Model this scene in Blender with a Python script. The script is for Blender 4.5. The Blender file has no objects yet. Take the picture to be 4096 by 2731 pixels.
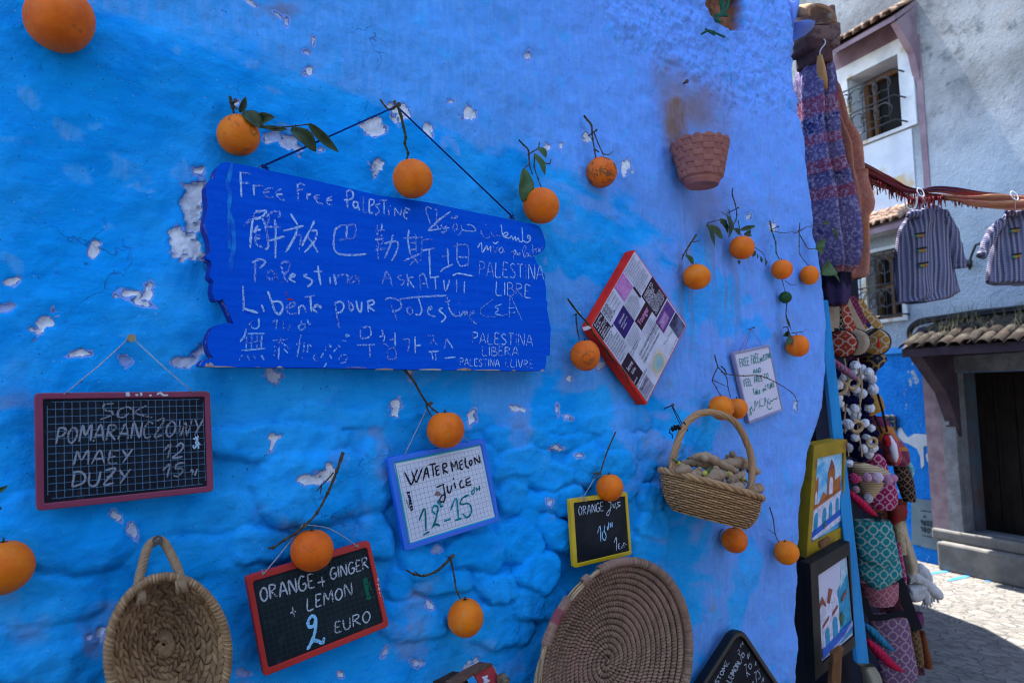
import bpy, math, random
import numpy as np
from mathutils import Vector, Matrix
SC = bpy.context.scene
COL = SC.collection
random.seed(7)
RNG = np.random.default_rng(11)

# ---------------------------------------------------------------- camera
# the camera stands in the lane, 1.3 m from the blue wall (plane Y = 0), 24 mm lens, turned to the right
F, CX, CY = 2700.0, 2048.0, 1365.5
CAM = np.array((0.0, -1.3, 1.8))
_x = np.array((3552.0, -124.5, -F)); _x /= np.linalg.norm(_x)
_h = np.array((-1230.0, -236.5, -F))
_z = np.cross(_x, _h); _z /= np.linalg.norm(_z)
_y = np.cross(_z, _x)
RW = np.stack((_x, _y, _z))                 # camera -> world
cam_d = bpy.data.cameras.new('camera')
cam_d.sensor_width = 36.0
cam_d.lens = F / 4096 * 36.0
cam_d.clip_start, cam_d.clip_end = 0.05, 400
cam = bpy.data.objects.new('camera', cam_d)
COL.objects.link(cam)
cam.matrix_world = Matrix([list(RW[i]) + [CAM[i]] for i in range(3)] + [[0, 0, 0, 1]])
cam_d.dof.use_dof = True
cam_d.dof.focus_distance = 1.55
cam_d.dof.aperture_fstop = 5.0
SC.camera = cam

# ---------------------------------------------------------------- sky and sun
SUN_DIR = np.array((0.08, 0.42, 1.0)); SUN_DIR /= np.linalg.norm(SUN_DIR)   # towards the sun
world = bpy.data.worlds.new('World'); SC.world = world
world.use_nodes = True
nt = world.node_tree
sky = nt.nodes.new('ShaderNodeTexSky')
sky.sky_type = 'NISHITA'; sky.sun_disc = False
sky.sun_elevation = math.asin(SUN_DIR[2])
sky.sun_rotation = math.atan2(SUN_DIR[0], SUN_DIR[1])
sky.air_density = 1.0; sky.dust_density = 0.6; sky.ozone_density = 1.5
bg = nt.nodes['Background']
bg.inputs['Strength'].default_value = 0.15
nt.links.new(sky.outputs[0], bg.inputs['Color'])
sun_d = bpy.data.lights.new('sun', 'SUN')
sun_d.energy = 4.2; sun_d.angle = math.radians(0.5); sun_d.color = (1.0, 0.95, 0.86)
sun = bpy.data.objects.new('sun', sun_d); COL.objects.link(sun)
sun.rotation_euler = Vector(SUN_DIR).to_track_quat('Z', 'Y').to_euler()
SC.view_settings.view_transform = 'Standard'
SC.view_settings.look = 'None'
SC.view_settings.exposure = 2.48
SC.view_settings.gamma = 1.0
SC.cycles.max_bounces = 6
SC.cycles.diffuse_bounces = 4
SC.cycles.use_denoising = True
SC.cycles.filter_width = 1.05

# ---------------------------------------------------------------- geometry helpers
K = 4096 / 2352.0
def d(x, y): return (x * K, y * K)
def zm(ox, oy, s): return lambda x, y: (ox + x / s, oy + y / s)
def V(*a): return np.array(a, float)
def unit(v): return np.asarray(v, float) / np.linalg.norm(v)
def ray(p): return RW @ np.array((p[0] - CX, -(p[1] - CY), -F))
def onp(p, P0, N):
    r = ray(p)
    return CAM + r * (np.dot(np.asarray(P0) - CAM, N) / np.dot(r, N))
def wall(p, off=0.0): return onp(p, (0, -off, 0), np.array((0, 1.0, 0)))
def dep(p, z): return CAM + ray(p) * (z / F)
def proj(w):
    c = (np.asarray(w) - CAM) @ RW
    return np.stack((CX + F * c[..., 0] / -c[..., 2], CY - F * c[..., 1] / -c[..., 2]), -1)
def plane3(a, b, c):
    n = unit(np.cross(b - a, c - a))
    return a, n
def catmull(pts, n=6):
    pts = [np.asarray(p, float) for p in pts]
    if len(pts) < 3: return pts
    q = [2 * pts[0] - pts[1]] + pts + [2 * pts[-1] - pts[-2]]
    out = []
    for i in range(1, len(q) - 2):
        a, b, c, e = q[i - 1], q[i], q[i + 1], q[i + 2]
        for k in range(n):
            t = k / n
            out.append(.5 * ((2 * b) + (c - a) * t + (2 * a - 5 * b + 4 * c - e) * t * t + (3 * b - a - 3 * c + e) * t ** 3))
    out.append(pts[-1])
    return out

class MB:
    def __init__(s): s.v = []; s.f = []; s.t = []
    def add(s, vs, fs, tint=.5):
        b = len(s.v)
        s.v.extend([tuple(map(float, p)) for p in vs])
        if np.ndim(tint) == 0: s.t.extend([float(tint)] * len(vs))
        else: s.t.extend([float(x) for x in tint])
        s.f.extend([tuple(b + i for i in q) for q in fs])
    def tube(s, pts, r, n=8, closed=False, cap=True, tint=.5, flat=1.0, up=None):
        pts = [np.asarray(p, float) for p in pts]; m = len(pts)
        rr = [r] * m if np.ndim(r) == 0 else list(r)
        vs = []; prev = None
        for i in range(m):
            if closed: tg = pts[(i + 1) % m] - pts[i - 1]
            else: tg = pts[min(i + 1, m - 1)] - pts[max(i - 1, 0)]
            L = np.linalg.norm(tg); tg = tg / L if L > 1e-12 else V(0, 0, 1)
            if prev is None:
                ref = up if up is not None else (V(0, 0, 1) if abs(tg[2]) < .9 else V(1, 0, 0))
                a = np.cross(tg, ref)
            else: a = prev - tg * np.dot(prev, tg)
            a = unit(a); prev = a; b = np.cross(tg, a)
            for k in range(n):
                w = 2 * math.pi * k / n
                vs.append(pts[i] + rr[i] * (math.cos(w) * a + flat * math.sin(w) * b))
        fs = []
        for i in range(m if closed else m - 1):
            j = (i + 1) % m
            for k in range(n):
                l = (k + 1) % n
                fs.append((i * n + k, j * n + k, j * n + l, i * n + l))
        if cap and not closed:
            fs.append(tuple(range(n))); fs.append(tuple((m - 1) * n + k for k in reversed(range(n))))
        s.add(vs, fs, tint)
    def box(s, c, a, b, e, tint=.5):
        c, a, b, e = (np.asarray(q, float) for q in (c, a, b, e))
        vs = [c + i * a + j * b + k * e for k in (-1, 1) for j in (-1, 1) for i in (-1, 1)]
        s.add(vs, [(0, 2, 3, 1), (4, 5, 7, 6), (0, 1, 5, 4), (2, 6, 7, 3), (0, 4, 6, 2), (1, 3, 7, 5)], tint)
    def prism(s, poly, vec, tint=.5):
        poly = [np.asarray(p, float) for p in poly]; n = len(poly); vec = np.asarray(vec, float)
        vs = poly + [p + vec for p in poly]
        fs = [tuple(range(n)), tuple(range(2 * n - 1, n - 1, -1))]
        fs += [(i, i + n, (i + 1) % n + n, (i + 1) % n) for i in range(n)]
        s.add(vs, fs, tint)
    def ring(s, outer, inner, vec, tint=.5):          # frame: outer and inner loops, extruded
        o = [np.asarray(p, float) for p in outer]; q = [np.asarray(p, float) for p in inner]; n = len(o)
        vec = np.asarray(vec, float)
        vs = o + q + [p + vec for p in o] + [p + vec for p in q]
        fs = []
        for i in range(n):
            j = (i + 1) % n
            fs += [(i, j, n + j, n + i), (2 * n + i, 3 * n + i, 3 * n + j, 2 * n + j), (i, 2 * n + i, 2 * n + j, j), (n + i, n + j, 3 * n + j, 3 * n + i)]
        s.add(vs, fs, tint)
    def ball(s, c, r, nu=16, nv=10, ax=None, fn=None, tint=.5):
        c = np.asarray(c, float)
        A = np.eye(3) if ax is None else np.asarray(ax, float)
        rr = V(r, r, r) if np.ndim(r) == 0 else V(*r)
        vs = []
        for j in range(nv + 1):
            th = math.pi * j / nv
            for i in range(nu):
                ph = 2 * math.pi * i / nu
                u = V(math.sin(th) * math.cos(ph), math.sin(th) * math.sin(ph), math.cos(th))
                k = fn(u) if fn else 1.0
                vs.append(c + (u * rr * k) @ A)
        fs = []
        for j in range(nv):
            for i in range(nu):
                l = (i + 1) % nu
                if j == 0: fs.append((i, nu + i, nu + l))
                elif j == nv - 1: fs.append((j * nu + i, (j + 1) * nu + i, j * nu + l))
                else: fs.append((j * nu + i, (j + 1) * nu + i, (j + 1) * nu + l, j * nu + l))
        s.add(vs, fs, tint)
    def strip(s, pts, w, nrm, tint=.5):               # flat ribbon along pts in the plane with normal nrm
        pts = [np.asarray(p, float) for p in pts]; m = len(pts); vs = []
        ww = [w] * m if np.ndim(w) == 0 else list(w)
        for i in range(m):
            tg = pts[min(i + 1, m - 1)] - pts[max(i - 1, 0)]
            L = np.linalg.norm(tg)
            if L < 1e-9: tg = V(1, 0, 0)
            a = np.cross(nrm, tg); a = a / (np.linalg.norm(a) + 1e-12)
            vs += [pts[i] - a * ww[i] / 2, pts[i] + a * ww[i] / 2]
        s.add(vs, [(2 * i, 2 * i + 2, 2 * i + 3, 2 * i + 1) for i in range(m - 1)], tint)
    def grid(s, P, tint=.5, closed_u=False):           # P: array [m, n, 3]
        m, n = P.shape[:2]
        fs = []
        for i in range(m - 1):
            for j in range(n if closed_u else n - 1):
                k = (j + 1) % n
                fs.append((i * n + j, i * n + k, (i + 1) * n + k, (i + 1) * n + j))
        s.add(P.reshape(-1, 3), fs, tint if np.ndim(tint) == 0 else np.asarray(tint).reshape(-1))

WLOC = {}
def obj(name, mb, mat, parent=None, smooth=False, bevel=0, solid=0, sub=0, auto=None):
    me = bpy.data.meshes.new(name)
    p0 = WLOC.get(parent.name, V(0, 0, 0)) if parent else V(0, 0, 0)
    vs = np.array(mb.v).reshape(-1, 3)
    if parent is None:
        base = V(vs[:, 0].mean(), vs[:, 1].mean(), vs[:, 2].min()); loc = base
    else: base = p0; loc = V(0, 0, 0)
    me.from_pydata((vs - base).tolist(), [], mb.f)
    a = me.attributes.new('tint', 'FLOAT', 'POINT'); a.data.foreach_set('value', np.array(mb.t, dtype=np.float32))
    me.materials.append(mat)
    if smooth: me.polygons.foreach_set('use_smooth', [True] * len(me.polygons))
    me.update()
    o = bpy.data.objects.new(name, me); COL.objects.link(o)
    o.location = loc.tolist()
    if parent: o.parent = parent
    WLOC[o.name] = base
    if solid:
        m = o.modifiers.new('solid', 'SOLIDIFY'); m.thickness = solid; m.offset = 0
    if bevel:
        m = o.modifiers.new('bevel', 'BEVEL'); m.width = bevel; m.segments = 2; m.limit_method = 'ANGLE'; m.angle_limit = 0.6
    if sub:
        m = o.modifiers.new('sub', 'SUBSURF'); m.levels = sub; m.render_levels = sub
    return o
def tag(o, label, cat, group=None, kind=None):
    o['label'] = label; o['category'] = cat
    if group: o['group'] = group
    if kind: o['kind'] = kind
    return o
def thing(name, label, cat, loc, group=None):
    o = bpy.data.objects.new(name, None); COL.objects.link(o)
    o.empty_display_size = .05
    o.location = [float(x) for x in loc]; WLOC[o.name] = np.asarray(loc, float)
    return tag(o, label, cat, group)

# ---------------------------------------------------------------- numpy noise
def _hash(ix, iy, seed):
    h = (ix.astype(np.int64) * 374761393 + iy.astype(np.int64) * 668265263 + seed * 1274126177) & 0xFFFFFFFF
    h = ((h ^ (h >> 13)) * 1274126177) & 0xFFFFFFFF
    return ((h ^ (h >> 16)) & 0xFFFF) / 65535.0
def noise(x, y, seed=0):
    ix, iy = np.floor(x), np.floor(y); fx, fy = x - ix, y - iy
    ux, uy = fx * fx * (3 - 2 * fx), fy * fy * (3 - 2 * fy)
    a, b = _hash(ix, iy, seed), _hash(ix + 1, iy, seed)
    c, e = _hash(ix, iy + 1, seed), _hash(ix + 1, iy + 1, seed)
    return (a + (b - a) * ux) + ((c + (e - c) * ux) - (a + (b - a) * ux)) * uy
def fbm(x, y, seed=0, o=4):
    s = 0; a = .5
    for k in range(o):
        s = s + a * noise(x * 2 ** k, y * 2 ** k, seed + k); a *= .5
    return s / (1 - .5 ** o)
def sstep(a, b, x):
    t = np.clip((x - a) / (b - a), 0, 1); return t * t * (3 - 2 * t)

# ---------------------------------------------------------------- materials
class NT:
    def __init__(s, name):
        m = bpy.data.materials.new(name); m.use_nodes = True; s.m = m; s.t = m.node_tree
        s.b = s.t.nodes['Principled BSDF']
        s.tc = None
    def n(s, typ, **kw):
        n = s.t.nodes.new('ShaderNode' + typ)
        for k, v in kw.items(): setattr(n, k, v)
        return n
    def lk(s, a, b): s.t.links.new(a, b)
    def co(s, scale=(1, 1, 1), rot=(0, 0, 0)):
        if s.tc is None: s.tc = s.n('TexCoord')
        mp = s.n('Mapping'); mp.inputs['Scale'].default_value = scale; mp.inputs['Rotation'].default_value = rot
        s.lk(s.tc.outputs['Object'], mp.inputs[0]); return mp.outputs[0]
    def noise(s, scale, detail=4, rough=.55, co=None, dist=0):
        n = s.n('TexNoise'); n.inputs['Scale'].default_value = scale; n.inputs['Detail'].default_value = detail
        n.inputs['Roughness'].default_value = rough; n.inputs['Distortion'].default_value = dist
        s.lk(co if co is not None else s.co(), n.inputs['Vector']); return n.outputs['Fac']
    def ramp(s, fac, a, b, lo=0., hi=1.):
        r = s.n('MapRange', interpolation_type='SMOOTHSTEP')
        for i, v in zip((1, 2, 3, 4), (a, b, lo, hi)): r.inputs[i].default_value = v
        s.lk(fac, r.inputs[0]); return r.outputs[0]
    def math(s, op, a, b=None):
        n = s.n('Math', operation=op)
        for i, q in enumerate((a, b)):
            if q is None: continue
            if isinstance(q, (int, float)): n.inputs[i].default_value = q
            else: s.lk(q, n.inputs[i])
        return n.outputs[0]
    def mix(s, fac, a, b, mode='MIX'):
        n = s.n('Mix', data_type='RGBA', blend_type=mode)
        for i, q in ((0, fac), (6, a), (7, b)):
            if isinstance(q, (int, float)): n.inputs[i].default_value = q
            elif isinstance(q, (tuple, list)): n.inputs[i].default_value = tuple(q)[:3] + (1,)
            else: s.lk(q, n.inputs[i])
        return n.outputs[2]
    def attr(s, name):
        n = s.n('Attribute', attribute_name=name); return n.outputs['Fac']
    def color(s, c):
        if isinstance(c, (tuple, list)): s.b.inputs['Base Color'].default_value = tuple(c)[:3] + (1,)
        else: s.lk(c, s.b.inputs['Base Color'])
    def rough(s, r, spec=.3):
        if isinstance(r, (int, float)): s.b.inputs['Roughness'].default_value = r
        else: s.lk(r, s.b.inputs['Roughness'])
        s.b.inputs['Specular IOR Level'].default_value = spec
    def bump(s, h, strength=.3, dist=.002):
        n = s.n('Bump'); n.inputs['Strength'].default_value = strength; n.inputs['Distance'].default_value = dist
        s.lk(h, n.inputs['Height']); s.lk(n.outputs[0], s.b.inputs['Normal'])

def pmat(name, c1, c2=None, scale=20, lo=.35, hi=.65, rough=.8, spec=.14, bscale=0, bstr=.3, bdist=.002, tint=None, stretch=(1, 1, 1), c3=None, s3=80):
    k = NT(name)
    c = c1
    if c2 is not None: c = k.mix(k.ramp(k.noise(scale, 5, co=k.co(stretch)), lo, hi), c1, c2)
    if c3 is not None: c = k.mix(k.ramp(k.noise(s3, 4), .58, .66), c, c3)
    if tint is not None:
        c = k.mix(k.attr('tint'), c, tint)
    k.color(c); k.rough(rough, spec)
    if bscale: k.bump(k.noise(bscale, 4, .6, co=k.co(stretch)), bstr, bdist)
    return k.m
# ================================================================ the blue plaster wall
def px_poly_sdf(U, Vv, poly):
    """signed distance (px, positive inside) of points to a polygon"""
    poly = np.array(poly, float); n = len(poly)
    dist = np.full(U.shape, 1e9); ins = np.zeros(U.shape, bool)
    for i in range(n):
        a, b = poly[i], poly[(i + 1) % n]
        ex, ey = b - a
        wx, wy = U - a[0], Vv - a[1]
        t = np.clip((wx * ex + wy * ey) / (ex * ex + ey * ey + 1e-9), 0, 1)
        dist = np.minimum(dist, np.hypot(wx - ex * t, wy - ey * t))
        c = ((a[1] > Vv) != (b[1] > Vv)) & (U < ex * (Vv - a[1]) / (ey if abs(ey) > 1e-9 else 1e-9) + a[0])
        ins ^= c
    return np.where(ins, dist, -dist)

# right end of the wall as it stands (its edge leans and wanders)
_edge = [d(*q) for q in [(1815, -60), (1822, 0), (1832, 100), (1838, 230), (1846, 310), (1856, 410), (1872, 500), (1889, 620), (1897, 700), (1905, 800), (1905, 850), (1893, 960), (1881, 1060), (1874, 1180), (1870, 1300), (1868, 1568), (1866, 1700)]]
_ew = np.array([wall(q) for q in _edge])[::-1]
EDGE_R = 0.10
def x_end(z): return np.interp(z, _ew[:, 2], _ew[:, 0]) + np.interp(z, [1.42, 1.72, 2.6, 3.0], [-.03, .055, .055, .03])

# stones under the plaster: centre x, y, half width, half height (pixels of a crop), height
_zs = lambda x, y: (1000 + x * .7228, 1450 + y * .7228)
STONES = [(325, 690, 285, 205, 22), (130, 440, 380, 110, 14), (700, 640, 110, 230, 12), (705, 985, 125, 115, 13), (60, 1010, 170, 110, 11),
    (1500, 560, 180, 90, 16), (1655, 625, 140, 72, 16), (1960, 560, 190, 105, 18), (2130, 440, 170, 70, 14), (2240, 500, 120, 90, 13),
    (1470, 765, 90, 98, 14), (1690, 775, 165, 85, 16), (1680, 960, 85, 95, 20), (1490, 1000, 112, 110, 18), (1255, 1040, 145, 125, 18),
    (985, 1095, 130, 115, 14), (1600, 1160, 110, 105, 22), (1380, 1240, 128, 88, 18), (1075, 1235, 175, 75, 12), (830, 1240, 75, 90, 9),
    (1560, 1345, 150, 95, 15), (1330, 1400, 110, 80, 10), (900, 1430, 160, 110, 10), (1400, 1500, 180, 85, 10), (2185, 745, 80, 88, 15),
    (2215, 905, 95, 88, 14), (1850, 640, 75, 60, 14), (2060, 660, 90, 70, 13), (1500, 420, 170, 62, 9), (1740, 440, 130, 60, 10), (1930, 350, 170, 62, 8),
    (1330, 560, 70, 110, 8), (1640, 320, 180, 60, 6), (2120, 600, 100, 60, 12), (2090, 300, 120, 60, 6), (1810, 900, 55, 140, 8), (2190, 1040, 100, 80, 8),
    (1690, 1300, 60, 90, 8), (500, 1000, 120, 100, 8), (560, 700, 100, 160, 7), (1120, 330, 260, 80, 4), (460, 300, 300, 70, 5),
    (1680, 700, 60, 40, 9), (1570, 880, 60, 70, 13), (1770, 1010, 60, 60, 10), (1290, 880, 60, 60, 8), (1480, 660, 80, 50, 9)]
_z5 = lambda x, y: (0 + x / 2.008, 1950 + y / 2.008)
STONES_L = [(560, 330, 620, 330, 12), (330, 890, 480, 210, 12), (1500, 560, 480, 190, 10), (250, 1330, 480, 260, 12), (1200, 180, 330, 200, 8), (1900, 900, 260, 520, 8), (700, 1500, 300, 200, 8), (1750, 200, 350, 150, 7)]

# where the paint and plaster have come off: cx, cy, w, h, angle, whiteness (2352 px scale)
CHIPS = [(440, 470, 54, 118, 8, 1), (413, 566, 46, 58, 25, 1), (447, 596, 50, 44, 30, 1), (222, 575, 36, 25, -15, 1), (24, 648, 30, 24, 10, 1),
    (95, 740, 46, 66, 28, 1), (12, 706, 46, 20, -5, .25), (303, 680, 44, 18, 15, 1), (338, 672, 16, 44, 0, 1), (322, 698, 46, 12, 12, 1), (265, 680, 10, 9, 0, 1), (176, 815, 46, 16, -10, 1),
    (428, 824, 60, 34, -20, .6), (287, 829, 34, 22, 5, .12), (705, 172, 20, 25, 0, 1), (855, 293, 46, 30, 5, 1), (862, 305, 36, 16, 0, 1), (905, 250, 46, 26, 0, 1), (915, 268, 24, 30, 0, 1), (983, 305, 25, 30, -20, 1),
    (865, 384, 36, 40, 5, 1), (1076, 260, 26, 24, 0, 1), (720, 95, 7, 16, 0, 1), (575, 8, 34, 14, 20, .7), (640, 32, 22, 8, 35, .6), (660, 48, 8, 20, 0, .6), (703, 120, 14, 10, 0, .6),
    (905, 932, 30, 40, 10, 1), (625, 1012, 34, 34, 20, 1), (705, 1097, 52, 30, 5, 1), (742, 1087, 30, 34, 30, 1), (1082, 961, 12, 36, 15, 1), (1190, 939, 24, 14, 0, 1), (1275, 1028, 22, 9, 0, 1),
    (262, 1180, 44, 30, 40, .8), (300, 1215, 24, 40, -10, .8), (226, 1450, 58, 44, -20, .7), (625, 317, 44, 30, 20, .35), (612, 322, 26, 16, 20, .8), (672, 330, 40, 40, 30, .7), (735, 345, 14, 14, 0, .9),
    (1435, 386, 20, 30, 0, 1), (1345, 319, 13, 24, 0, 1), (1285, 337, 10, 12, 0, .9), (1254, 341, 16, 14, 30, .9), (1033, 235, 10, 7, 0, .8), (455, 390, 22, 16, -25, 1), (536, 240, 12, 10, 0, 1),
    (1383, 838, 30, 18, 10, .9), (1310, 868, 14, 8, 0, .9), (1777, 518, 14, 20, 0, .9), (1880, 522, 10, 14, 0, .7), (1722, 497, 8, 12, 0, .7), (888, 1499, 16, 30, 20, .5), (960, 1522, 34, 22, 0, .5), (987, 1388, 13, 15, 0, .7), (787, 1552, 13, 18, -15, .9),
    (1090, 1533, 34, 28, 0, .6), (563, 1548, 30, 20, 0, .2), (640, 1345, 14, 10, 0, .4), (1325, 1045, 12, 8, 0, .8), (1280, 942, 6, 18, 0, .7), (1300, 958, 12, 10, 0, .5), (1430, 1215, 14, 12, 20, .5),
    (1255, 1150, 14, 14, 0, .5), (1000, 1262, 16, 14, 0, .2), (940, 856, 10, 26, 0, .9), (620, 860, 44, 26, 0, .7), (1830, 930, 8, 22, 0, .5), (1215, 128, 10, 18, 0, .6), (995, 1110, 10, 14, 0, .5)]
LAVENDER = [(70, 238, 90, 34, 12), (170, 310, 110, 60, 25), (40, 335, 90, 40, 0), (240, 305, 60, 26, 0), (160, 400, 80, 44, 35), (270, 395, 150, 52, 6), (400, 385, 70, 50, 0), (300, 430, 120, 26, 0), (620, 160, 60, 22, 15), (410, 130, 50, 22, 40),
    (30, 640, 44, 34, 0), (230, 545, 40, 26, 0), (275, 800, 70, 20, 0), (700, 450, 80, 30, 15), (660, 215, 60, 14, 20), (1060, 330, 30, 70, 0), (940, 300, 40, 30, 20), (690, 320, 70, 34, 15), (1255, 610, 26, 50, 0)]

def build_wall():
    xs = np.concatenate((np.linspace(-3.2, -.2, 30, endpoint=False), np.arange(-.2, 2.75, .004), np.linspace(2.755, 3.4, 12)))
    zs = np.concatenate((np.linspace(0, .6, 16, endpoint=False), np.arange(.6, 3.36, .004), np.linspace(3.37, 12.0, 40)))  # unseen upper wall added to keep the lane in shade
    S, Zz = np.meshgrid(xs, zs)
    xe = x_end(Zz) + .018 * (fbm(Zz * 9, Zz * 0 + 3.1, 5) - .5)
    Pw = np.stack((np.minimum(S, xe), np.zeros_like(S), Zz), -1)
    uv = proj(Pw); U, Vv = uv[..., 0], uv[..., 1]
    inview = (S > -.25) & (Zz > .5) & (Zz < 3.5)
    U = np.where(inview, U, -5000.0)
    n1 = fbm(S * 30, Zz * 30, 1); n2 = fbm(S * 90, Zz * 90, 2); nl = fbm(S * 2.1, Zz * 2.1, 3); nm = fbm(S * 7, Zz * 7, 4)
    # broad hand-trowelled waviness
    h = .040 * (nl - .5) + .024 * (nm - .5) + .007 * (fbm(S * 16, Zz * 19, 6) - .5) + .004 * (n1 - .5) + .0016 * (n2 - .5)
    # stones showing through the plaster in the lower part
    wx = (fbm(S * 14, Zz * 14, 21) - .5) * 85; wy = (fbm(S * 14, Zz * 14, 22) - .5) * 85
    acc = np.zeros_like(S)
    for lst, fz, sc in ((STONES, _zs, .7228), (STONES_L, _z5, 1 / 2.008)):
        for (cx, cy, a, b, hh) in lst:
            px, py = fz(cx, cy); a *= sc; b *= sc
            q = (np.abs(U + wx - px) / a) ** 2.6 + (np.abs(Vv + wy - py) / b) ** 2.6
            f = np.clip(1 - q * .82, 0, 1)
            acc = np.maximum(acc, hh * .001 * (1 - (1 - f) ** 3.4) * (1.3 if lst is STONES else .9))
    acc = acc * (.72 + .56 * fbm(S * 12, Zz * 12, 24)) + np.minimum(acc, .008) * (.9 * (fbm(S * 34, Zz * 34, 25) - .5))
    low = sstep(900, 1500, Vv + .25 * U - 300)
    h = h + acc * np.clip(low + .35, 0, 1) - .004 * low
    # rougher rubble plaster near the top right corner
    rz = px_poly_sdf(U, Vv, [(2380, -200), (2470, 180), (2588, 240), (2838, 390), (3067, 455), (3300, 560), (3400, -200)])
    rough = sstep(-40, 70, rz + 120 * (nm - .5) + 60 * (n1 - .5)) * (U > 0)
    rr = fbm(S * 26, Zz * 26, 31, 4); r2 = fbm(S * 60, Zz * 60, 33, 3)
    h = h + rough * (.016 * (np.abs(rr - .5) * 2) ** .8 - .008 + .022 * (fbm(S * 9, Zz * 9, 32) - .5) + .006 * (r2 - .5))
    # peeled plaster
    chip = np.full(S.shape, -60.0); white = np.zeros(S.shape)
    nx = (fbm(S * 45, Zz * 45, 41) - .5); ny = (fbm(S * 45, Zz * 45, 42) - .5)
    nx2 = (fbm(S * 150, Zz * 150, 43, 3) - .5); ny2 = (fbm(S * 150, Zz * 150, 44, 3) - .5)
    for (cx, cy, w, hh, an, wh) in CHIPS:
        px, py = d(cx, cy); w = w * K / 2; hh = hh * K / 2
        m = (np.abs(U - px) < 3 * (w + hh) + 40) & (np.abs(Vv - py) < 3 * (w + hh) + 40)
        if not m.any(): continue
        k = min(w, hh)
        u = U[m] - px + nx[m] * k * 2.9 + nx2[m] * k * 1.5; v = Vv[m] - py + ny[m] * k * 2.9 + ny2[m] * k * 1.5
        ca, sa = math.cos(math.radians(an)), math.sin(math.radians(an))
        u, v = u * ca + v * sa, -u * sa + v * ca
        r = (np.abs(u / w) ** 2 + np.abs(v / hh) ** 2) ** .5
        f = (1 - r) * k
        c = chip[m]; better = f > c
        chip[m] = np.where(better, f, c)
        ww = white[m]; white[m] = np.where(better, wh, ww)
    h = h - .0032 * sstep(-1.0, 1.6, chip) - .0016 * sstep(-8.0, -5.5, chip) + .0016 * sstep(-7, -1.5, chip) * sstep(1, -1, chip)
    # niche with bare brick at the top
    zn = zm(2200, 0, 1.96)
    nich = px_poly_sdf(U, Vv, [zn(1215, -120), zn(1228, 10), zn(1290, 120), zn(1340, 175), zn(1440, 222), zn(1540, 248), zn(1548, 50), zn(1560, -120)])
    nich = nich + 8 * nx
    h = h - .06 * sstep(-2, 8, nich)
    # geometry, with the rounded end turning away from the lane
    R = EDGE_R
    over = S - (xe - R)
    a = np.clip(over / R, 0, math.pi / 2)
    ext = np.maximum(over - R * math.pi / 2, 0)
    X = np.where(over > 0, xe - R + R * np.sin(a), S); Y = np.where(over > 0, R * (1 - np.cos(a)) + ext, 0)
    h = h * np.where(over > 0, np.cos(a) * .6 + .4, 1)
    X = X + np.sin(a) * h * (over > 0); Y = Y - np.cos(np.where(over > 0, a, 0)) * h
    # paint: fresh azure low on the left, faded periwinkle above and to the right
    line = [(-400, -200), (374, 20), (982, 215), (1518, 417), (1900, 560), (2330, 760), (2560, 1000), (2640, 1300), (2690, 1700), (2720, 2200), (2800, 2900), (-400, 2900)]
    fr = px_poly_sdf(U, Vv, line)
    soft = np.interp(U, [0, 1600, 2400, 2700], [120, 85, 160, 210])
    st = (fbm(S * 6 + Zz * 6, Zz * 26 + S * 4, 51) - .5)
    fade = sstep(-1, 1, (-fr + soft * 2.2 * st + soft * 1.6 * (nm - .5)) / soft)
    pat = np.zeros_like(S)
    for (cx, cy, w, hh, an) in LAVENDER:
        px, py = d(cx, cy); w *= K / 2; hh *= K / 2
        u = U - px + (nm - .5) * 260 + (n1 - .5) * 110; v = Vv - py + (fbm(S * 9, Zz * 9, 61) - .5) * 190 + (n1 - .5) * 90
        ca, sa = math.cos(math.radians(an)), math.sin(math.radians(an))
        u, v = u * ca + v * sa, -u * sa + v * ca
        pat = np.maximum(pat, sstep(1.25, .25, ((u / w) ** 2 + (v / hh) ** 2) ** .5))
    pat = np.maximum(pat, .8 * sstep(.56, .66, fbm(S * 5, Zz * 6.5, 71)) * sstep(900, 2300, U) * sstep(-100, 300, fr))
    # azure remains inside the faded area
    az = sstep(.54, .68, fbm(S * 6.5 - Zz * 2, Zz * 5 + S, 81)) * sstep(600, 1100, Vv)
    fade = np.clip(np.maximum(fade * (1 - .6 * az), pat * .8), 0, 1)
    viol = np.clip((U + .25 * (600 - Vv) - 400) / 2600, 0, 1)
    # rust and soot stains: above and below the flower pot, a few along the left top
    def blob(cx, cy, w, hh, p=1.0):
        q = (((U - cx * K + (nm - .5) * 160) / (w * K)) ** 2 + ((Vv - cy * K + (n1 - .5) * 90) / (hh * K)) ** 2) ** .5
        return p * sstep(1.15, .1, q)
    stain = np.maximum.reduce([blob(1553, 272, 62, 100, 1.0), blob(1600, 245, 120, 90, .7), blob(1545, 205, 70, 90, .6), blob(1650, 270, 90, 70, .4), blob(1620, 470, 80, 110, .4), blob(640, 20, 70, 26, .5)])
    stain = np.clip(stain * 1.15, 0, 1)
    drip = sstep(.60, .74, fbm(S * 55, Zz * 2.4, 91)) * sstep(1500, 1560, U / K + 0 * U) * sstep(1740, 1680, U / K) * sstep(430, 470, Vv / K) * sstep(930, 700, Vv / K)
    stain = np.maximum(stain, .4 * drip)
    dirt = sstep(.60, .72, fbm(S * 11, Zz * 11, 101)) * sstep(.45, .7, nm) * low
    me = bpy.data.meshes.new('wall')
    m, n = S.shape
    co = np.stack((X, Y, Zz), -1).reshape(-1, 3).astype(np.float32)
    me.vertices.add(m * n); me.vertices.foreach_set('co', co.ravel())
    idx = np.arange(m * n).reshape(m, n)
    q = np.stack((idx[:-1, :-1], idx[:-1, 1:], idx[1:, 1:], idx[1:, :-1]), -1).reshape(-1, 4)
    me.loops.add(q.size); me.loops.foreach_set('vertex_index', q.ravel().astype(np.int32))
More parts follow.
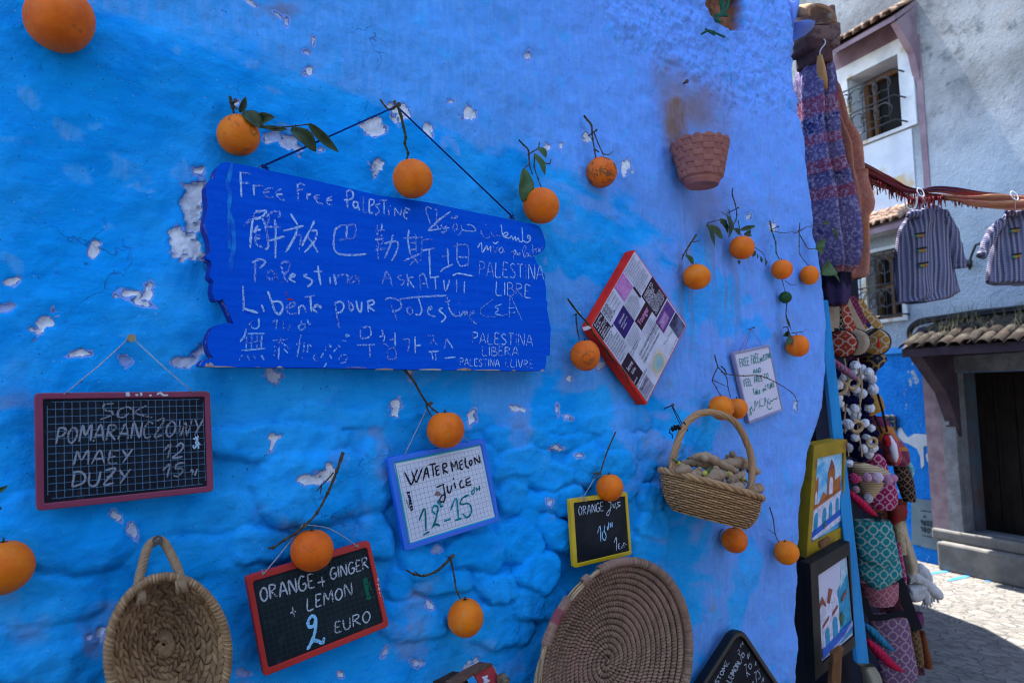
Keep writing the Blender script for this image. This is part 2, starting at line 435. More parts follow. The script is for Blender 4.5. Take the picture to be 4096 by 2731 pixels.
    me.polygons.add(len(q)); me.polygons.foreach_set('loop_start', np.arange(0, q.size, 4, dtype=np.int32))
    me.polygons.foreach_set('loop_total', np.full(len(q), 4, dtype=np.int32))
    me.update(calc_edges=True)
    me.polygons.foreach_set('use_smooth', [True] * len(q))
    for nme, arr in (('fade', fade), ('chip', chip), ('white', white), ('viol', viol), ('stain', stain), ('brick', sstep(0, 6, nich)), ('dirt', dirt), ('rubble', rough)):
        at = me.attributes.new(nme, 'FLOAT', 'POINT'); at.data.foreach_set('value', np.asarray(arr, np.float32).ravel())
    k = NT('blue limewash')
    streak = k.noise(9, 8, .65, co=k.co((1.2, 1, 7), (0, .35, 0)))
    vert = k.noise(14, 7, .65, co=k.co((5, 1, 1)))
    big = k.noise(3.2, 6, .6); mid = k.noise(14, 6, .6); fine = k.noise(90, 4, .6)
    azure = k.mix(k.ramp(streak, .30, .60, .35, 1), AZ_D, AZ)
    azure = k.mix(k.ramp(big, .38, .66, 0, .85), azure, AZ_L)
    azure = k.mix(k.ramp(mid, .52, .70, 0, .55), azure, AZ_D)
    azure = k.mix(k.ramp(k.noise(26, 8, .72, co=k.co((1, 1, 6.5), (0, .30, 0))), .50, .68, 0, .38), azure, AZ_D)
    azure = k.mix(k.ramp(k.noise(38, 6, .7, co=k.co((1, 1, 5), (0, .2, 0))), .58, .74, 0, .35), azure, (.06, .38, .72))
    per = k.mix(k.ramp(k.attr('viol'), .0, .5), LAV0, LAV); per = k.mix(k.ramp(k.attr('viol'), .4, 1), per, VIO)
    per = k.mix(k.ramp(vert, .40, .68, 0, .55), per, LAV_L)
    per = k.mix(k.ramp(mid, .54, .68, 0, .45), per, AZ_L)
    fd = k.math('ADD', k.attr('fade'), k.math('MULTIPLY', k.math('SUBTRACT', k.noise(60, 6, .7, co=k.co((1, 1, 2.5), (0, .3, 0))), .5), .55))
    c = k.mix(k.ramp(fd, .2, .8), azure, per)
    c = k.mix(k.math('MULTIPLY', k.ramp(fine, .62, .74), .35), c, (.012, .10, .42))
    # hairline cracks
    vo = k.n('TexVoronoi', feature='DISTANCE_TO_EDGE'); vo.inputs['Scale'].default_value = 5.5
    wv = k.n('Mix', data_type='VECTOR'); wv.inputs[0].default_value = .16
    nn = k.n('TexNoise'); nn.inputs['Scale'].default_value = 11; nn.inputs['Detail'].default_value = 6; k.lk(k.co(), nn.inputs['Vector'])
    k.lk(k.co(), wv.inputs[4]); k.lk(nn.outputs['Color'], wv.inputs[5]); k.lk(wv.outputs[1], vo.inputs['Vector'])
    crk = k.math('MULTIPLY', k.ramp(vo.outputs['Distance'], .0065, .0015), k.ramp(k.noise(4.3, 4), .54, .66))
    c = k.mix(k.math('MULTIPLY', crk, .6), c, (.02, .08, .28))
    # specks
    c = k.mix(k.math('MULTIPLY', k.ramp(k.noise(210, 2), .735, .76), .7), c, (.4, .5, .62))
    c = k.mix(k.math('MULTIPLY', k.ramp(k.noise(160, 2, .5, co=k.co((1, 1.3, 1.1))), .72, .745), .8), c, (.02, .04, .12))
    c = k.mix(k.math('MULTIPLY', k.attr('dirt'), k.ramp(mid, .35, .65, .1, .8)), c, (.20, .26, .42))
    c = k.mix(k.math('MULTIPLY', k.attr('stain'), k.ramp(vert, .25, .6, .75, 1.0)), c, (.215, .125, .095))
    c = k.mix(k.math('MULTIPLY', k.attr('rubble'), k.ramp(k.noise(75, 4, .65), .61, .68, 0, .7)), c, (.12, .09, .17))
    # older paint coat round each chip, then bare white gypsum
    cf = k.math('ADD', k.attr('chip'), k.math('MULTIPLY', k.math('SUBTRACT', k.noise(170, 4, .65), .5), 9))
    c = k.mix(k.ramp(cf, -7.5, -6), c, (.20, .34, .74))
    gyp = k.mix(k.ramp(k.noise(55, 6, .7), .35, .7), (.84, .82, .83), (.55, .57, .64))
    gyp = k.mix(k.ramp(k.noise(30, 5, .7), .60, .72), gyp, (.55, .40, .33))
    gyp = k.mix(k.attr('white'), (.22, .34, .66), gyp)
    c = k.mix(k.ramp(cf, -1, .6), c, gyp)
    edge = k.math('MULTIPLY', k.ramp(cf, -3.0, -1.2), k.ramp(cf, .4, -.8))
    c = k.mix(k.math('MULTIPLY', edge, .55), c, (.05, .10, .25))  # dark rim painted as the shadow of the paint thickness
    brick = k.mix(k.ramp(k.noise(25, 5), .4, .65), (.30, .12, .06), (.14, .07, .045))
    c = k.mix(k.attr('brick'), c, brick)
    k.color(c)
    k.rough(k.ramp(mid, .3, .7, .75, .95), .07)
    hgt = k.math('ADD', k.math('MULTIPLY', k.noise(120, 6, .65), 1.0), k.math('MULTIPLY', streak, .5))
    hgt = k.math('SUBTRACT', hgt, k.math('MULTIPLY', crk, .8))
    hgt = k.math('SUBTRACT', hgt, k.math('MULTIPLY', k.ramp(cf, -1.0, .3), 1.6))
    hgt = k.math('SUBTRACT', hgt, k.math('MULTIPLY', k.ramp(cf, -7.5, -6.6), .7))
    k.bump(hgt, .6, .004)
    me.materials.append(k.m)
    o = bpy.data.objects.new('blue_wall', me); COL.objects.link(o)
    tag(o, 'long bright blue limewashed plaster wall hung with oranges and boards, peeling white in spots', 'wall')
    return o
AZ, AZ_L, AZ_D = (.003, .320, .79), (.026, .395, .84), (.002, .235, .69)
LAV0 = (.036, .345, .75)
LAV, LAV_L, VIO = (.075, .325, .73), (.16, .39, .77), (.145, .290, .74)
build_wall()
# ================================================================ writing and hanging boards
FONT = {}
for _l in """A .8|0,0 .4,1 .8,0;.15,.36 .65,.36
B .65|0,0 0,1;0,1 .45,.95 .5,.7 .1,.53;.1,.53 .62,.45 .6,.1 0,0
C .65|.65,.85 .35,1 .05,.7 .05,.3 .3,0 .65,.12
D .7|0,0 0,1;-.1,1 .4,.95 .7,.6 .6,.2 0,0
E .6|.6,.95 .1,1 .05,.5 .05,.05 .6,0;.05,.5 .45,.52
F .6|0,0 .05,1;-.05,1 .6,1;.03,.5 .45,.52
G .75|.7,.9 .35,1 .05,.6 .1,.15 .4,0 .7,.15 .7,.45 .4,.42
H .65|0,0 0,1;.65,0 .65,1;0,.5 .65,.5
I .15|.07,0 .07,1
J .6|0,1 .6,1;.4,1 .4,.1 .2,-.1 .05,.1
K .65|0,0 .05,1;.6,1 .08,.5 .65,0
L .6|.05,1 0,.05 .6,0
M .9|0,0 .1,1 .42,.35 .78,1 .9,0
N .7|0,0 .05,1 .65,.02 .7,1
O .75|.35,1 .05,.65 .1,.2 .38,0 .7,.3 .65,.8 .35,1
P .6|0,0 .02,1;0,1 .5,.95 .58,.7 .4,.5 .03,.45
R .7|0,0 .02,1;0,1 .5,.95 .55,.7 .05,.5;.15,.5 .7,0
S .6|.58,.88 .3,1 .05,.78 .3,.55 .58,.3 .4,.03 0,.08
T .7|0,1 .7,1;.35,1 .35,0
U .7|0,1 .05,.25 .3,0 .6,.2 .65,1
V .7|0,1 .32,0 .7,1
W 1.|0,1 .25,0 .5,.85 .75,0 1,1
X .6|0,0 .6,1;0,1 .6,0
Y .65|0,1 .32,.5;.65,1 .15,0
Z .65|0,.95 .62,1 .05,0 .65,.05;.15,.5 .5,.5
0 .6|.3,1 .05,.6 .1,.15 .3,0 .55,.35 .5,.8 .3,1
1 .4|0,.6 .3,1 .32,0
2 .6|.05,.75 .3,1 .5,.75 .35,.4 0,0 .6,.05
5 .55|.55,1 .1,.95 .08,.6 .4,.6 .5,.3 .3,0 0,.1
a .55|.45,.5 .15,.55 .02,.25 .2,0 .42,.25 .45,.5 .55,0
e .5|.05,.3 .45,.35 .3,.55 .05,.35 .15,.02 .5,.1
i .15|.07,0 .07,.5;.07,.68 .09,.72
j .25|.2,.5 .2,-.2 0,-.3
k .5|.02,0 .02,1;.42,.55 .05,.25 .5,0
l .15|.05,1 .05,0
n .5|.02,0 .02,.5;.02,.35 .25,.52 .42,.4 .45,0
o .5|.25,.5 .03,.3 .2,0 .45,.2 .25,.5
p .5|.02,-.35 .04,.5;.04,.4 .3,.52 .45,.25 .25,0 .04,.1
r .4|.02,0 .02,.5;.02,.3 .2,.5 .38,.45
s .45|.4,.48 .12,.5 .1,.3 .38,.18 .3,0 0,.05
u .5|.02,.5 .08,.05 .35,.05 .45,.5 .48,0
+ .6|.05,.45 .6,.5;.3,.15 .33,.8
- .4|0,.45 .4,.5""".split('\n'):
    _c, _r = _l[0], _l[2:]
    _a, _s = _r.split('|')
    FONT[_c] = (float(_a), [[tuple(map(float, q.split(','))) for q in s.split()] for s in _s.split(';')])

class Pen:
    """collects strokes (photo pixels) laid on a board's own plane"""
    def __init__(s, P0, N, lift=.0006): s.P0, s.N, s.lift, s.m = P0, N, lift, MB()
    def line(s, pts, w, smooth=True, jit=.12):
        q = [onp(p, s.P0, s.N) for p in pts]
        if smooth and len(q) > 2: q = catmull(q, 4)
        elif len(q) == 2: q = [q[0] + (q[1] - q[0]) * t for t in np.linspace(0, 1, 6)]
        n = len(q)
        out = np.array(q) + s.N * (s.lift + random.random() * .0002)
        ww = [w * (1 + random.uniform(-jit, jit) * 2) for _ in range(n)]
        ww[0] *= .7; ww[-1] *= .6
        s.m.strip(out, ww, s.N, random.random())
    def trace(s, f, txt, w):
        for st in txt.split(';'):
            st = st.strip()
            if st: s.line([f(*map(float, p.split(','))) for p in st.split()], w)
    def write(s, f, txt, p0, p1, h, w, lean=0, up=None, gap=.22, jit=.05):
        p0, p1 = np.array(f(*p0)), np.array(f(*p1))
        o0 = np.array(f(0, 0)); sc = np.array(f(1, 0))[0] - o0[0]
        tot = sum((FONT[c][0] if c != ' ' else .5) + gap for c in txt) - gap
        e = (p1 - p0) / tot
        u = np.array((lean, -h)) * sc if up is None else np.array(up) * sc
        x = 0
        for c in txt:
            if c == ' ': x += .5 + gap; continue
            a, ss = FONT[c]
            j = np.array((random.uniform(-jit, jit), random.uniform(-jit, jit)))
            k = 1 + random.uniform(-jit, jit)
            for st in ss:
                s.line([p0 + e * (x + q[0]) + u * (q[1] * k + j[1]) for q in st], w)
            x += a + gap
    def done(s, name, mat, parent): return obj(name, s.m, mat, parent)

def chalk(name, c, board, dens=.45, sc=420):
    k = NT(name)
    n = k.noise(sc, 3, .6)
    n2 = k.math('ADD', k.math('MULTIPLY', n, .75), k.math('MULTIPLY', k.attr('tint'), .12))
    k.color(k.mix(k.ramp(n2, dens - .10, dens + .03), board, c)); k.rough(.95, .1)
    return k.m

def rloop(c, r, n=5):
    out = []
    for i in range(4):
        p = c[i]; a = unit(c[i - 1] - p); b = unit(c[(i + 1) % 4] - p)
        for t in np.linspace(0, 1, n):
            out.append(p + a * r * (1 - t) ** 2 + b * r * t ** 2)
    return out
def inset(c, w):
    out = []
    for i in range(4):
        p = c[i]; a = unit(c[i - 1] - p); b = unit(c[(i + 1) % 4] - p)
        out.append(p + (a + b) * w / abs(np.linalg.norm(np.cross(a, b))))
    return out

def framed(name, label, cat, f, cs, offs, thick, fw, fmat, face, r=.008, recess=.0025, ri=.003, group=None, inner=None):
    """rectangular board: cs = front corners TL TR BR BL in crop pixels; offs = distance of TL TR BL from the wall"""
    a, b, c = wall(f(*cs[0]), offs[0]), wall(f(*cs[1]), offs[1]), wall(f(*cs[3]), offs[2])
    P0, N = plane3(a, b, c)
    if N[1] > 0: N = -N
    q = [onp(f(*p), P0, N) for p in cs]
    root = thing(name, label, cat, (sum(q) / 4) * V(1, 1, 0) + V(0, 0, min(p[2] for p in q)), group)
    inn = inset(q, fw) if inner is None else [onp(f(*p), P0, N) for p in inner]
    m = MB(); m.ring(rloop(q, r), rloop(inn, ri), -N * thick)
    obj('frame', m, fmat, root, bevel=.0016)
    m = MB(); g = inset(inn, -.001)
    m.prism([p - N * recess for p in rloop(g, ri)], -N * (thick - recess - .002))
    obj('panel', m, face, root)
    return root, P0 - N * recess, N, q

def gridlines(root, P0, N, f, cs, nx, ny, w, mat, lift=.0003, rnd=0):
    q = [onp(f(*p), P0, N) + N * lift for p in cs]
    bl = lambda u, v: (q[0] * (1 - u) + q[1] * u) * (1 - v) + (q[3] * (1 - u) + q[2] * u) * v
    m = MB()
    for i in range(nx + 1):
        e = .5 / ny if rnd and i in (0, nx) else 0
        m.strip([bl(i / nx, e), bl(i / nx, 1 - e)], w, N)
    for j in range(ny + 1):
        e = .5 / nx if rnd and j in (0, ny) else 0
        m.strip([bl(e, j / ny) + N * .00005, bl(1 - e, j / ny) + N * .00005], w, N)
    obj('ruled_grid', m, mat, root)

def cord(name, label, cat, ends, mat, r=.0012, parent=None):
    m = MB(); m.tube(ends, r, 6)
    o = obj(name, m, mat, parent, smooth=True)
    if parent is None: tag(o, label, cat)
    return o
def nail(f, p, off, label, mat=None, r=.0022, base=None):
    tip = wall(f(*p), off); b = wall(f(*p), 0) if base is None else wall(f(*base), -.005)
    b = b + V(0, .01, 0)
    m = MB(); m.tube([b, tip], r, 8); m.tube([tip + unit(b - tip) * .0005, tip + unit(tip - b) * .0018], r * 2.1, 10)
    o = obj('nail', m, mat or M_NAIL, None, smooth=False)
    tag(o, label, 'nail'); return tip

M_NAIL = pmat('rusty nail', (.035, .025, .022), (.07, .04, .03), 200, rough=.6, spec=.5)
M_STR = pmat('grey string', (.42, .42, .45), (.25, .26, .3), 300, rough=.9)
M_BOARD = pmat('royal blue painted wood', (.0002, .072, .54), (.0008, .092, .60), 7, rough=.7, spec=.04, bscale=60, bstr=.2, stretch=(1, 1, 14), c3=(.004, .09, .62), s3=130)
M_BEDGE = NT('worn board edge')
_k = M_BEDGE
_k.color(_k.mix(_k.ramp(_k.noise(38, 5, .7), .57, .64), (.002, .025, .25), _k.mix(_k.ramp(_k.noise(60, 3), .4, .6), (.22, .10, .06), (.42, .33, .31))))
_k.rough(.7, .2); M_BEDGE = M_BEDGE.m

# ---------------------------------------------------------------- the large blue board
def big_board():
    c1, c2, c3, c4 = zm(800, 620, 3.357), zm(1500, 780, 3.357), zm(800, 1040, 3.357), zm(1500, 1060, 3.357)
    z3 = zm(800, 900, 1.568)
    P0, N = plane3(wall(d(470, 470), .058), wall(d(1240, 600), .046), wall(d(470, 830), .055))
    if N[1] > 0: N = -N
    def pts(f, s): return [f(*map(float, p.split(','))) for p in s.split()]
    L = pts(c1, "350,96 285,110 240,150 214,205 200,290 194,318 150,321 110,358 86,420 90,540 104,600 108,680 95,780 70,880 65,960 86,1020 110,1080 130,1150 150,1290 84,1345 100,1395 154,1425")
    L += pts(c3, "165,60 150,120 130,200 145,242 190,285 178,340 172,420 186,500 206,535 262,545 298,524 322,548 460,856 400,848 340,845 250,868 180,910 132,980 108,1060 105,1130 120,1210 150,1270 186,1310 120,1324 60,1345 16,1390 5,1424 100,1433 800,1441 1500,1446")
    L += pts(c4, "800,1406 1800,1421 2240,1421 2276,1400 2300,1330 2302,1222")
    L += pts(z3, "2195,815 2196,720 2200,650 2190,600 2176,522 2181,490 2172,470 2171,400 2160,340")
    L += pts(c2, "2285,1120 2275,1062 2250,1030 2220,1024 2200,960 2150,862 2128,810 2200,796 2260,750 2288,690 2286,620 2262,540 2232,460 2200,420 2150,396 1900,350 1700,302 1350,235 700,97 60,8")
    L += pts(c1, "1500,330 830,186 640,141 430,106")
    q = [onp(p, P0, N) for p in L]
    root = thing('wooden_board', 'big royal blue wooden board with scalloped ends and chalked slogans in many scripts', 'sign board', sum(q) / len(q) * V(1, 1, 0) + V(0, 0, min(p[2] for p in q)))
    TH = .034
    m = MB(); n = len(q)
    m.add(q + [p - N * .003 for p in q], [tuple(range(n))] + [(i, i + n, (i + 1) % n + n, (i + 1) % n) for i in range(n)])
    obj('face', m, M_BOARD, root)
    m = MB(); m.prism([p - N * .003 for p in q], -N * (TH - .003)); obj('edge', m, M_BEDGE, root)
    # worn strip along the lower edge
    m = MB()
    for (x0, x1, h) in ((30, 480, 16), (740, 800, 8), (1030, 1110, 26), (1940, 2250, 10), (60, 120, 60), (100, 190, 70)):
        y = 1437 + (x0 > 900) * 8
        b = [(x0, y), (x1, y + 2), (x1 - (x1 - x0) * .15, y - h * .6), (x0 + (x1 - x0) * .4, y - h), (x0 + (x1 - x0) * .1, y - h * .5)]
        m.add([onp(c3(*p), P0, N) + N * .0004 for p in b], [(0, 1, 2, 3, 4)], random.random())
    for (x0, x1, h) in ((0, 245, 22), (585, 895, 22), (1095, 1295, 34), (1320, 1680, 16), (1830, 1890, 18), (2215, 2275, 26)):
        y = 1406 + x0 * .007
        b = [(x0, y), (x1, y + 3), (x1 - 12, y - h * .7), (x0 + (x1 - x0) * .6, y - h), (x0 + 15, y - h * .6)]
        m.add([onp(c4(*p), P0, N) + N * .0004 for p in b], [(0, 1, 2, 3, 4)], random.random())
    obj('worn_paint', m, pmat('bare wood chips', (.40, .26, .20), (.24, .11, .07), 90, tint=(.46, .42, .44)), root)
    m = MB()
    for (x, y, a, b) in ((1205, 528, 45, 13), (1163, 440, 15, 7), (1160, 478, 12, 4), (880, 497, 7, 8), (812, 1170, 9, 10), (1104, 298, 12, 5)):
        m.add([onp(c3(x + a * math.cos(t), y + b * math.sin(t)), P0, N) + N * .0005 for t in np.linspace(0, 6.28, 9)[:-1]], [tuple(range(8))])
    obj('red_splash', m, pmat('red paint', (.42, .02, .03)), root)
    p = Pen(P0, N, .0004)
    for s in ("425,110 395,290 375,340 365,420 400,520 390,700 410,860 435,900 455,1180 430,1370 400,1568",):
        p.trace(c1, s, .0075)
    p.trace(c1, "385,780 385,1000 395,1260", .005)
    p.done('paint_drip', pmat('pale blue drip', (.01, .22, .62), (.002, .08, .55), 60), root)
    p = Pen(P0, N); W = .0036
    p.trace(c1, """540,230 555,565;530,230 690,260;545,380 660,378;720,400 725,545;720,440 760,415 850,420;975,450 900,455 860,500 880,550 930,575 985,570;870,500 940,500
;1095,460 1040,480 1020,520 1050,570 1090,600 1140,605;1030,535 1115,525;1308,385 1318,625;1305,395 1360,390 1410,415;1312,470 1385,465;1435,510 1438,605;1437,545 1490,520;1605,540 1550,550 1540,580 1580,640 1650,660;1545,585 1600,580
;1775,560 1715,590 1705,640 1740,670 1770,660;1710,610 1775,605;1965,495 1980,715;1960,490 2020,480 2055,520 2045,580 1985,605 1930,605;2120,640 2070,630 2055,670 2080,715 2115,690 2120,640 2125,710 2145,745;2195,545 2190,640 2195,760 2245,765;2270,600 2275,770 2320,775;2270,600 2320,600 2335,650 2280,690""", W)
    p.trace(c2, """70,115 10,140 45,190 50,230 0,275;60,75 165,72;120,80 120,265;180,185 185,280;200,150 212,152;265,285 270,180 335,270 355,180;470,205 410,180 385,290 435,325;395,240 440,235
;740,385 690,240 680,190 710,160 760,190;800,200 830,205 825,330 840,440 890,455 970,410;710,480 760,430 850,340 1010,225;720,460 800,390 980,250;740,440 830,380 870,300;710,480 850,460 1000,440;900,380 890,430 960,480 890,500 930,520
;1020,330 1030,285 1060,310 1070,280 1105,300 1020,325;1060,390 1040,440 1070,480 1105,440 1090,390 1060,390;1150,400 1165,480 1110,550;1165,470 1240,485 1350,480 1300,410 1230,400
;1480,385 1486,416;1420,450 1430,520 1480,575 1530,570 1550,500 1590,555 1630,540 1620,490 1640,545 1690,550;1690,400 1715,540 1770,540 1780,510 1740,510 1720,555 1800,580 1830,550 1850,600 1880,560 1890,610 1920,580 1940,625 1980,610 1970,430;1980,610 2040,640 2090,590 2060,540 2045,580 2090,590
;1375,710 1425,640 1440,770 1500,680 1510,740 1550,690 1550,765;1580,680 1610,775 1640,700;1700,700 1660,740 1690,780 1715,740 1705,700 1735,775;1580,630 1610,655 1655,625
;1825,770 1850,750 1860,860;1840,770 1880,745 1895,780 1860,795;1920,775 1905,800 1930,805 1945,780 1960,815;2000,680 1975,760 2000,770 2025,700 2000,680;1990,770 2000,840 2040,780 2060,800 2045,830;2080,770 2070,810 2100,830;2110,650 2120,830;2100,740 2170,720;2160,725 2165,780;2190,700 2195,770 2210,720 2220,760;2240,690 2245,740""", W * .9)
    # large characters
    p.trace(c1, """760,740 720,810 595,955;740,765 885,755 820,840 720,860;710,855 690,1000 670,1250;720,855 830,850 890,1000 915,1230 870,1265;775,950 720,1040;725,1020 815,1000;720,1080 815,1090;750,1010 745,1180 850,1250;720,1130 810,1120
;880,840 950,780 1040,755 1075,790 1050,850;930,830 900,1000 905,1160;1000,870 1015,1000 1010,1385;920,970 1090,965;900,1160 1140,1090;1215,790 1310,940;1120,1020 1390,950;1305,980 1270,1100 1150,1305;1280,1100 1350,1080 1330,1275
;1535,885 1480,1000 1400,1150 1370,1225;1485,1025 1560,1020 1560,1100 1500,1200 1400,1310;1430,1080 1520,1200 1580,1310;1900,945 1990,945 2085,940 2070,1110 1960,1120 1870,1150;1975,960 1960,1110;1900,945 1820,1000 1795,1130 1800,1260 1870,1330 2050,1345 2230,1330""", W * 1.15)
    p.trace(c2, """25,400 30,500 45,870;0,480 130,475;90,390 85,480;0,560 90,550 95,640 0,690;0,600 100,590;-10,740 150,715;120,650 280,625 310,680 270,800 220,885;240,530 200,680 125,850
;455,470 440,600 470,790;545,530 550,760;375,580 640,570;470,650 540,640;465,740 560,730;390,885 600,790;480,800 570,910;550,860 460,945;770,605 640,605 625,750 605,900;640,745 800,715;725,740 740,1110
;970,715 985,940;880,830 1000,805;875,1030 920,990 1045,930;1105,635 1100,860 1150,955 1250,930;1050,690 1240,680 1250,950;1110,835 1240,835""", W * 1.1)
    p.trace(c3, """740,10 735,305;700,35 780,-5 850,0 870,40 800,110;995,150 930,150 900,210 950,270 1000,220 990,150 1050,255;1110,180 1090,60 1140,30 1200,40 1190,130 1120,220 1190,300;1210,240 1270,210 1240,190 1200,250 1280,300;1440,190 1395,215 1500,270 1490,320 1440,360
;1580,80 1595,200 1620,335;1525,155 1640,155;1740,230 1748,320;1795,190 1825,335;1815,260 1880,200 1980,210 1975,310;2100,210 2050,220 2000,280 2040,305 2100,250 2110,210 2140,330
;575,345 585,640 570,680;585,650 780,710;825,600 860,695;910,420 960,560 1010,710;960,560 1070,560 1110,640 1060,730 1010,690;1180,650 1280,600 1230,570 1160,640 1200,720 1300,710;1330,620 1325,730;1320,640 1380,610 1425,705;1405,500 1535,475;1480,490 1495,695;1520,640 1600,610 1620,640 1560,600 1520,660 1580,710
;1815,560 1830,720 1870,920;1820,570 1890,560 1930,620 1900,690 1840,710;1990,540 2010,690;2020,570 2060,640 2020,690;2095,550 2120,660 2160,690 2170,560;2250,560 2260,700;2240,560 2320,540 2330,590 2260,620 2350,690""", W * 1.1)
    p.trace(c2, """95,1195 150,1030 190,1080 230,1220;115,1120 195,1110;355,1080 305,1090 330,1130 385,1150 380,1190 330,1210;430,1060 440,1230;515,1100 450,1130 530,1255;595,1080 610,1280;595,1080 660,1070 710,1250;620,1190 710,1180;740,1115 860,1095;805,1110 815,1270
;920,1140 935,1260 960,1270 1000,1135;1035,1085 1120,1055 1320,1090;1093,1130 1093,1310;1200,1160 1195,1315""", W)
    p.trace(c4, """210,520 290,740;135,465 200,440 320,480 350,560 300,610 225,630;330,460 570,430 960,410;470,560 425,600 460,665 505,630 475,560;575,420 625,600 590,670 540,660;700,600 760,590 750,555 705,600 730,670 810,690;905,575 860,610 940,680 930,730 885,765;960,430 1010,620 1075,690;940,495 1010,475
;1040,610 1080,690 1120,680;1120,505 1122,515;1130,620 1145,690 1190,620 1200,670 1225,620 1240,670;1260,680 1330,640 1310,620 1260,690 1330,770 1365,785""", W * 1.1)
    p.write(c2, 'PALESTINA', (1400, 1090), (2262, 1145), 195, W * .85); p.write(c2, 'LIBRE', (1625, 1335), (2085, 1375), 178, W * .85)
    p.write(c4, 'PALESTINA', (1310, 1048), (2115, 1085), 150, W * .8); p.write(c4, 'LIBERA', (1440, 1212), (1925, 1220), 118, W * .8)
    p.write(c4, 'PALESTINA', (1140, 1352), (1670, 1365), 98, W * .6); p.write(c4, 'LLIVRE', (1755, 1358), (2125, 1385), 105, W * .6)
    p.trace(c3, """2155,940 2160,1045 2285,1020 2275,900 2165,910;2110,1140 2345,1135;2275,1150 2280,1310""", W)
    p.trace(c4, """95,860 105,950;55,965 125,950 105,1060;125,1050 180,1090;265,905 270,1090;190,1005 260,990;160,1160 180,1260 280,1240 260,1115 165,1135;360,1000 450,1000 455,1080 440,1170;535,960 540,1185;545,1085 615,1075
;690,940 790,960 745,1055;770,1000 835,1070;720,1165 855,1155;760,1170 775,1270;810,1170 815,1280;955,985 930,1130;960,990 1045,1120;935,1250 1080,1235""", W)
    p.done('chalk_writing', chalk('white chalk on blue', (.42, .62, .82), (.001, .066, .55), .48, 520), root)
    p = Pen(P0, N)
    p.trace(c4, "1600,450 1450,560 1410,620 1450,680 1600,695 1780,660 1940,620;1700,525 1610,560 1660,600 1610,650 1720,680;1800,700 1810,450 1830,430 1860,500 1970,745;1790,580 1870,570", W * .8)
    p.trace(c3, """670,930 690,890 665,860 720,810;785,780 790,880 750,920 700,910;970,840 1030,805 1015,925;1110,810 1115,910 1150,920 1190,930 1215,845;1350,810 1355,860 1320,890 1350,940 1410,900 1400,860 1340,870;1440,800 1460,860 1490,850
;620,920 590,1030 530,1100;640,990 865,985;625,1010 620,1200;690,1010 690,1190;770,1010 760,1180;830,1000 820,1170;640,1110 860,1080;560,1215 880,1185;570,1270 525,1345;635,1275 670,1355;710,1275 750,1325;815,1270 860,1340
;975,1080 1180,1065;1070,1025 1075,1090 990,1180;1090,1100 1200,1195;1005,1200 990,1295;1060,1170 1050,1335;1120,1190 1180,1250;1355,1000 1330,1150 1300,1300;1285,1130 1360,1115;1330,1340 1380,1305;1400,1110 1385,1240;1440,1240 1450,1140 1495,1160
;1560,1260 1520,1310 1560,1350 1600,1330;1620,1310 1660,1245;1740,1270 1770,1330;1690,1150 1680,1220;1730,1130 1760,1160 1730,1165;1790,1230 1840,1180;1850,1140 1880,1170;1910,1080 1960,1090;1950,1010 1980,1000 1960,1030 2010,1010;1860,1340 1910,1270 1965,1290 1950,1370 1880,1380;1660,1440 1700,1380""", W * .85)
    p.done('faint_chalk', chalk('faded chalk on blue', (.25, .50, .82), (.002, .055, .50), .47), root)
    # eyelets and cord over the nail
    E1, E2 = onp(c1(880, 180), P0, N) - N * .012, onp(c2(1882, 318), P0, N) - N * .012
    steel = pmat('dark steel', (.05, .05, .06), rough=.4, spec=.6)
    for e in (E1, E2):
        m = MB(); m.tube([e + V(math.cos(t) * .009, math.sin(t) * .002, math.sin(t) * .009) for t in np.linspace(0, 6.283, 17)[:-1]], .0014, 6, closed=True)
        obj('eyelet', m, steel, root, smooth=True)
    z8 = zm(1000, 0, 1.68)
    tip = nail(z8, (1000, 703), .05, 'rusty nail carrying the blue cord of the big slogan board', base=(965, 715))
    hk = tip + V(0, .010, 0)
    m = MB(); m.tube([E1 + V(0, 0, .008), hk, E2 + V(0, 0, .008)], .0021, 7)
    for e, dx in ((E1, 1), (E2, -1)):
        for k in range(7):
            b = e + V(random.uniform(-.004, .004), random.uniform(-.004, .002), .008)
            m.tube([b, b + V(random.uniform(-.008, .010), -.003, random.uniform(-.012, .010))], .0009, 5)
        m.ball(e + V(0, 0, .007), .0045, 8, 6)
    obj('hanging_cord', m, pmat('navy cord', (.006, .04, .22), (.003, .02, .12), 300, rough=.9), root, smooth=True)
    return P0, N
BIG = big_board()

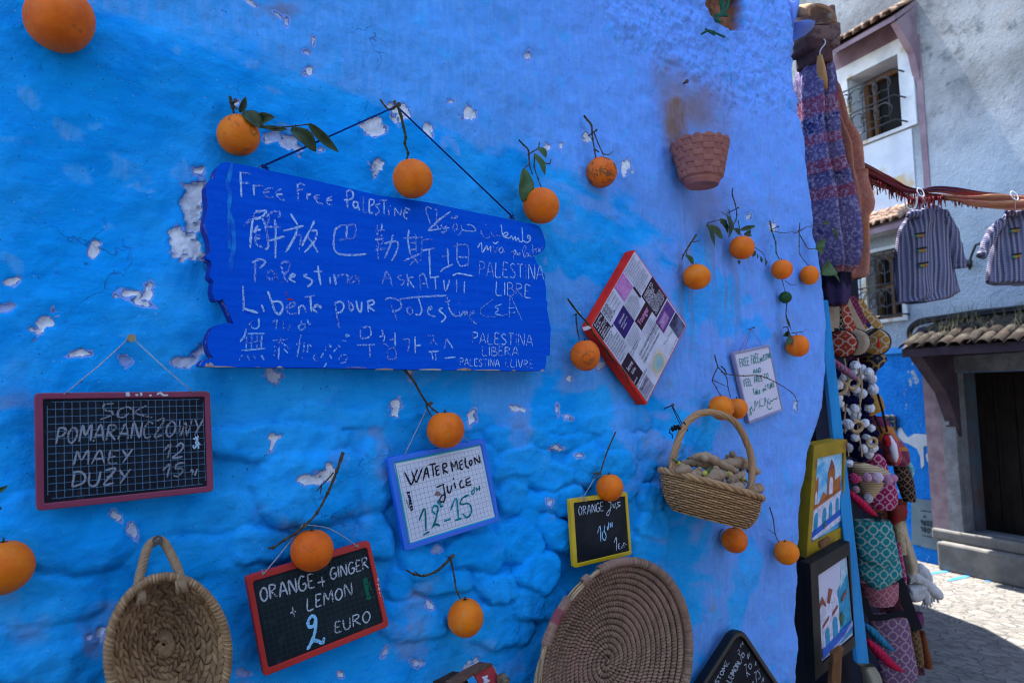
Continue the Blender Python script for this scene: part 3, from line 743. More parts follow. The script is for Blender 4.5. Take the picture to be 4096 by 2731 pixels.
# ---------------------------------------------------------------- slate boards and the other signs
def small_boards():
    # dark red framed ruled slate
    f = zm(0, 1300, 1.96)
    slate = pmat('ruled black slate', (.0055, .0065, .010), (.010, .011, .016), 14, rough=.75, spec=.15, c3=(.016, .018, .024), s3=40)
    root, P0, N, q = framed('chalkboard', 'ruled black chalkboard in a dull crimson frame', 'chalkboard', f,
        [(268, 531), (1648, 517), (1677, 1303), (283, 1458)], (.040, .036, .042), .012, .012, pmat('crimson plastic', (.20, .028, .060), (.24, .035, .075), 9, rough=.45, spec=.4), slate, inner=[(337, 580), (1605, 563), (1625, 1262), (348, 1397)])
    root['label'] = 'wide ruled black chalkboard in a dull crimson frame, hanging from the brass wall plug'
    gridlines(root, P0, N, f, [(370, 603), (1590, 580), (1611, 1243), (375, 1362)], 21, 13, .0006, pmat('pale blue ruling', (.10, .22, .36)), rnd=1)
    p = Pen(P0, N, .0008); W = .0029
    p.trace(f, "890,615 820,620 815,660 880,680 870,705 785,740;1010,640 940,660 920,710 960,725 1010,690;1045,640 1045,735;1145,630 1060,685 1195,725;1010,640 1030,660", W)
    p.write(f, 'POMARANCZOWY', (440, 925), (1575, 855), 125, W, lean=20)
    p.write(f, 'MAEY', (578, 1100), (1025, 1068), 105, W, lean=15); p.write(f, '12', (1270, 1050), (1430, 1038), 110, W, lean=25)
    p.write(f, 'DUZY', (565, 1272), (1005, 1235), 115, W, lean=18); p.write(f, '15', (1265, 1195), (1430, 1180), 100, W, lean=20); p.trace(f, "1490,1140 1510,1135 1505,1170;1525,1180 1545,1125", W)
    p.done('chalk_writing', chalk('grey chalk on slate', (.24, .25, .29), (.012, .013, .018), .40), root)
    p = Pen(P0, N, .0008); p.write(f, 'Spik', (1557, 968), (1553, 866), 0, .0026, up=(-42, 0), jit=0, gap=.12); p.done('maker_mark', pmat('pale print', (.35, .48, .60)), root)
    p = Pen(P0 + N * .0025, N, .0006); p.trace(f, "985,533 1015,533;985,548 1020,549;1060,545 1085,548;1105,528 1108,555;1170,552 1190,548;1230,545 1255,530 1280,548 1318,548", .003); p.done('scuffs', pmat('white scuff', (.6, .55, .58)), root)
    tip = nail(zm(0, 900, 2.352), (1237, 1062), .030, 'brass wall plug with a string over it above the crimson framed chalkboard', pmat('old brass', (.30, .22, .10), rough=.4, spec=.6), .0032, base=(1175, 1090))
    m = MB()
    for hx in (502, 1515):
        h = onp(f(hx, 530 if hx > 1000 else 542), P0 + N * .0025, N); m.tube([h - N * .002, h + N * .0015, (h + tip) / 2 + V(0, -.002, -.001), tip + V(0, .008, .003)], .0009, 5)
    obj('string', m, M_STR, root, smooth=True)
    # red frame
    f = zm(970, 2140, 2.653)
    sl2 = pmat('dusty slate', (.009, .013, .017), (.016, .021, .026), 9, rough=.75, spec=.15, c3=(.022, .028, .034), s3=50)
    root, P0, N, q = framed('chalkboard', 'tilted chalkboard in a bright red frame offering orange, ginger and lemon for 2 euro', 'chalkboard', f,
        [(30, 445), (1350, 56), (1559, 963), (228, 1503)], (.040, .040, .030), .012, .012, pmat('red plastic', (.52, .022, .016), (.44, .016, .012), 8, rough=.42, spec=.4), sl2, inner=[(108, 492), (1320, 128), (1498, 925), (276, 1410)], ri=.006)
    gridlines(root, P0, N, f, [(165, 510), (1290, 180), (1445, 900), (300, 1330)], 21, 14, .0007, pmat('green ruling', (.012, .055, .055)), rnd=1)
    p = Pen(P0, N, .0008); W = .0030
    p.write(f, 'ORANGE', (195, 705), (765, 545), 148, W, lean=-20); p.trace(f, "795,500 875,485;840,435 850,545;505,820 565,803;527,755 548,865", W)
    p.write(f, 'GINGER', (935, 475), (1335, 345), 118, W, lean=-12); p.write(f, 'LEMON', (690, 795), (1160, 632), 125, W, lean=-8); p.write(f, 'EURO', (985, 1035), (1358, 905), 112, W, lean=-10)
    p.done('chalk_writing', chalk('white chalk on slate', (.48, .50, .55), (.02, .024, .03), .42), root)
    p = Pen(P0, N, .0008); p.trace(f, "690,910 735,850 775,885 755,955 705,965 688,910;772,885 770,1000 740,1110 685,1212;740,1110 800,1118 850,1140 865,1078", .0062); p.done('chalk_numeral', chalk('light blue chalk', (.28, .58, .82), (.02, .03, .04), .36), root)
    p = Pen(P0, N, .0008); p.write(f, 'EXPRESS', (1356, 668), (1314, 452), 0, .0038, up=(-34, 6), jit=0, gap=.16); p.write(f, 'junior', (1366, 580), (1346, 485), 0, .0014, up=(-22, 4), jit=0); p.done('maker_mark', pmat('green print', (.008, .12, .07)), root)
    p = Pen(P0 + N * .0025, N, .0006); p.trace(f, "1425,470 1440,450 1435,490;1430,510 1445,530;1440,545 1450,580 1455,550;1450,600 1458,620;1455,640 1465,638", .0022); p.done('scuffs', pmat('pale scuff', (.6, .45, .45)), root)
    z6 = zm(900, 1700, 1.521)
    tip = nail(z6, (487, 608), .05, 'dark nail holding a forked twig and the string of the red framed chalkboard', base=(478, 632))
    m = MB()
    for hx, hy in ((228, 400), (1212, 112)):
        h = onp(f(hx, hy), P0 + N * .0025, N); s = tip + V(0, .010, 0)
        mid = (h + s) / 2 + V(0, 0, .012 if hx > 600 else -.002)
        m.tube(catmull([h - N * .002, h + N * .001, mid, s], 4), .0010, 5)
        for k in range(4): m.tube([h, h + V(random.uniform(-.010, .004), -.002, random.uniform(0, .010))], .0005, 4)
    obj('string', m, M_STR, root, smooth=True)
    # blue framed whiteboard
    f = zm(1530, 1740, 3.266)
    wht = pmat('white enamel', (.60, .60, .68), (.66, .66, .72), 7, rough=.35, spec=.4)
    root, P0, N, q = framed('whiteboard', 'tilted squared whiteboard in a sky blue frame advertising watermelon juice', 'whiteboard', f,
        [(60, 300), (1336, 42), (1537, 1120), (292, 1520)], (.034, .034, .026), .012, .012, pmat('bright blue plastic', (.006, .12, .62), (.008, .15, .68), 8, rough=.4, spec=.4), wht, inner=[(150, 357), (1287, 122), (1479, 1075), (353, 1422)])
    gridlines(root, P0, N, f, [(197, 410), (1255, 175), (1432, 1035), (388, 1365)], 21, 14, .0006, pmat('blue ruling', (.16, .24, .42)))
    p = Pen(P0, N, .0005); p.line([f(160, 362), f(1283, 130)], .0030); p.line([f(1282, 130), f(1472, 1070)], .0028); p.line([f(1472, 1068), f(358, 1412)], .0035); p.line([f(358, 1412), f(160, 362)], .0030); p.done('trim', pmat('turquoise trim', (.02, .42, .42)), root)
    p = Pen(P0, N, .0009); W = .0036
    p.trace(f, "285,480 330,570 375,640 420,530 455,440;378,465 435,610 480,520 520,420;530,590 570,420 605,560;540,510 595,490;600,385 695,370;650,385 665,540;735,395 690,420 700,460 740,445;700,460 705,520 745,505;780,380 800,510;780,380 825,365 830,410 790,440 855,495;890,345 915,475;890,345 935,410 960,335 985,450;1045,320 1005,350 1010,385 1045,375;1010,385 1015,440 1050,440;1075,290 1085,400 1130,430;1150,320 1130,355 1150,395 1168,350 1150,320;1190,285 1215,380;1190,285 1270,355 1252,255", W)
    p.trace(f, "700,680 805,635;790,640 815,800 790,870 745,850 770,790 812,770;840,660 850,730 880,745 905,650;930,615 955,695;915,562 930,570;1040,580 1010,620 1020,680 1072,668;1145,550 1090,580 1100,620 1150,600;1100,620 1090,655 1160,640", W)
    p.done('marker_writing', chalk('dry black marker', (.030, .020, .030), (.20, .18, .22), .36, 300), root)
    p = Pen(P0, N, .0009); W = .0042
    p.trace(f, "475,1110 550,955 565,1250;525,1300 615,1255;690,1030 645,980 680,915 725,950 710,1020 690,1030;725,950 690,1110 645,1210;650,1190 700,1160 745,1180;710,880 740,855 745,885 715,890;740,850 762,930 788,915;800,1120 890,1090;885,980 960,820 990,1090;945,1110 1030,1080;1130,775 1040,820 1020,900 1120,890 1160,960 1140,1040 1090,1070 1045,1020", W)
    p.trace(f, "1195,670 1195,750 1165,765 1165,730 1195,705;1225,680 1235,730;1262,655 1268,725;1230,705 1265,690", W * .7)
    p.done('marker_numerals', chalk('green marker', (.003, .14, .14), (.01, .28, .36), .44, 160), root)
    p = Pen(P0, N, .0009); p.write(f, 'EXPRESS', (318, 742), (368, 985), 0, .0022, up=(29, -7), jit=0, gap=.16); p.write(f, 'junior', (306, 838), (336, 950), 0, .0010, up=(22, -4), jit=0); p.done('maker_mark', pmat('navy print', (.012, .02, .05)), root)
    m = MB(); m.add([onp(f(720 + 38 * math.cos(t) * (1 + .3 * math.sin(3 * t)), 760 + 40 * math.sin(t) * (1 + .2 * math.cos(2 * t))), P0, N) + N * .0004 for t in np.linspace(0, 6.28, 15)[:-1]], [tuple(range(14))]); obj('stain', m, pmat('brown smear', (.22, .15, .13)), root)
    m = MB(); tipw = wall(zm(1000, 1450, 1.3836)(998, 228), .03)
    for hx, hy in ((285, 260), (1135, 85)):
        h = onp(f(hx, hy), P0 + N * .0025, N); m.tube([h - N * .002, h + N * .001, tipw + V(0, .008, -.003)], .0010, 5)
    obj('string', m, M_STR, root, smooth=True)
    nail(zm(1000, 1450, 1.3836), (1000, 226), .035, 'short nail under the big board holding the whiteboard string and an orange twig', base=(985, 236))
    # yellow frame
    f = zm(2260, 1940, 4.357)
    root, P0, N, q = framed('chalkboard', 'small square chalkboard in a yellow frame selling orange juice above the coiled straw tray', 'chalkboard', f,
        [(82, 246), (1088, 114), (1167, 1207), (160, 1447)], (.045, .040, .034), .012, .008, pmat('yellow plastic', (.62, .40, .008), (.55, .34, .006), 10, rough=.42, spec=.4), pmat('wiped slate', (.006, .008, .012), (.015, .018, .024), 9, rough=.7, spec=.15), inner=[(155, 308), (1051, 190), (1126, 1145), (222, 1362)])
    p = Pen(P0, N, .0008); W = .0026
    p.write(f, 'ORANGE', (235, 525), (665, 440), 150, W, lean=-5)
    p.trace(f, "750,290 795,300 790,400 760,510 730,520 725,480 790,400 800,370;830,320 840,380 865,375 870,300;960,290 910,300 930,340 960,350 895,385 890,415", W)
    p.trace(f, "848,1000 890,910 895,1135;955,1010 925,1030 930,1090 960,1108;930,1060 950,1050;970,1050 985,1100 1000,1040;1015,1000 1025,1080;1020,1010 1040,1000;1048,1030 1068,1028", W)
    p.done('chalk_writing', chalk('pale chalk on slate', (.45, .52, .62), (.015, .018, .024), .42), root)
    p = Pen(P0, N, .0008); p.trace(f, "560,835 608,705 620,975;680,790 650,830 650,910 690,955 712,880 680,790;680,790 690,690;755,640 755,720 740,770 730,740 750,710;785,650 788,735;815,640 818,730;785,700 815,690", W * 1.2); p.done('chalk_numerals', chalk('sky chalk on slate', (.34, .60, .84), (.015, .018, .024), .38), root)
    z5 = zm(1000, 1450, 1.3836)
    m = MB(); h = onp(f(300, 235), P0 + N * .0025, N); t = wall(z5(1918, 622), .04); m.tube([h, t], .0009, 5); m.tube([h + V(-.012, -.002, .004), h, h + V(.010, -.003, -.008)], .0011, 5); m.tube([h + V(-.004, -.002, .008), h + V(.012, -.002, -.002)], .0009, 5)
    obj('string', m, M_STR, root, smooth=True)
    # white laminated sign
    f = zm(2900, 1360, 4.354)
    root, P0, N, q = framed('small_sign', 'narrow white sign in a lavender frame lettered in green, beside the pair of oranges', 'sign', f,
        [(142, 205), (776, 76), (1018, 1222), (424, 1466)], (.028, .022, .020), .012, .008, pmat('grey lavender plastic', (.24, .22, .34), (.28, .26, .38), 9, rough=.5), pmat('lilac white card', (.58, .52, .62), (.62, .56, .65), 6, rough=.5), inner=[(180, 250), (768, 122), (991, 1192), (430, 1410)])
    p = Pen(P0, N, .0008); W = .0030
    p.write(f, 'FREE', (262, 470), (425, 428), 140, W, lean=-22); p.write(f, 'FREE', (462, 425), (592, 385), 150, W, lean=-15); p.write(f, 'paLESTINE', (605, 375), (800, 300), 88, W, lean=-8, gap=.1)
    p.write(f, 'AND', (490, 582), (626, 556), 72, W, lean=-4); p.write(f, 'FEEL', (335, 815), (470, 780), 118, W, lean=-18); p.write(f, 'FREE', (515, 742), (650, 712), 100, W, lean=-8); p.write(f, 'TO', (672, 690), (748, 660), 88, W)
    p.write(f, 'Take', (492, 965), (612, 925), 108, W, lean=-15); p.write(f, 'picTURE'.replace('c', 'C'), (658, 895), (862, 805), 82, W, lean=-8)
    p.trace(f, "905,980 890,1030 850,1020 820,1060 790,1050 780,1110 740,1060 760,1010;740,1060 730,1150 770,1205 820,1165;700,1000 710,1090;680,1000 690,1110 640,1150 600,1130;600,1040 605,1130 580,1180;560,1060 575,1130;530,1050 545,1150;510,1060 520,1180 490,1230 460,1170;470,1150 430,1230 460,1300 450,1250;420,1190 440,1250 420,1320;622,1030 632,1032;645,1025 652,1027", W)
    p.done('marker_writing', pmat('green marker ink', (.006, .16, .13), (.02, .24, .20), 120), root)
    z7 = zm(2000, 900, 1.809)
    tip = nail(z7, (1838, 742), .03, 'small nail carrying the red thread of the white sign', base=(1800, 758), r=.0014)
    m = MB()
    for a in ((240, 200), (340, 170), (640, 95)):
        m.tube([onp(f(*a), P0 + N * .0025, N), tip + V(0, .010, -.002)], .0008, 5)
    obj('thread', m, pmat('red thread', (.35, .03, .09)), root, smooth=True)
small_boards()

# ---------------------------------------------------------------- the lozenge canvas
def text_shapes(txt, size=1.0):
    cu = bpy.data.curves.new('t', 'FONT'); cu.body = txt; cu.size = size; cu.resolution_u = 2; cu.fill_mode = 'FRONT'
    o = bpy.data.objects.new('t', cu); COL.objects.link(o)
    dg = bpy.context.evaluated_depsgraph_get(); me = o.evaluated_get(dg).to_mesh()
    v = np.array([x.co[:2] for x in me.vertices]) if len(me.vertices) else np.zeros((0, 2)); f = [tuple(p.vertices) for p in me.polygons]
    o.evaluated_get(dg).to_mesh_clear()
    bpy.data.objects.remove(o); bpy.data.curves.remove(cu)
    return v, f
def lozenge():
    f = zm(2300, 980, 2.306)
    T, R, B, L = (548, 40), (1033, 741), (657, 1476), (136, 752)
    a, b, c = wall(f(*L), .040), wall(f(*T), .036), wall(f(*B), .036)
    P0, N = plane3(a, b, c)
    if N[1] > 0: N = -N
    q = [onp(f(*p), P0, N) for p in (L, T, R, B)]
    root = thing('canvas_print', 'lozenge hung canvas of motivational quotes with bright red sides', 'canvas', sum(q) / 4 * V(1, 1, 0) + V(0, 0, min(p[2] for p in q)))
    red = pmat('scarlet canvas edge', (.72, .030, .010), (.58, .014, .008), 14, rough=.6, bscale=200)
    m = MB(); m.prism(rloop(q, .004), -N * .034); obj('stretcher', m, red, root, bevel=.002)
    bl = lambda u, v, k=.0006: (q[0] * (1 - u) + q[1] * u) * (1 - v) + (q[3] * (1 - u) + q[2] * u) * v + N * k
    def quad(u0, u1, v0, v1, k): return [bl(u0, v0, k), bl(u1, v0, k), bl(u1, v1, k), bl(u0, v1, k)]
    def block(col, rects, k, name='print_block', c2=None):
        mt = pmat('print', col, c2 or tuple(x * .8 for x in col), 25, rough=.55)
        for r in rects:
            m = MB(); m.add(quad(*r, k), [(0, 3, 2, 1)]); obj(name, m, mt, root)
    block((.56, .53, .62), [(.028, .985, .012, .985)], .0008, 'paper')
    block((.030, .010, .022), [(.03, .20, .015, .20), (.72, .985, .33, .61), (.47, .72, .405, .53), (.03, .19, .51, .78), (.20, .235, .20, .215), (.69, .72, .20, .33)], .0011)
    block((.36, .12, .34), [(.50, .70, .015, .195)], .0011, c2=(.46, .20, .42))
    block((.035, .012, .15), [(.24, .47, .20, .40)], .0011, c2=(.02, .01, .07))
    block((.060, .030, .20), [(.68, .97, .625, .78)], .0011, c2=(.16, .04, .15))
    block((.34, .16, .36), [(.70, .86, .66, .75)], .0014)
    block((.035, .02, .05), [(.80, .975, .79, .98)], .0011, c2=(.12, .14, .25))
    block((.33, .30, .38), [(.03, .21, .82, .97)], .0011)
    block((.58, .50, .44), [(.29, .53, .80, .975)], .0011)
    m = MB()
    for rr, k in ((.096, .0013), (.084, .0015)):
        pass
    m.add([bl(.41 + .10 * math.cos(t), .89 + .078 * math.sin(t), .0014) for t in np.linspace(0, 6.283, 25)[:-1]], [tuple(range(24))]); obj('roundel_rim', m, pmat('amber ring', (.55, .30, .12), (.6, .42, .22), 30), root)
    m = MB(); m.add([bl(.41 + .088 * math.cos(t), .89 + .068 * math.sin(t), .0017) for t in np.linspace(0, 6.283, 25)[:-1]], [tuple(range(24))]); obj('roundel', m, pmat('pale roundel', (.22, .36, .40), (.42, .42, .28), 14), root)
    def put(mb, txt, u0, v0, size, k=.0019, w=None, asp=1.0):
        v, fc = text_shapes(txt)
        if not len(v): return
        s = size if w is None else None
        wx = v[:, 0].max() - v[:, 0].min()
        sx = size * asp if w is None else w / wx
        mb.add([bl(u0 + (x - v[:, 0].min()) * sx, v0 - y * size, k) for x, y in v], [tuple(reversed(t)) for t in fc])
    dark, white, pink, grey = MB(), MB(), MB(), MB()
    for i, t in enumerate(('Everything', 'we do', 'and everything', "we don't do", 'makes a', 'difference.')): put(white, t, .045, .048 + i * .028, .034)
    for i, t in enumerate(('NEVER', 'NEVER', 'NEVER', 'GIVE UP')): put(dark, t, .215, .055 + i * .036, .046, asp=.8)
    for i, t in enumerate(('GOOD', 'VIBES', 'ONLY')): put(pink, t, .53, .075 + i * .05, .062)
    for i, t in enumerate(('The best kind of people are', 'the ones that come into', 'your life, and make you', 'see the sun where you once', 'saw clouds. The people', 'that believe in you so', 'much, you start to believe', 'in you too. The people that', 'love you, simply for being', 'you. The once in a lifetime', 'kind of people.')): put(grey, t, .715, .040 + i * .027, .030, asp=.72)
    for i, t in enumerate(('I WANT TO', 'INSPIRE', 'PEOPLE.')): put(white, t, .74, .385 + i * .042, .056, w=(.19, .165, .15)[i])
    for i, t in enumerate(('I WANT SOMEONE TO', 'LOOK AT ME AND SAY', '"BECAUSE OF YOU', 'I DIDN\'T GIVE UP."')): put(white, t, .74, .50 + i * .029, .036, w=.225)
    for i, t in enumerate(('Believe in', 'yourself.', 'You are braver', 'than you think,', 'more talented', 'than you know,', 'and capable of', 'more than you', 'imagine.')): put(dark, t, .04, .235 + i * .031, .037, w=(.13, .12, .18, .18, .16, .18, .18, .175, .11)[i])
    for i, t in enumerate(('ALWAYS REMEMBER THAT NO ONE', 'CAN DO WHAT YOU DO, LIKE YOU DO.', 'EMBRACE YOUR UNIQUENESS.')): put(dark, t, .27, .655 + i * .043, .036, w=(.42, .46, .37)[i])
    put(white, 'DREAM', .30, .27, .036); put(white, "until you're", .29, .305, .030); put(white, 'awake', .30, .335, .030); put(pink, 'Younger', .49, .485, .085, w=.21)
    put(dark, 'Beautiful.', .05, .87, .060, w=.15); put(grey, 'Definition:', .05, .90, .022); put(grey, 'A person who is reading this.', .05, .925, .022, asp=.6); put(dark, 'be the exception', .03, .805, .036, w=.22)
    put(dark, 'THE ONLY FAILURE', .195, .545, .026, w=.16); put(dark, 'IS NOT TO TRY', .195, .575, .026, w=.14); put(grey, 'words of life', .58, .968, .024, w=.2)
    for i in range(9): put(dark, 'the work dream live love hope'[i:i + 22], .47, .225 + i * .019, .022, w=.21 - abs(i - 4) * .016)
    for i in range(7): put(grey, 'be kind today and always be you'[i:], .25, .43 + i * .022, .021, w=.2 - .006 * i)
    for i in range(6): put(grey, 'keep on going you will get there'[i:], .47, .555 + i * .022, .021, w=.19)
    for i in range(4): put(grey, 'never settle for less than best'[i:], .33, .035 + i * .04, .026, w=.14)
    put(white, 'find your', .72, .69, .022, w=.12); put(white, 'way', .74, .715, .022)
    for i in range(3): put(grey, 'YOU ARE HERE'[i:], .82, .84 + i * .04, .03, w=.12)
    put(white, 'love', .06, .62, .07, w=.10); put(white, 'life', .08, .68, .05, w=.07); put(white, 'more', .03, .75, .04, w=.07)
    for k, (u, v) in enumerate(((.62, .83), (.67, .84), (.72, .83), (.77, .845))):
        dark.strip([bl(u + .018 * math.cos(t), v + .022 * math.sin(t), .0019) for t in np.linspace(.2, 3.0, 7)], .0012, N)
    obj('print_text', dark, pmat('black print', (.02, .015, .03)), root); obj('print_text', white, pmat('white print', (.66, .60, .68)), root)
    obj('print_text', pink, pmat('pink print', (.80, .28, .55)), root); obj('print_text', grey, pmat('grey print', (.10, .09, .15)), root)
    m = MB(); z7 = zm(2000, 900, 1.809)
    m.add([onp(z7(x, y), P0, N) + N * .0009 for x, y in ((592, 740), (640, 728), (660, 745), (630, 760), (605, 765))], [(0, 1, 2, 3, 4)]); obj('worn_corner', m, pmat('worn white', (.5, .45, .5)), root)
lozenge()

# ---------------------------------------------------------------- black lozenge price board at the foot
def black_board():
    f = zm(2750, 2400, 4.276)
    T, L, R = (906, 425), (-380, 2420), (2230, 2420)
    a, b, c = wall(f(*T), .035), wall(f(*L), .045), wall(f(*R), .045)
    P0, N = plane3(a, b, c)
    if N[1] > 0: N = -N
    q = [onp(f(*p), P0, N) for p in (L, T, R)]; q.append(q[0] + q[2] - q[1])
    root = thing('price_board', 'black lozenge price board with a raised rim and chalked lemon prices', 'price board', sum(q) / 4 * V(1, 1, 0) + V(0, 0, min(p[2] for p in q)))
    blk = pmat('black lacquer', (.004, .004, .006), (.007, .007, .009), 10, rough=.4, spec=.3)
    m = MB(); m.ring(rloop(q, .05, 9), rloop(inset(q, .016), .04, 9), -N * .03); obj('rim', m, blk, root, bevel=.004)
    m = MB(); m.prism([p - N * .010 for p in rloop(inset(q, .015), .04, 9)], -N * .015); obj('panel', m, pmat('matt slate', (.008, .008, .011), (.014, .013, .018), 12, rough=.75, spec=.1), root)
    p = Pen(P0 - N * .010, N, .0008); W = .0032
    up = (-62, -34)
    p.write(f, 'STOME', (520, 1430), (715, 1060), 0, W, up=up); p.write(f, 'LEMON', (735, 1410), (905, 1075), 0, W * 1.3, up=(-72, -42))
    p.trace(f, "845,870 875,840 890,880 865,915 900,940 925,1085;945,885 922,930 945,975 968,930 945,885;965,1110 1000,1090 1000,1180 1020,1310;1010,1230 1070,1270;1070,1070 1040,1120 1070,1170 1095,1120 1070,1070;1130,1240 1170,1215 1165,1300 1180,1400;1230,1170 1190,1200 1230,1240 1240,1310 1200,1350;895,800 915,740 920,800;930,700 950,760;1015,990 1030,910 1040,1000;1050,880 1060,960;1150,1120 1165,1040 1170,1110;1265,1400 1290,1320 1300,1390;1100,1410 1130,1380", W)
    p.done('chalk_writing', chalk('grey chalk on black', (.34, .37, .42), (.014, .013, .018), .42), root)
black_board()
# ================================================================ oranges hung on twigs
def orange_mat(name, seed, dirty=.5, c1=(.70, .118, .001), c2=(.80, .168, .002), green=False):
    k = NT(name)
    off = k.n('Mapping'); off.inputs['Location'].default_value = (seed * 1.7, seed * .9, seed * 2.3); k.lk(k.co(), off.inputs[0])
    co = off.outputs[0]
    if not green:
        q = ((seed * 37) % 11) / 10 - .5; c1 = (c1[0] * (1 + .12 * q), c1[1] * (1 + .4 * q), c1[2]); c2 = (c2[0], c2[1] * (1 + .35 * q), c2[2])
    c = k.mix(k.ramp(k.noise(22, 4, .6, co=co), .35, .65), c1, c2)
    if not green:
        c = k.mix(k.math('MULTIPLY', k.ramp(k.noise(30, 5, .7, co=co), .56, .66), .55), c, (.64, .20, .035))
        c = k.mix(k.math('MULTIPLY', k.ramp(k.noise(36, 6, .75, co=co, dist=1.2), .64 - .13 * dirty, .71 - .13 * dirty), min(.95, .35 + .5 * dirty)), c, (.17, .065, .018))
        c = k.mix(k.math('MULTIPLY', k.ramp(k.noise(260, 2, .5, co=co), .69, .73), .5), c, (.30, .10, .02))
    k.color(c); k.rough(.55, .22)
    vo = k.n('TexVoronoi'); vo.inputs['Scale'].default_value = 520; k.lk(co, vo.inputs['Vector'])
    h = k.math('ADD', vo.outputs['Distance'], k.math('MULTIPLY', k.noise(60, 3, co=co), 1.2))
    k.bump(h, .32, .0012)
    return k.m
M_TWIG = pmat('brown twig', (.045, .035, .018), (.085, .06, .035), 90, rough=.8, bscale=300, bstr=.4)
M_TWIGG = pmat('green twig', (.040, .050, .016), (.03, .03, .012), 60, rough=.7)
M_LEAF = pmat('dry green leaf', (.022, .045, .014), (.045, .065, .020), 60, rough=.55, spec=.35, bscale=160, bstr=.3, c3=(.06, .06, .03), s3=90)
M_LEAF2 = pmat('fresh green leaf', (.030, .075, .014), (.055, .10, .022), 50, rough=.5, spec=.35, bscale=160, bstr=.3)
M_CALYX = pmat('dried calyx', (.05, .035, .015), (.03, .035, .012), 200)

def fruit_size(p, w, h):
    """centre and radius of a round fruit that touches the wall and fills w x h photo pixels (2352 scale)"""
    r = .035
    for _ in range(6):
        c = wall(p, r * .96)
        z = -((c - CAM) @ RW)[2]
        th = math.atan(math.hypot(p[0] - CX, p[1] - CY) / F)
        r = math.sqrt(w * h) * K / 2 * z / F * math.sqrt(math.cos(th))
    return r
def mk_leaf(f, base, tip, wpx, o0, o1, mat, root, curl=.5, bend=.15):
    a, b = wall(f(*base), o0), wall(f(*tip), o1)
    ax = b - a; L = np.linalg.norm(ax); ax /= L
    z = -((a - CAM) @ RW)[2]; sc = abs(f(1, 0)[0] - f(0, 0)[0]) * z / F
    W = wpx * sc * .66
    nrm = V(0, -1, 0); side = unit(np.cross(nrm, ax)); nrm = np.cross(ax, side)
    P = np.zeros((11, 7, 3)); tw = random.uniform(-.5, .5)
    for i in range(11):
        t = i / 10; w = W * (math.sin(math.pi * min(1, t * .93 + .05)) ** .75) * (1 - .25 * t)
        if i == 10: w = .0002
        an = tw * (t - .5)
        s = side * math.cos(an) + nrm * math.sin(an); nn = nrm * math.cos(an) - side * math.sin(an)
        for j in range(7):
            q = (j - 3) / 3
            P[i, j] = a + ax * L * t + s * w * q + nn * (curl * w * (abs(q) ** 1.4) + bend * L * (math.sin(math.pi * t) * .5 - .25 * t) + .10 * w * math.sin(9 * t + 3 * q))
    m = MB(); m.grid(P)
    obj('leaf', m, mat, root, smooth=True, solid=.0006)
def mk_twig(f, pts, o0, o1, r, mat, root, name='twig'):
    n = len(pts)
    w = [wall(f(*p), o0 + (o1 - o0) * i / max(n - 1, 1)) for i, p in enumerate(pts)]
    q = catmull(w, 5) if n > 2 else [w[0] + (w[1] - w[0]) * t for t in np.linspace(0, 1, 5)]
    m = MB(); k = len(q)
    m.tube(q, [r * (1.15 - .45 * i / k) * (1 + random.uniform(-.18, .22)) for i in range(k)], 6)
    for p in w[1:-1]:
        m.ball(p, r * 1.5, 6, 5)
    obj(name, m, mat, root, smooth=True)
ORANGES = []
def mk_orange(label, cx, cy, w, h, extra=0, seed=1, dirty=.5, twigs=(), leaves=(), squash=(1, 1), kind='orange', mat=None, tilt=0, calyx=True):
    p = d(cx, cy); r = fruit_size(p, w, h)
    c = wall(p, r * .96 + extra)
    if extra: r *= 1 - extra * .75; c = wall(p, r * .96 + extra)
    root = thing(kind, label, 'fruit' if kind == 'lime' else 'orange', c - V(0, 0, r), 'oranges hung on the blue wall' if kind == 'orange' else None)
    rs = np.random.default_rng(seed); ph = rs.uniform(0, 6.28, 6)
    def fn(u):
        k = 1 + .022 * math.sin(2 * u[0] + ph[0]) * math.cos(2 * u[1] + ph[1]) + .016 * math.sin(3 * u[2] + ph[2]) * math.cos(3 * u[0] + ph[3])
        k -= .07 * max(0, (u[2] - .90) / .10) ** 1.5 + .03 * max(0, (-u[2] - .94) / .06) ** 2
        return k
    ca, sa = math.cos(tilt), math.sin(tilt)
    A = V((ca, 0, sa), (0, 1, 0), (-sa, 0, ca))
    m = MB(); m.ball(c, (r * squash[0], r * squash[0], r * squash[1]), 32, 22, ax=A, fn=fn)
    obj('peel', m, mat or orange_mat('orange peel', seed, dirty), root, smooth=True)
    if calyx:
        up = A[2]; m = MB(); q = c + up * r * squash[1] * .93
        for k in range(5):
            an = k * 1.2566 + ph[4]; e = V(math.cos(an), math.sin(an), 0)
            m.add([q, q + e * .0035 + up * .0012 + np.cross(e, up) * .0018, q + e * .0062 + up * .0003, q + e * .0035 + up * .0012 - np.cross(e, up) * .0018], [(0, 1, 2, 3)])
        m.tube([q - up * .001, q + up * .006], .0016, 6)
        obj('calyx', m, M_CALYX, root)
    for t in twigs:
        f, pts, o0, o1, rr = t[:5]
        mk_twig(f, pts, o0, r * o1 if o1 > .3 else o1, rr, M_TWIGG if len(t) > 5 else M_TWIG, root)
    for l in leaves:
        f, b, tp, ww, o0, o1 = l[:6]
        mk_leaf(f, b, tp, ww, o0, o1, l[6] if len(l) > 6 else M_LEAF, root, *(l[7:] if len(l) > 7 else (random.uniform(.4, 1.1), random.uniform(-.25, .3))))
    return root

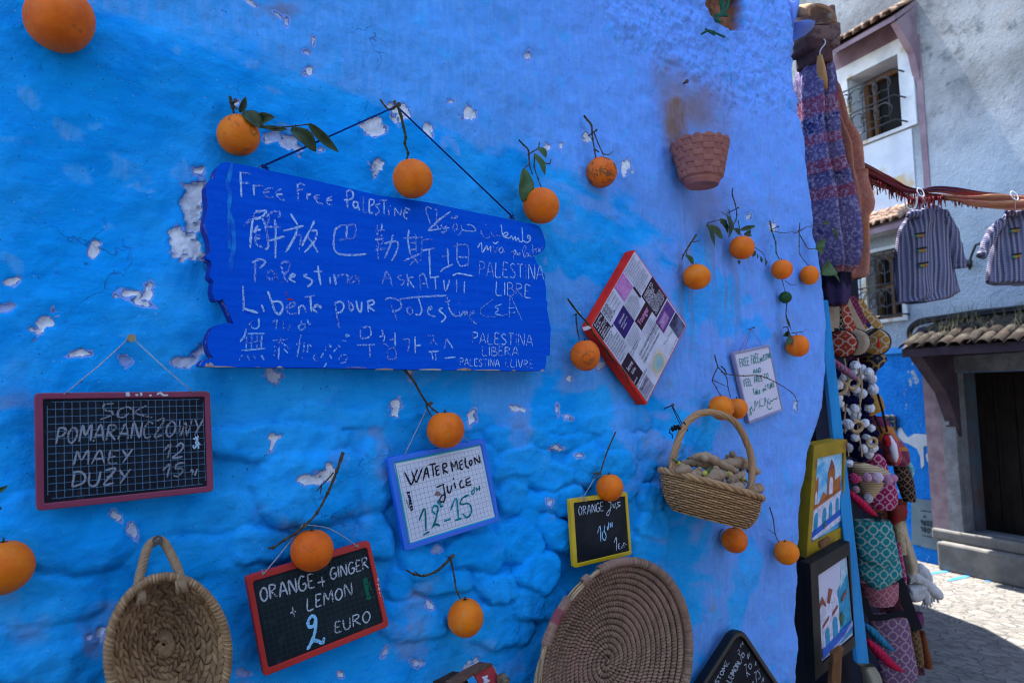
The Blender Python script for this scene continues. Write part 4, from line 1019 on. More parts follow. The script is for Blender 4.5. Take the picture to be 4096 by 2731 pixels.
a1, a2, a3, a4 = zm(0, 0, 2.138), zm(800, 300, 1.568), zm(2200, 0, 1.96), zm(2600, 500, 1.96)
a5, a6, a7, a8 = zm(3100, 600, 2.24), zm(3100, 1200, 2.24), zm(2000, 900, 1.809), zm(1000, 1450, 1.3836)
a9, a10 = zm(900, 1700, 1.521), zm(2000, 1600, 1.386)
mk_orange('largest orange, cut by the top edge above the left of the wall', 137, 45, 160, 166, seed=3, dirty=.25, tilt=-.35, squash=(.98, 1.05), calyx=False)
mk_orange('orange with curled dark leaves just above the left end of the blue board', 548, 311, 97, 102, seed=5, dirty=.75, tilt=.1,
    twigs=[(a2, [(188, 135), (196, 175), (205, 205), (212, 240)], .03, .9, .0026), (a2, [(205, 185), (222, 205), (240, 215)], .03, .05, .0016), (a2, [(300, 255), (350, 300), (420, 335), (520, 328), (600, 320), (685, 309)], .055, .06, .0016)],
    leaves=[(a2, (250, 235), (288, 138), 34, .055, .07, M_LEAF, .9), (a2, (268, 240), (400, 335), 80, .06, .075, M_LEAF, .7, .1), (a2, (350, 300), (468, 262), 62, .06, .085, M_LEAF, .8, .3), (a2, (400, 325), (548, 345), 30, .06, .06), (a2, (570, 340), (733, 480), 88, .055, .05, M_LEAF, .6, .2), (a2, (683, 310), (862, 490), 62, .06, .055, M_LEAF, .8, -.25)])
mk_orange('orange on a long bare twig overlapping the top edge of the blue board', 948, 411, 88, 96, extra=.03, seed=7, dirty=.1, tilt=.05,
    twigs=[(a2, [(1240, 200), (1262, 260), (1275, 320), (1290, 390), (1285, 430), (1305, 490), (1296, 530)], .055, 1.5, .0026, 1), (a2, [(1130, 155), (1160, 195), (1185, 218), (1215, 212), (1245, 186)], .03, .05, .0018), (a2, [(1220, 168), (1232, 200)], .04, .05, .0034)])
mk_orange('orange with broad green leaves at the right end of the board', 1243, 472, 80, 88, extra=.012, seed=9, dirty=.1, tilt=-.05,
    twigs=[(a2, [(2000, 408), (2030, 440), (2060, 475), (2066, 560), (2085, 625)], .02, .03, .0020), (a2, [(2055, 502), (2090, 480), (2122, 458), (2128, 420)], .02, .03, .0016), (a2, [(2098, 495), (2098, 580), (2120, 650), (2137, 697)], .025, 1.2, .0018), (a2, [(2108, 500), (2150, 545), (2192, 557), (2201, 530)], .03, .03, .0014), (a2, [(2066, 562), (2045, 575), (2032, 592)], .03, .04, .0014)],
    leaves=[(a2, (2035, 590), (2025, 797), 100, .045, .05, M_LEAF2, .35, .1), (a2, (2097, 500), (2166, 626), 46, .03, .04, M_LEAF2, .5), (a2, (2122, 458), (2172, 518), 46, .03, .04, M_LEAF2, .4)])
mk_orange('orange with brown scars left of the terracotta pot', 1382, 396, 70, 74, seed=11, dirty=1.1, twigs=[(a3, [(265, 905), (295, 945), (325, 985), (335, 1090), (350, 1180), (360, 1243)], .02, .9, .0024), (a3, [(345, 1040), (380, 1130), (410, 1195), (425, 1220)], .03, .04, .0016), (a3, [(345, 1165), (385, 1195)], .035, .04, .0018), (a3, [(410, 1205), (460, 1213), (495, 1188)], .04, .04, .0012)])
mk_orange('clean orange with one upright leaf, right of the lozenge canvas', 1600, 636, 64, 62, seed=13, dirty=0, squash=(1.03, .97), twigs=[(a4, [(362, 862), (320, 925), (285, 980), (262, 1020), (250, 1055)], .02, .03, .0024), (a4, [(335, 915), (365, 913), (394, 902)], .025, .03, .0014), (a4, [(280, 985), (295, 1040), (330, 1090)], .03, .9, .0014)], leaves=[(a4, (276, 1022), (342, 1096), 40, .035, .045, M_LEAF2)])
mk_orange('reddish orange amid a spray of limp leaves below the terracotta pot', 1704, 569, 57, 58, seed=15, dirty=0,
    twigs=[(a4, [(650, 495), (645, 545), (668, 620), (680, 700), (672, 750), (655, 775)], .02, .03, .0020), (a4, [(690, 745), (700, 800), (710, 862)], .03, .9, .0015), (a4, [(445, 800), (452, 772), (500, 755), (582, 738)], .02, .03, .0014), (a4, [(618, 660), (625, 700), (640, 750), (660, 820)], .03, .04, .0013), (a4, [(820, 960), (860, 985), (892, 1015), (908, 1060)], .035, .03, .0012), (a4, [(560, 680), (585, 700), (620, 690)], .02, .03, .0011)],
    leaves=[(a4, (448, 780), (505, 950), 44, .025, .03), (a4, (468, 790), (566, 892), 62, .025, .03), (a4, (545, 740), (595, 812), 60, .03, .035), (a4, (598, 705), (620, 885), 50, .035, .04), (a4, (615, 735), (645, 830), 40, .035, .04), (a4, (705, 822), (822, 793), 32, .035, .04), (a4, (655, 815), (705, 862), 50, .03, .04), (a4, (735, 858), (792, 850), 44, .03, .035), (a4, (585, 750), (605, 850), 34, .03, .03), (a4, (822, 985), (800, 1035), 26, .035, .03), (a4, (835, 1010), (842, 1050), 16, .03, .03), (a4, (865, 1030), (874, 1082), 26, .03, .03), (a4, (898, 1050), (905, 1105), 22, .03, .03), (a4, (688, 1062), (698, 1094), 24, .02, .02)])
mk_orange('orange with a green lime dangling from its underside', 1796, 619, 50, 48, seed=17, dirty=.1, twigs=[(a4, [(940, 752), (955, 830), (985, 920), (990, 1000), (1016, 1053)], .02, .9, .0024), (a4, [(1035, 1212), (1045, 1250), (1057, 1295)], .03, .03, .0014), (a4, [(1060, 1220), (1100, 1250), (1145, 1256)], .03, .02, .0011), (a4, [(965, 832), (1010, 842), (1060, 846), (1160, 830)], .025, .03, .0012)])
mk_orange('small dark green lime below an orange at the wall end', 1804, 683, 28, 30, seed=19, kind='lime', mat=orange_mat('lime peel', 4, 0, (.010, .050, .008), (.018, .075, .012), True),
    twigs=[(a6, [(106, 28), (101, 90), (100, 135), (128, 220), (146, 272)], .02, .03, .0017)], leaves=[(a6, (94, 135), (136, 255), 34, .02, .03)])
mk_orange('rightmost small orange, beside the knitted cardigans', 1859, 632, 44, 46, seed=21, dirty=.3, squash=(.97, 1.03),
    twigs=[(a4, [(1175, 768), (1170, 850), (1170, 950), (1176, 1015), (1237, 1097)], .02, .9, .0018), (a4, [(1160, 832), (1220, 802), (1262, 795), (1310, 780)], .025, .04, .0012), (a4, [(1175, 862), (1220, 940), (1246, 970), (1330, 968)], .025, .05, .0016), (a4, [(1125, 850), (1165, 838), (1215, 812)], .02, .03, .0015)],
    leaves=[(a5, (365, 870), (445, 800), 62, .04, .05, M_LEAF2), (a5, (360, 885), (440, 925), 60, .04, .05, M_LEAF2), (a5, (405, 1110), (500, 1000), 130, .05, .06, M_LEAF2), (a5, (468, 1060), (582, 1182), 30, .05, .05, M_LEAF2), (a5, (425, 655), (492, 655), 34, .04, .05), (a5, (515, 705), (548, 805), 46, .05, .05)])
mk_orange('lowest orange on the right, its leaf folded to the left, under the lime', 1831, 794, 56, 52, seed=23, dirty=.4, twigs=[(a6, [(75, 245), (110, 240), (118, 262), (128, 298)], .02, .9, .0018), (a6, [(150, 297), (200, 290), (255, 284)], .04, .05, .0015)], leaves=[(a6, (118, 290), (95, 410), 70, .03, .04, M_LEAF), (a6, (130, 285), (70, 320), 44, .03, .035)])
mk_orange('dull orange with a scarred crown at the left corner of the lozenge canvas', 1344, 816, 68, 72, extra=.008, seed=25, dirty=.7, squash=(.98, 1.02),
    twigs=[(a7, [(490, 533), (530, 590), (570, 640), (640, 720), (680, 790), (770, 900), (820, 970), (890, 1050), (942, 1152)], .03, .05, .0022, 1), (a7, [(550, 640), (553, 700), (562, 770), (576, 832)], .03, .9, .0019, 1), (a7, [(765, 890), (770, 940), (790, 985)], .045, .05, .0010), (a7, [(885, 1040), (905, 1075), (925, 1100)], .045, .05, .0010)])
mk_orange('front orange of the touching pair above the ginger basket', 1657, 936, 58, 60, extra=.012, seed=27, dirty=.1,
    twigs=[(a7, [(1553, 938), (1562, 980), (1575, 1022), (1560, 1060), (1537, 1122), (1565, 1175), (1592, 1228)], .03, 1.1, .0018), (a7, [(1600, 1058), (1640, 1078), (1760, 1090), (1880, 1090), (2000, 1140), (2110, 1210), (2158, 1282)], .04, .045, .0017), (a7, [(1545, 1122), (1600, 1150), (1642, 1170)], .03, .03, .0012)])
mk_orange('rear orange of the touching pair, next to the white sign', 1693, 938, 44, 56, seed=29, dirty=.1, squash=(.97, 1.02),
    twigs=[(a7, [(1580, 1030), (1612, 1065), (1640, 1105), (1650, 1170), (1667, 1245)], .03, .9, .0017), (a7, [(1600, 1022), (1625, 1045), (1640, 1080)], .03, .03, .0022), (a7, [(1880, 1092), (1900, 1120)], .03, .03, .0010)])
mk_orange('orange hanging over the top edge of the watermelon whiteboard', 1023, 987, 84, 90, extra=.012, seed=31, dirty=.15, twigs=[(a8, [(855, 40), (905, 100), (950, 180), (980, 225), (1010, 255), (1042, 278)], .03, 1.0, .0023), (a8, [(975, 235), (988, 270), (1006, 297)], .035, .9, .0016)])
mk_orange('orange under a forked twig covering the top of the red framed board', 716, 1263, 98, 102, extra=.014, seed=33, dirty=.35, squash=(1, .99),
    twigs=[(a8, [(515, 495), (480, 600), (430, 720), (370, 830), (302, 902)], .05, .05, .0027), (a8, [(302, 902), (250, 945), (190, 980), (130, 1022), (100, 1025)], .05, .03, .0024), (a8, [(462, 608), (430, 645), (395, 680), (366, 712)], .05, .04, .0014), (a8, [(396, 676), (390, 722)], .045, .04, .0012)])
mk_orange('orange on a drooping side twig below the watermelon whiteboard', 1069, 1418, 84, 92, seed=35, dirty=.1, squash=(.98, 1.03),
    twigs=[(a9, [(1388, 792), (1330, 850), (1280, 890), (1210, 915), (1150, 905), (1100, 878)], .03, .02, .0024), (a9, [(1372, 808), (1395, 920), (1410, 1010), (1436, 1057)], .03, .9, .0018), (a9, [(1192, 913), (1170, 900), (1150, 884)], .025, .03, .0013), (a9, [(1415, 1035), (1428, 1010), (1412, 1030)], .04, .04, .0006)])
mk_orange('small orange covering the corner of the yellow framed board', 1400, 1119, 64, 62, extra=.020, seed=37, dirty=.3, twigs=[(a10, [(641, 176), (600, 270), (575, 340), (555, 400), (520, 432)], .03, .045, .0020), (a10, [(518, 410), (540, 404), (562, 410)], .045, .06, .0022)])
mk_orange('orange half hidden under the ginger basket', 1687, 1240, 64, 58, seed=39, dirty=.5, twigs=[(a10, [(1240, 712), (1222, 725), (1213, 770), (1225, 795)], .02, .03, .0011)])
mk_orange('lone orange on a short straight twig left of the yellow framed painting', 1806, 1268, 60, 58, seed=41, dirty=.1, squash=(1.03, .98), tilt=.15, twigs=[(a10, [(1495, 593), (1515, 660), (1525, 740), (1547, 787)], .02, .9, .0019), (a10, [(1528, 745), (1505, 728), (1485, 715)], .03, .02, .0008)])
mk_orange('large orange cut off by the left edge, beside the palm basket', 6, 1303, 148, 139, seed=43, dirty=.05, squash=(1, .99), twigs=[(zm(0, 1300, 1.96), [(-160, 1420), (-80, 1345), (-20, 1310)], .03, .03, .0025)], leaves=[(zm(0, 1300, 1.96), (-50, 1315), (58, 1257), 34, .03, .035, M_LEAF2), (zm(0, 1300, 1.96), (-60, 1420), (14, 1440), 30, .03, .03)])
nail(a2, (222, 162), .04, 'thin nail beside the leafy orange at the left of the board', base=(192, 200), r=.0018)
nail(a3, (362, 1023), .045, 'nail holding the scarred orange left of the terracotta pot', base=(300, 1072), r=.0018)
nail(a4, (690, 650), .035, 'nail above the leafy reddish orange below the pot', base=(615, 692), r=.0018)
nail(a4, (1004, 797), .03, 'nail holding the twig of the orange with the lime', base=(948, 827), r=.0016)
nail(a7, (571, 634), .035, 'bright screw at the fork of the twig by the lozenge canvas', pmat('zinc screw', (.35, .36, .40), rough=.35, spec=.6), .0022, base=(545, 648))
nail(a9, (1386, 794), .035, 'nail with the drooping twig below the whiteboard', base=(1365, 815), r=.0022)
nail(zm(2600, 1560, 2.704), (247, 160), .05, 'long black nail carrying the ginger basket', base=(158, 210), r=.0020)
nail(zm(2200, 0, 1.96), (1072, 640), .02, 'round nail head in the wall above the terracotta pot', base=(1062, 650), r=.0030)
# ================================================================ baskets, pot, carton
def palm_basket():
    f = zm(400, 2100, 2.485)
    OFF = .085
    P0, N = V(0, -OFF, 0), V(0, -1, 0)
    C = wall(f(690, 1290), OFF); R = wall(f(1284, 1330), OFF); L = wall(f(86, 1260), OFF); T = wall(f(735, 522), OFF)
    ex = (R - L) / 2; C = (R + L) / 2; ez = T - C; ez = ez - V(0, ez[1], 0)
    root = thing('palm_basket', 'oval plaited palm leaf basket with a rope handle, hung open side out on a peg', 'basket', C * V(1, 1, 0) + V(0, 0, C[2] - np.linalg.norm(ez)))
    palm = pmat('plaited palm', (.36, .205, .095), (.27, .145, .065), 30, rough=.7, spec=.25, bscale=400, bstr=.3, tint=None, c3=(.42, .27, .14), s3=25)
    k = NT('palm strands'); c = k.mix(k.attr('tint'), (.19, .092, .036), (.47, .28, .135)); c = k.mix(k.ramp(k.noise(60, 4), .45, .68, 0, .6), c, (.20, .10, .05)); k.color(c); k.rough(.62, .3); k.bump(k.noise(350, 3, co=k.co((1, 1, .3))), .35, .001); strand = k.m
    def surf(r, t, lift=0):
        # a deep dish: rim stands away from the wall, the middle lies close to it
        depth = OFF - .012 - (OFF - .028) * (1 - r ** 2.6)
        p = C + ex * r * math.cos(t) + ez * r * math.sin(t)
        return V(p[0], -(depth + lift), p[2])
    m = MB()
    P = np.array([[surf(r, t, -.006) for t in np.linspace(0, 2 * math.pi, 72, endpoint=False)] for r in np.linspace(.0, 1.0, 22)])
    m.grid(P, .15, closed_u=True)
    # plaited herringbone: rows of slanted strands that lean the other way in each next row
    rows = 11
    for i in range(rows):
        r0, r1 = .965 - i * .084, .965 - (i + 1) * .084
        if r1 < .04: break
        n = max(10, int(52 * (r0 + .10)))
        sl = (1 if i % 2 else -1) * (2 * math.pi / n) * 1.0
        for q in range(n):
            t = 2 * math.pi * (q + .5 * (i % 3)) / n + random.uniform(-.2, .2) * sl
            wdt = 2 * math.pi / n * .54 * random.uniform(.9, 1.12)
            G = np.zeros((5, 4, 3))
            for a in range(5):
                u = a / 4; rr = r0 + .014 + (r1 - r0 - .028) * u; tt = t + sl * (u - .5)
                hgt = .0085 * math.sin(math.pi * (.06 + .88 * u)) + random.uniform(0, .0006)
                for b in range(4):
                    G[a, b] = surf(max(rr, .02), tt + wdt * (b - 1.5) / 1.5, hgt - .0040 * abs((b - 1.5) / 1.5) ** 2 - .002)
            m.grid(G, min(1, max(0, random.gauss(.5, .2))))
    for q in range(26):          # loose ends gathered in the middle
        t = random.uniform(0, 6.28); m.strip(catmull([surf(.03, t, .004), surf(.10, t + .4, .008), surf(.17, t + .9, .004)], 4), .007, N, random.uniform(.4, .9))
    obj('woven_body', m, strand, root, smooth=True)
    m = MB(); n = 92
    rim = [surf(1.0, t, .006) for t in np.linspace(0, 2 * math.pi, n, endpoint=False)]
    m.tube(rim, .0066, 10, closed=True, tint=.42)
    for i in range(110):            # leaf wrapped round and round the rim
        t = 2 * math.pi * i / 110; b = []
        for a in np.linspace(0, 6.283, 13):
            tt = t + a / 6.283 * .085; c0 = surf(1.0, tt, .006); out = unit(V(c0[0] - C[0], 0, c0[2] - C[2]))
            b.append(c0 + out * math.cos(a) * .0062 + N * math.sin(a) * .0062)
        m.tube(b, [.0017 * random.uniform(.8, 1.2)] * 13, 5, tint=random.uniform(.2, .95))
    obj('rim', m, strand, root, smooth=True)
    # rope handle over a nail
    pts = [wall(f(x, y), o) for x, y, o in ((392, 700, .075), (380, 590, .075), (405, 460, .065), (450, 280, .055), (495, 190, .05), (572, 145, .05), (640, 175, .05), (700, 280, .055), (760, 400, .065), (795, 500, .075), (805, 580, .080))]
    cl = catmull(pts, 8); m = MB(); nn = len(cl)
    for s in range(4):
        h = []
        for i, p in enumerate(cl):
            tg = unit(cl[min(i + 1, nn - 1)] - cl[max(i - 1, 0)]); a = unit(np.cross(tg, V(0, 1, 0))); b = np.cross(tg, a); w = i * .85 + s * math.pi / 2
            h.append(p + (a * math.cos(w) + b * math.sin(w)) * .0036)
        m.tube(h, .0040, 6, tint=.35 + .12 * s)
    for q in (cl[1], cl[-2]):
        for k in range(6): m.tube([q + V(random.uniform(-.008, .008), -.004, .006), q + V(random.uniform(-.008, .008), -.007, -.014)], .0030, 5, tint=random.uniform(.3, .6))
    k = NT('rope'); c = k.mix(k.attr('tint'), (.20, .115, .06), (.40, .26, .15)); k.color(k.mix(k.ramp(k.noise(120, 3), .4, .6), c, (.30, .185, .10))); k.rough(.85, .15); k.bump(k.noise(500, 3), .5, .001)
    obj('handle', m, k.m, root, smooth=True)
    nail(f, (572, 150), .055, 'dark peg holding the rope handle of the palm basket', base=(535, 215), r=.0038)
palm_basket()

def coiled_tray():
    f = zm(2130, 2200, 2.952)
    OFF = .055
    C = wall(f(935, 1370), OFF); T = wall(f(1000, 165), OFF + .02); L = wall(f(105, 1380), OFF + .02); R = wall(f(1815, 1480), OFF + .02)
    C = V((L[0] + R[0]) / 2, 0, C[2]); rad = (np.linalg.norm(R - L) / 2 + (T[2] - C[2])) / 2
    rx, rz = np.linalg.norm((R - L)[[0, 2]]) / 2, T[2] - C[2]
    root = thing('straw_tray', 'big round coiled straw tray with a frayed rim leaning flat on the wall', 'tray', V(C[0], -OFF, C[2] - rz))
    k = NT('coiled straw'); c = k.mix(k.attr('tint'), (.15, .082, .052), (.37, .225, .15)); c = k.mix(k.ramp(k.noise(7, 3), .42, .62, 0, .8), c, (.33, .175, .125)); c = k.mix(k.ramp(k.noise(45, 3), .5, .7, 0, .6), c, (.155, .09, .07)); k.color(c); k.rough(.8, .2); k.bump(k.noise(420, 3), .4, .001)
    def surf(r, t): return V(C[0] + rx * r * math.cos(t), -(OFF - .030 + .052 * r ** 3), C[2] + rz * r * math.sin(t))
    m = MB()
    P = np.array([[surf(r, t) + V(0, .004, 0) for t in np.linspace(0, 2 * math.pi, 90, endpoint=False)] for r in np.linspace(.0, 1, 14)])
    m.grid(P, .1, closed_u=True)
    coils = 17; pitch = 1 / coils
    r = .022; t = 0.0
    while r < .985:
        st = .0092 / (rad * r); cw = random.gauss(.5, .16)
        p = surf(r, t); e = unit(V(math.cos(t) * rx, 0, math.sin(t) * rz)); tg = V(-e[2], 0, e[0])
        sl = e * .86 + tg * .5; sl = unit(sl); ot = np.cross(sl, V(0, -1, 0))
        band = .5 + .35 * math.sin(t * 2.3 + r * 40)
        m.ball(p, (pitch * rad * .64, .0047, .0072), 7, 5, ax=V(sl, ot, (0, -1, 0)), tint=min(1, max(0, .55 * cw + .45 * band)))
        t += st * random.uniform(.9, 1.05); r += pitch * st / (2 * math.pi)
    obj('coils', m, k.m, root, smooth=True)
    # rim: bundle of straw, still wrapped in places
    m = MB(); k2 = NT('straw bundle'); k2.color(k2.mix(k2.attr('tint'), (.23, .14, .08), (.50, .34, .18))); k2.rough(.7, .25)
    for s in range(16):
        a0 = random.uniform(0, 6.28); rr = .0075 * math.sqrt(random.random())
        pts = []
        for t in np.linspace(0, 2 * math.pi, 120, endpoint=False):
            e = unit(V(math.cos(t) * rx, 0, math.sin(t) * rz)); w = a0 + 2 * math.sin(t * 3 + a0)
            pts.append(surf(1.0, t) + e * (.004 + rr * math.cos(w)) + V(0, -1, 0) * rr * math.sin(w))
        m.tube(pts, .0026, 5, closed=True, tint=random.random())
    for i in range(26):
        t = random.uniform(1.9, 3.9); e = V(math.cos(t), 0, math.sin(t)); b = surf(1.0, t) + e * .008
        m.tube([b, b + V(-math.sin(t), 0, math.cos(t)) * random.uniform(.02, .05) + e * random.uniform(-.004, .012) + V(0, -.006, 0)], .0009, 4, tint=random.random())
    obj('rim', m, k2.m, root, smooth=True)
    m = MB()
    t = 0
    while t < 6.28:
        e = unit(V(math.cos(t) * rx, 0, math.sin(t) * rz)); c0 = surf(1.0, t) + e * .004
        a = math.degrees(t) % 360
        bare = (104 < a < 112) or (116 < a < 128) or (154 < a < 172) or (176 < a < 205)
        if bare and m.v: obj('rim_binding', m, k.m, root, smooth=True); m = MB()
        if not bare:
            m.tube([c0 + (e * math.cos(w) + V(0, -1, 0) * math.sin(w)) * .0098 + V(-e[2], 0, e[0]) * .001 * math.sin(w) for w in np.linspace(0, 6.283, 11)[:-1]], .0022, 4, closed=True, tint=random.random() if not 136 < a < 142 else .5)
        t += .0115
    obj('rim_binding', m, k.m, root, smooth=True)
    m = MB()
    for t in np.linspace(math.radians(136), math.radians(142.5), 9):
        e = unit(V(math.cos(t) * rx, 0, math.sin(t) * rz)); c0 = surf(1.0, t) + e * .004
        m.tube([c0 + (e * math.cos(w) + V(0, -1, 0) * math.sin(w)) * .0112 for w in np.linspace(0, 6.283, 11)[:-1]], .0020, 4, closed=True)
    obj('dyed_binding', m, pmat('faded crimson raffia', (.32, .055, .075), (.24, .07, .08), 60), root, smooth=True)
coiled_tray()

def ginger_basket():
    f = zm(2600, 1560, 2.704)
    A, B = wall(f(140, 850), .11), wall(f(1208, 1175), .11)
    C = (A + B) / 2 + V(-.0136, 0, 0); ax = (B - A) / 2; a = np.linalg.norm(ax); ax /= a; a *= .806
    out = unit(V(0, -1, -.10)); up = unit(np.cross(ax, out)); up = up if up[2] > 0 else -up; out = unit(np.cross(up, ax)); out = out if out[1] < 0 else -out
    b = .098
    H = .093
    root = thing('wicker_basket', 'wicker basket with a tall twisted hoop handle, hung askew and filled with ginger', 'basket', C - V(0, 0, H))
    k = NT('wicker'); c = k.mix(k.attr('tint'), (.23, .105, .042), (.53, .295, .130)); c = k.mix(k.ramp(k.noise(50, 3), .45, .65, 0, .5), c, (.34, .18, .085)); k.color(c); k.rough(.6, .3); k.bump(k.noise(420, 3), .3, .001); wick = k.m
    def pt(t, h, g=0):      # h: 0 rim .. 1 bottom
        s = 1.02 - .08 * h - .20 * h ** 4
        return C + ax * (a * s + g) * math.cos(t) + out * (b * s + g) * math.sin(t) - up * H * h + ax * .02 * h
    ST = 30
    m = MB()
    for lvl in range(15):
        h = .05 + lvl / 14 * .95; pts = []
        for i in range(ST * 4):
            t = 2 * math.pi * i / (ST * 4)
            pts.append(pt(t, h, .0028 * math.cos(i * math.pi / 4 + math.pi * lvl) - .001))
        m.tube(pts, .0025, 5, closed=True, tint=min(1, max(.3, random.gauss(.65, .2))))
    for s in range(ST):
        t = 2 * math.pi * s / ST
        m.tube([pt(t, h, -.0015) for h in np.linspace(0, 1, 8)], .0022, 5, tint=.25)
    P = np.array([[pt(t, h, -.006) for t in np.linspace(0, 6.283, 40)[:-1]] for h in np.linspace(.0, 1, 6)]); ln = MB(); ln.grid(P, .5, closed_u=True); obj('gap_shade', ln, pmat('dark wicker gap shade', (.055, .028, .014), (.035, .018, .010), 40), root, smooth=True)  # dark sheet behind the strands, coloured as shade in the gaps
    m.grid(np.array([[C + (pt(t, 1, -.004) - (C - up * H)) * r - up * H for t in np.linspace(0, 6.283, 40)[:-1]] for r in (.02, .5, 1)]), .1, closed_u=True)
    obj('woven_side', m, wick, root, smooth=True)
    def rope(cl, r, n, tw, closed, tints=(.3, .8)):
        m = MB(); nn = len(cl)
        for s in range(n):
            h = []
            for i, p in enumerate(cl):
                tg = unit(cl[(i + 1) % nn] - cl[i - 1]) if closed else unit(cl[min(i + 1, nn - 1)] - cl[max(i - 1, 0)])
                q = unit(np.cross(tg, V(.02, .3, 1))) if abs(tg[2]) < .9 else unit(np.cross(tg, V(0, 1, .1))); e = np.cross(tg, q)
                if not closed: q = unit(np.cross(tg, out)); e = np.cross(tg, q)
                w = i * tw + s * 2 * math.pi / n
                h.append(p + (q * math.cos(w) + e * math.sin(w)) * r * .55)
            m.tube(h, r * .62, 6, closed=closed, tint=random.uniform(*tints))
        return m
    n = 132
    obj('rim', rope([pt(t, -.02, .001) for t in np.linspace(0, 2 * math.pi, n, endpoint=False)], .0085, 3, 2 * math.pi * 11 / n, True), wick, root, smooth=True)
    hp = [wall(f(x, y), o) for x, y, o in ((235, 930, .095), (240, 800, .10), (262, 690, .105), (300, 560, .11), (352, 430, .115), (430, 320, .115), (545, 250, .12), (700, 245, .12), (850, 295, .12), (960, 400, .12), (1050, 580, .12), (1100, 760, .125), (1100, 950, .13), (1068, 1150, .135), (1065, 1215, .135))]
    cl = catmull(hp, 8)
    obj('handle', rope(cl, .0088, 5, .20, False, (.35, .75)), wick, root, smooth=True)
    m = MB()
    for q, s in ((cl[-6], 1), (cl[6], -1)):
        for k in range(5): m.tube([q + ax * (k - 2) * .005 + up * .012 + out * .004, q + ax * (k - 2) * .008 - up * .022 + out * .010], .0042, 5, tint=.5 + .1 * (k % 3))
    obj('handle_lashing', m, wick, root, smooth=True)
    # black cord from the nail
    m = MB(); tip = wall(f(240, 172), .05); q = wall(f(350, 395), .118)
    for dx in (-.004, .004): m.tube([tip + V(dx * .3, 0, 0), (tip + q) / 2 + V(dx, 0, 0), q + V(dx, 0, 0)], .0013, 5)
    m.tube([q + V(.012, .008 * math.cos(w), 0) + V(-.006 * math.sin(w), -.012 * math.cos(w), .012 * math.sin(w)) for w in np.linspace(0, 6.283, 15)[:-1]], .0014, 5, closed=True)
    kn = wall(f(280, 410), .11)
    for j in range(22): m.ball(kn + V(random.uniform(-.016, .014), random.uniform(-.005, .005), random.uniform(-.006, .006) - .2 * random.uniform(-.016, .014)), .0036, 6, 5)
    m.tube([kn + V(-.014, 0, -.004), kn + V(-.026, -.002, 0), kn + V(-.028, 0, -.012), kn + V(-.018, 0, -.014), kn + V(-.014, 0, -.026)], .0016, 5)
    tag(obj('cord', m, pmat('black cord', (.006, .006, .009), rough=.8), None, smooth=True), 'knotted black cord tying the hoop handle of the ginger basket to its nail', 'cord')
    # ginger
    gm = NT('ginger skin'); c = gm.mix(gm.ramp(gm.noise(40, 5), .35, .65), (.27, .160, .088), (.37, .240, .150)); w = gm.n('TexWave'); w.inputs['Scale'].default_value = 55; w.inputs['Distortion'].default_value = 9; gm.lk(gm.co(), w.inputs['Vector'])
    c = gm.mix(gm.math('MULTIPLY', gm.ramp(w.outputs['Fac'], .8, .95), .35), c, (.20, .13, .085)); c = gm.mix(gm.ramp(gm.noise(26, 4), .62, .70, 0, .7), c, (.37, .27, .21)); gm.color(c); gm.rough(.75, .2); gm.bump(gm.math('ADD', gm.noise(130, 4), w.outputs['Fac']), .35, .0015)
    def root_(label, pts, knobs=(), sprout=None):
        """pts: (x, y, radius px, distance from wall)"""
        w = [wall(f(x, y), o) for x, y, r, o in pts]; z = -((w[0] - CAM) @ RW)[2]; sc = z / F / 2.704
        g = thing('ginger_root', label, 'ginger', w[0] - V(0, 0, pts[0][2] * sc), 'ginger roots heaped in the wicker basket')
        cl = catmull(w, 6); rr = np.interp(np.linspace(0, len(pts) - 1, len(cl)), range(len(pts)), [p[2] * sc for p in pts])
        m = MB(); n = len(cl); cap = []
        rr = [r * (1 + .11 * math.sin(i * 1.3 + pts[0][0]) + random.uniform(-.05, .05)) for i, r in enumerate(rr)]
        tg0, tg1 = unit(cl[0] - cl[1]), unit(cl[-1] - cl[-2])
        cl = [cl[0] + tg0 * rr[0] * .75, cl[0] + tg0 * rr[0] * .45] + cl + [cl[-1] + tg1 * rr[-1] * .45, cl[-1] + tg1 * rr[-1] * .75]; rr = [rr[0] * .35, rr[0] * .82] + rr + [rr[-1] * .82, rr[-1] * .35]
        m.tube(cl, rr, 12)
        for (x, y, x2, y2, r, o) in knobs:
            p, q = wall(f(x, y), o - .01), wall(f(x2, y2), o); e = unit(q - p)
            m.tube([p, p + (q - p) * .5, q, q + e * r * sc * .5, q + e * r * sc * .8], [r * sc * 1.1, r * sc, r * sc * .95, r * sc * .75, r * sc * .3], 10)
        obj('rhizome', m, gm.m, g, smooth=True)
        if sprout:
            (x, y, x2, y2, r, o) = sprout; p, q = wall(f(x, y), o), wall(f(x2, y2), o + .004)
            m = MB(); m.tube([p, p + (q - p) * .35], [r * sc, r * sc * .8], 8); obj('bud', m, pmat('yellow bud', (.42, .34, .05)), g, smooth=True)
            m = MB(); m.tube([p + (q - p) * .3, p + (q - p) * .6, q], [r * sc * .75, r * sc * .6, r * sc * .15], 8); obj('shoot', m, M_LEAF2, g, smooth=True)
    O = .10
    root_('long ginger root lying across the top of the heap', [(470, 725, 32, O + .02), (590, 715, 52, O + .025), (700, 765, 56, O + .03), (800, 820, 42, O + .03), (900, 865, 38, O + .03), (945, 890, 30, O + .03)], [(560, 700, 600, 740, 44, O + .05)])
    root_('plump knobbly ginger root behind the right side of the hoop', [(730, 800, 45, .08), (850, 790, 62, .085), (960, 780, 72, .085), (1050, 810, 58, .085)], [(880, 740, 890, 685, 36, .085), (840, 760, 832, 705, 16, .09), (990, 850, 1000, 880, 30, .09)])
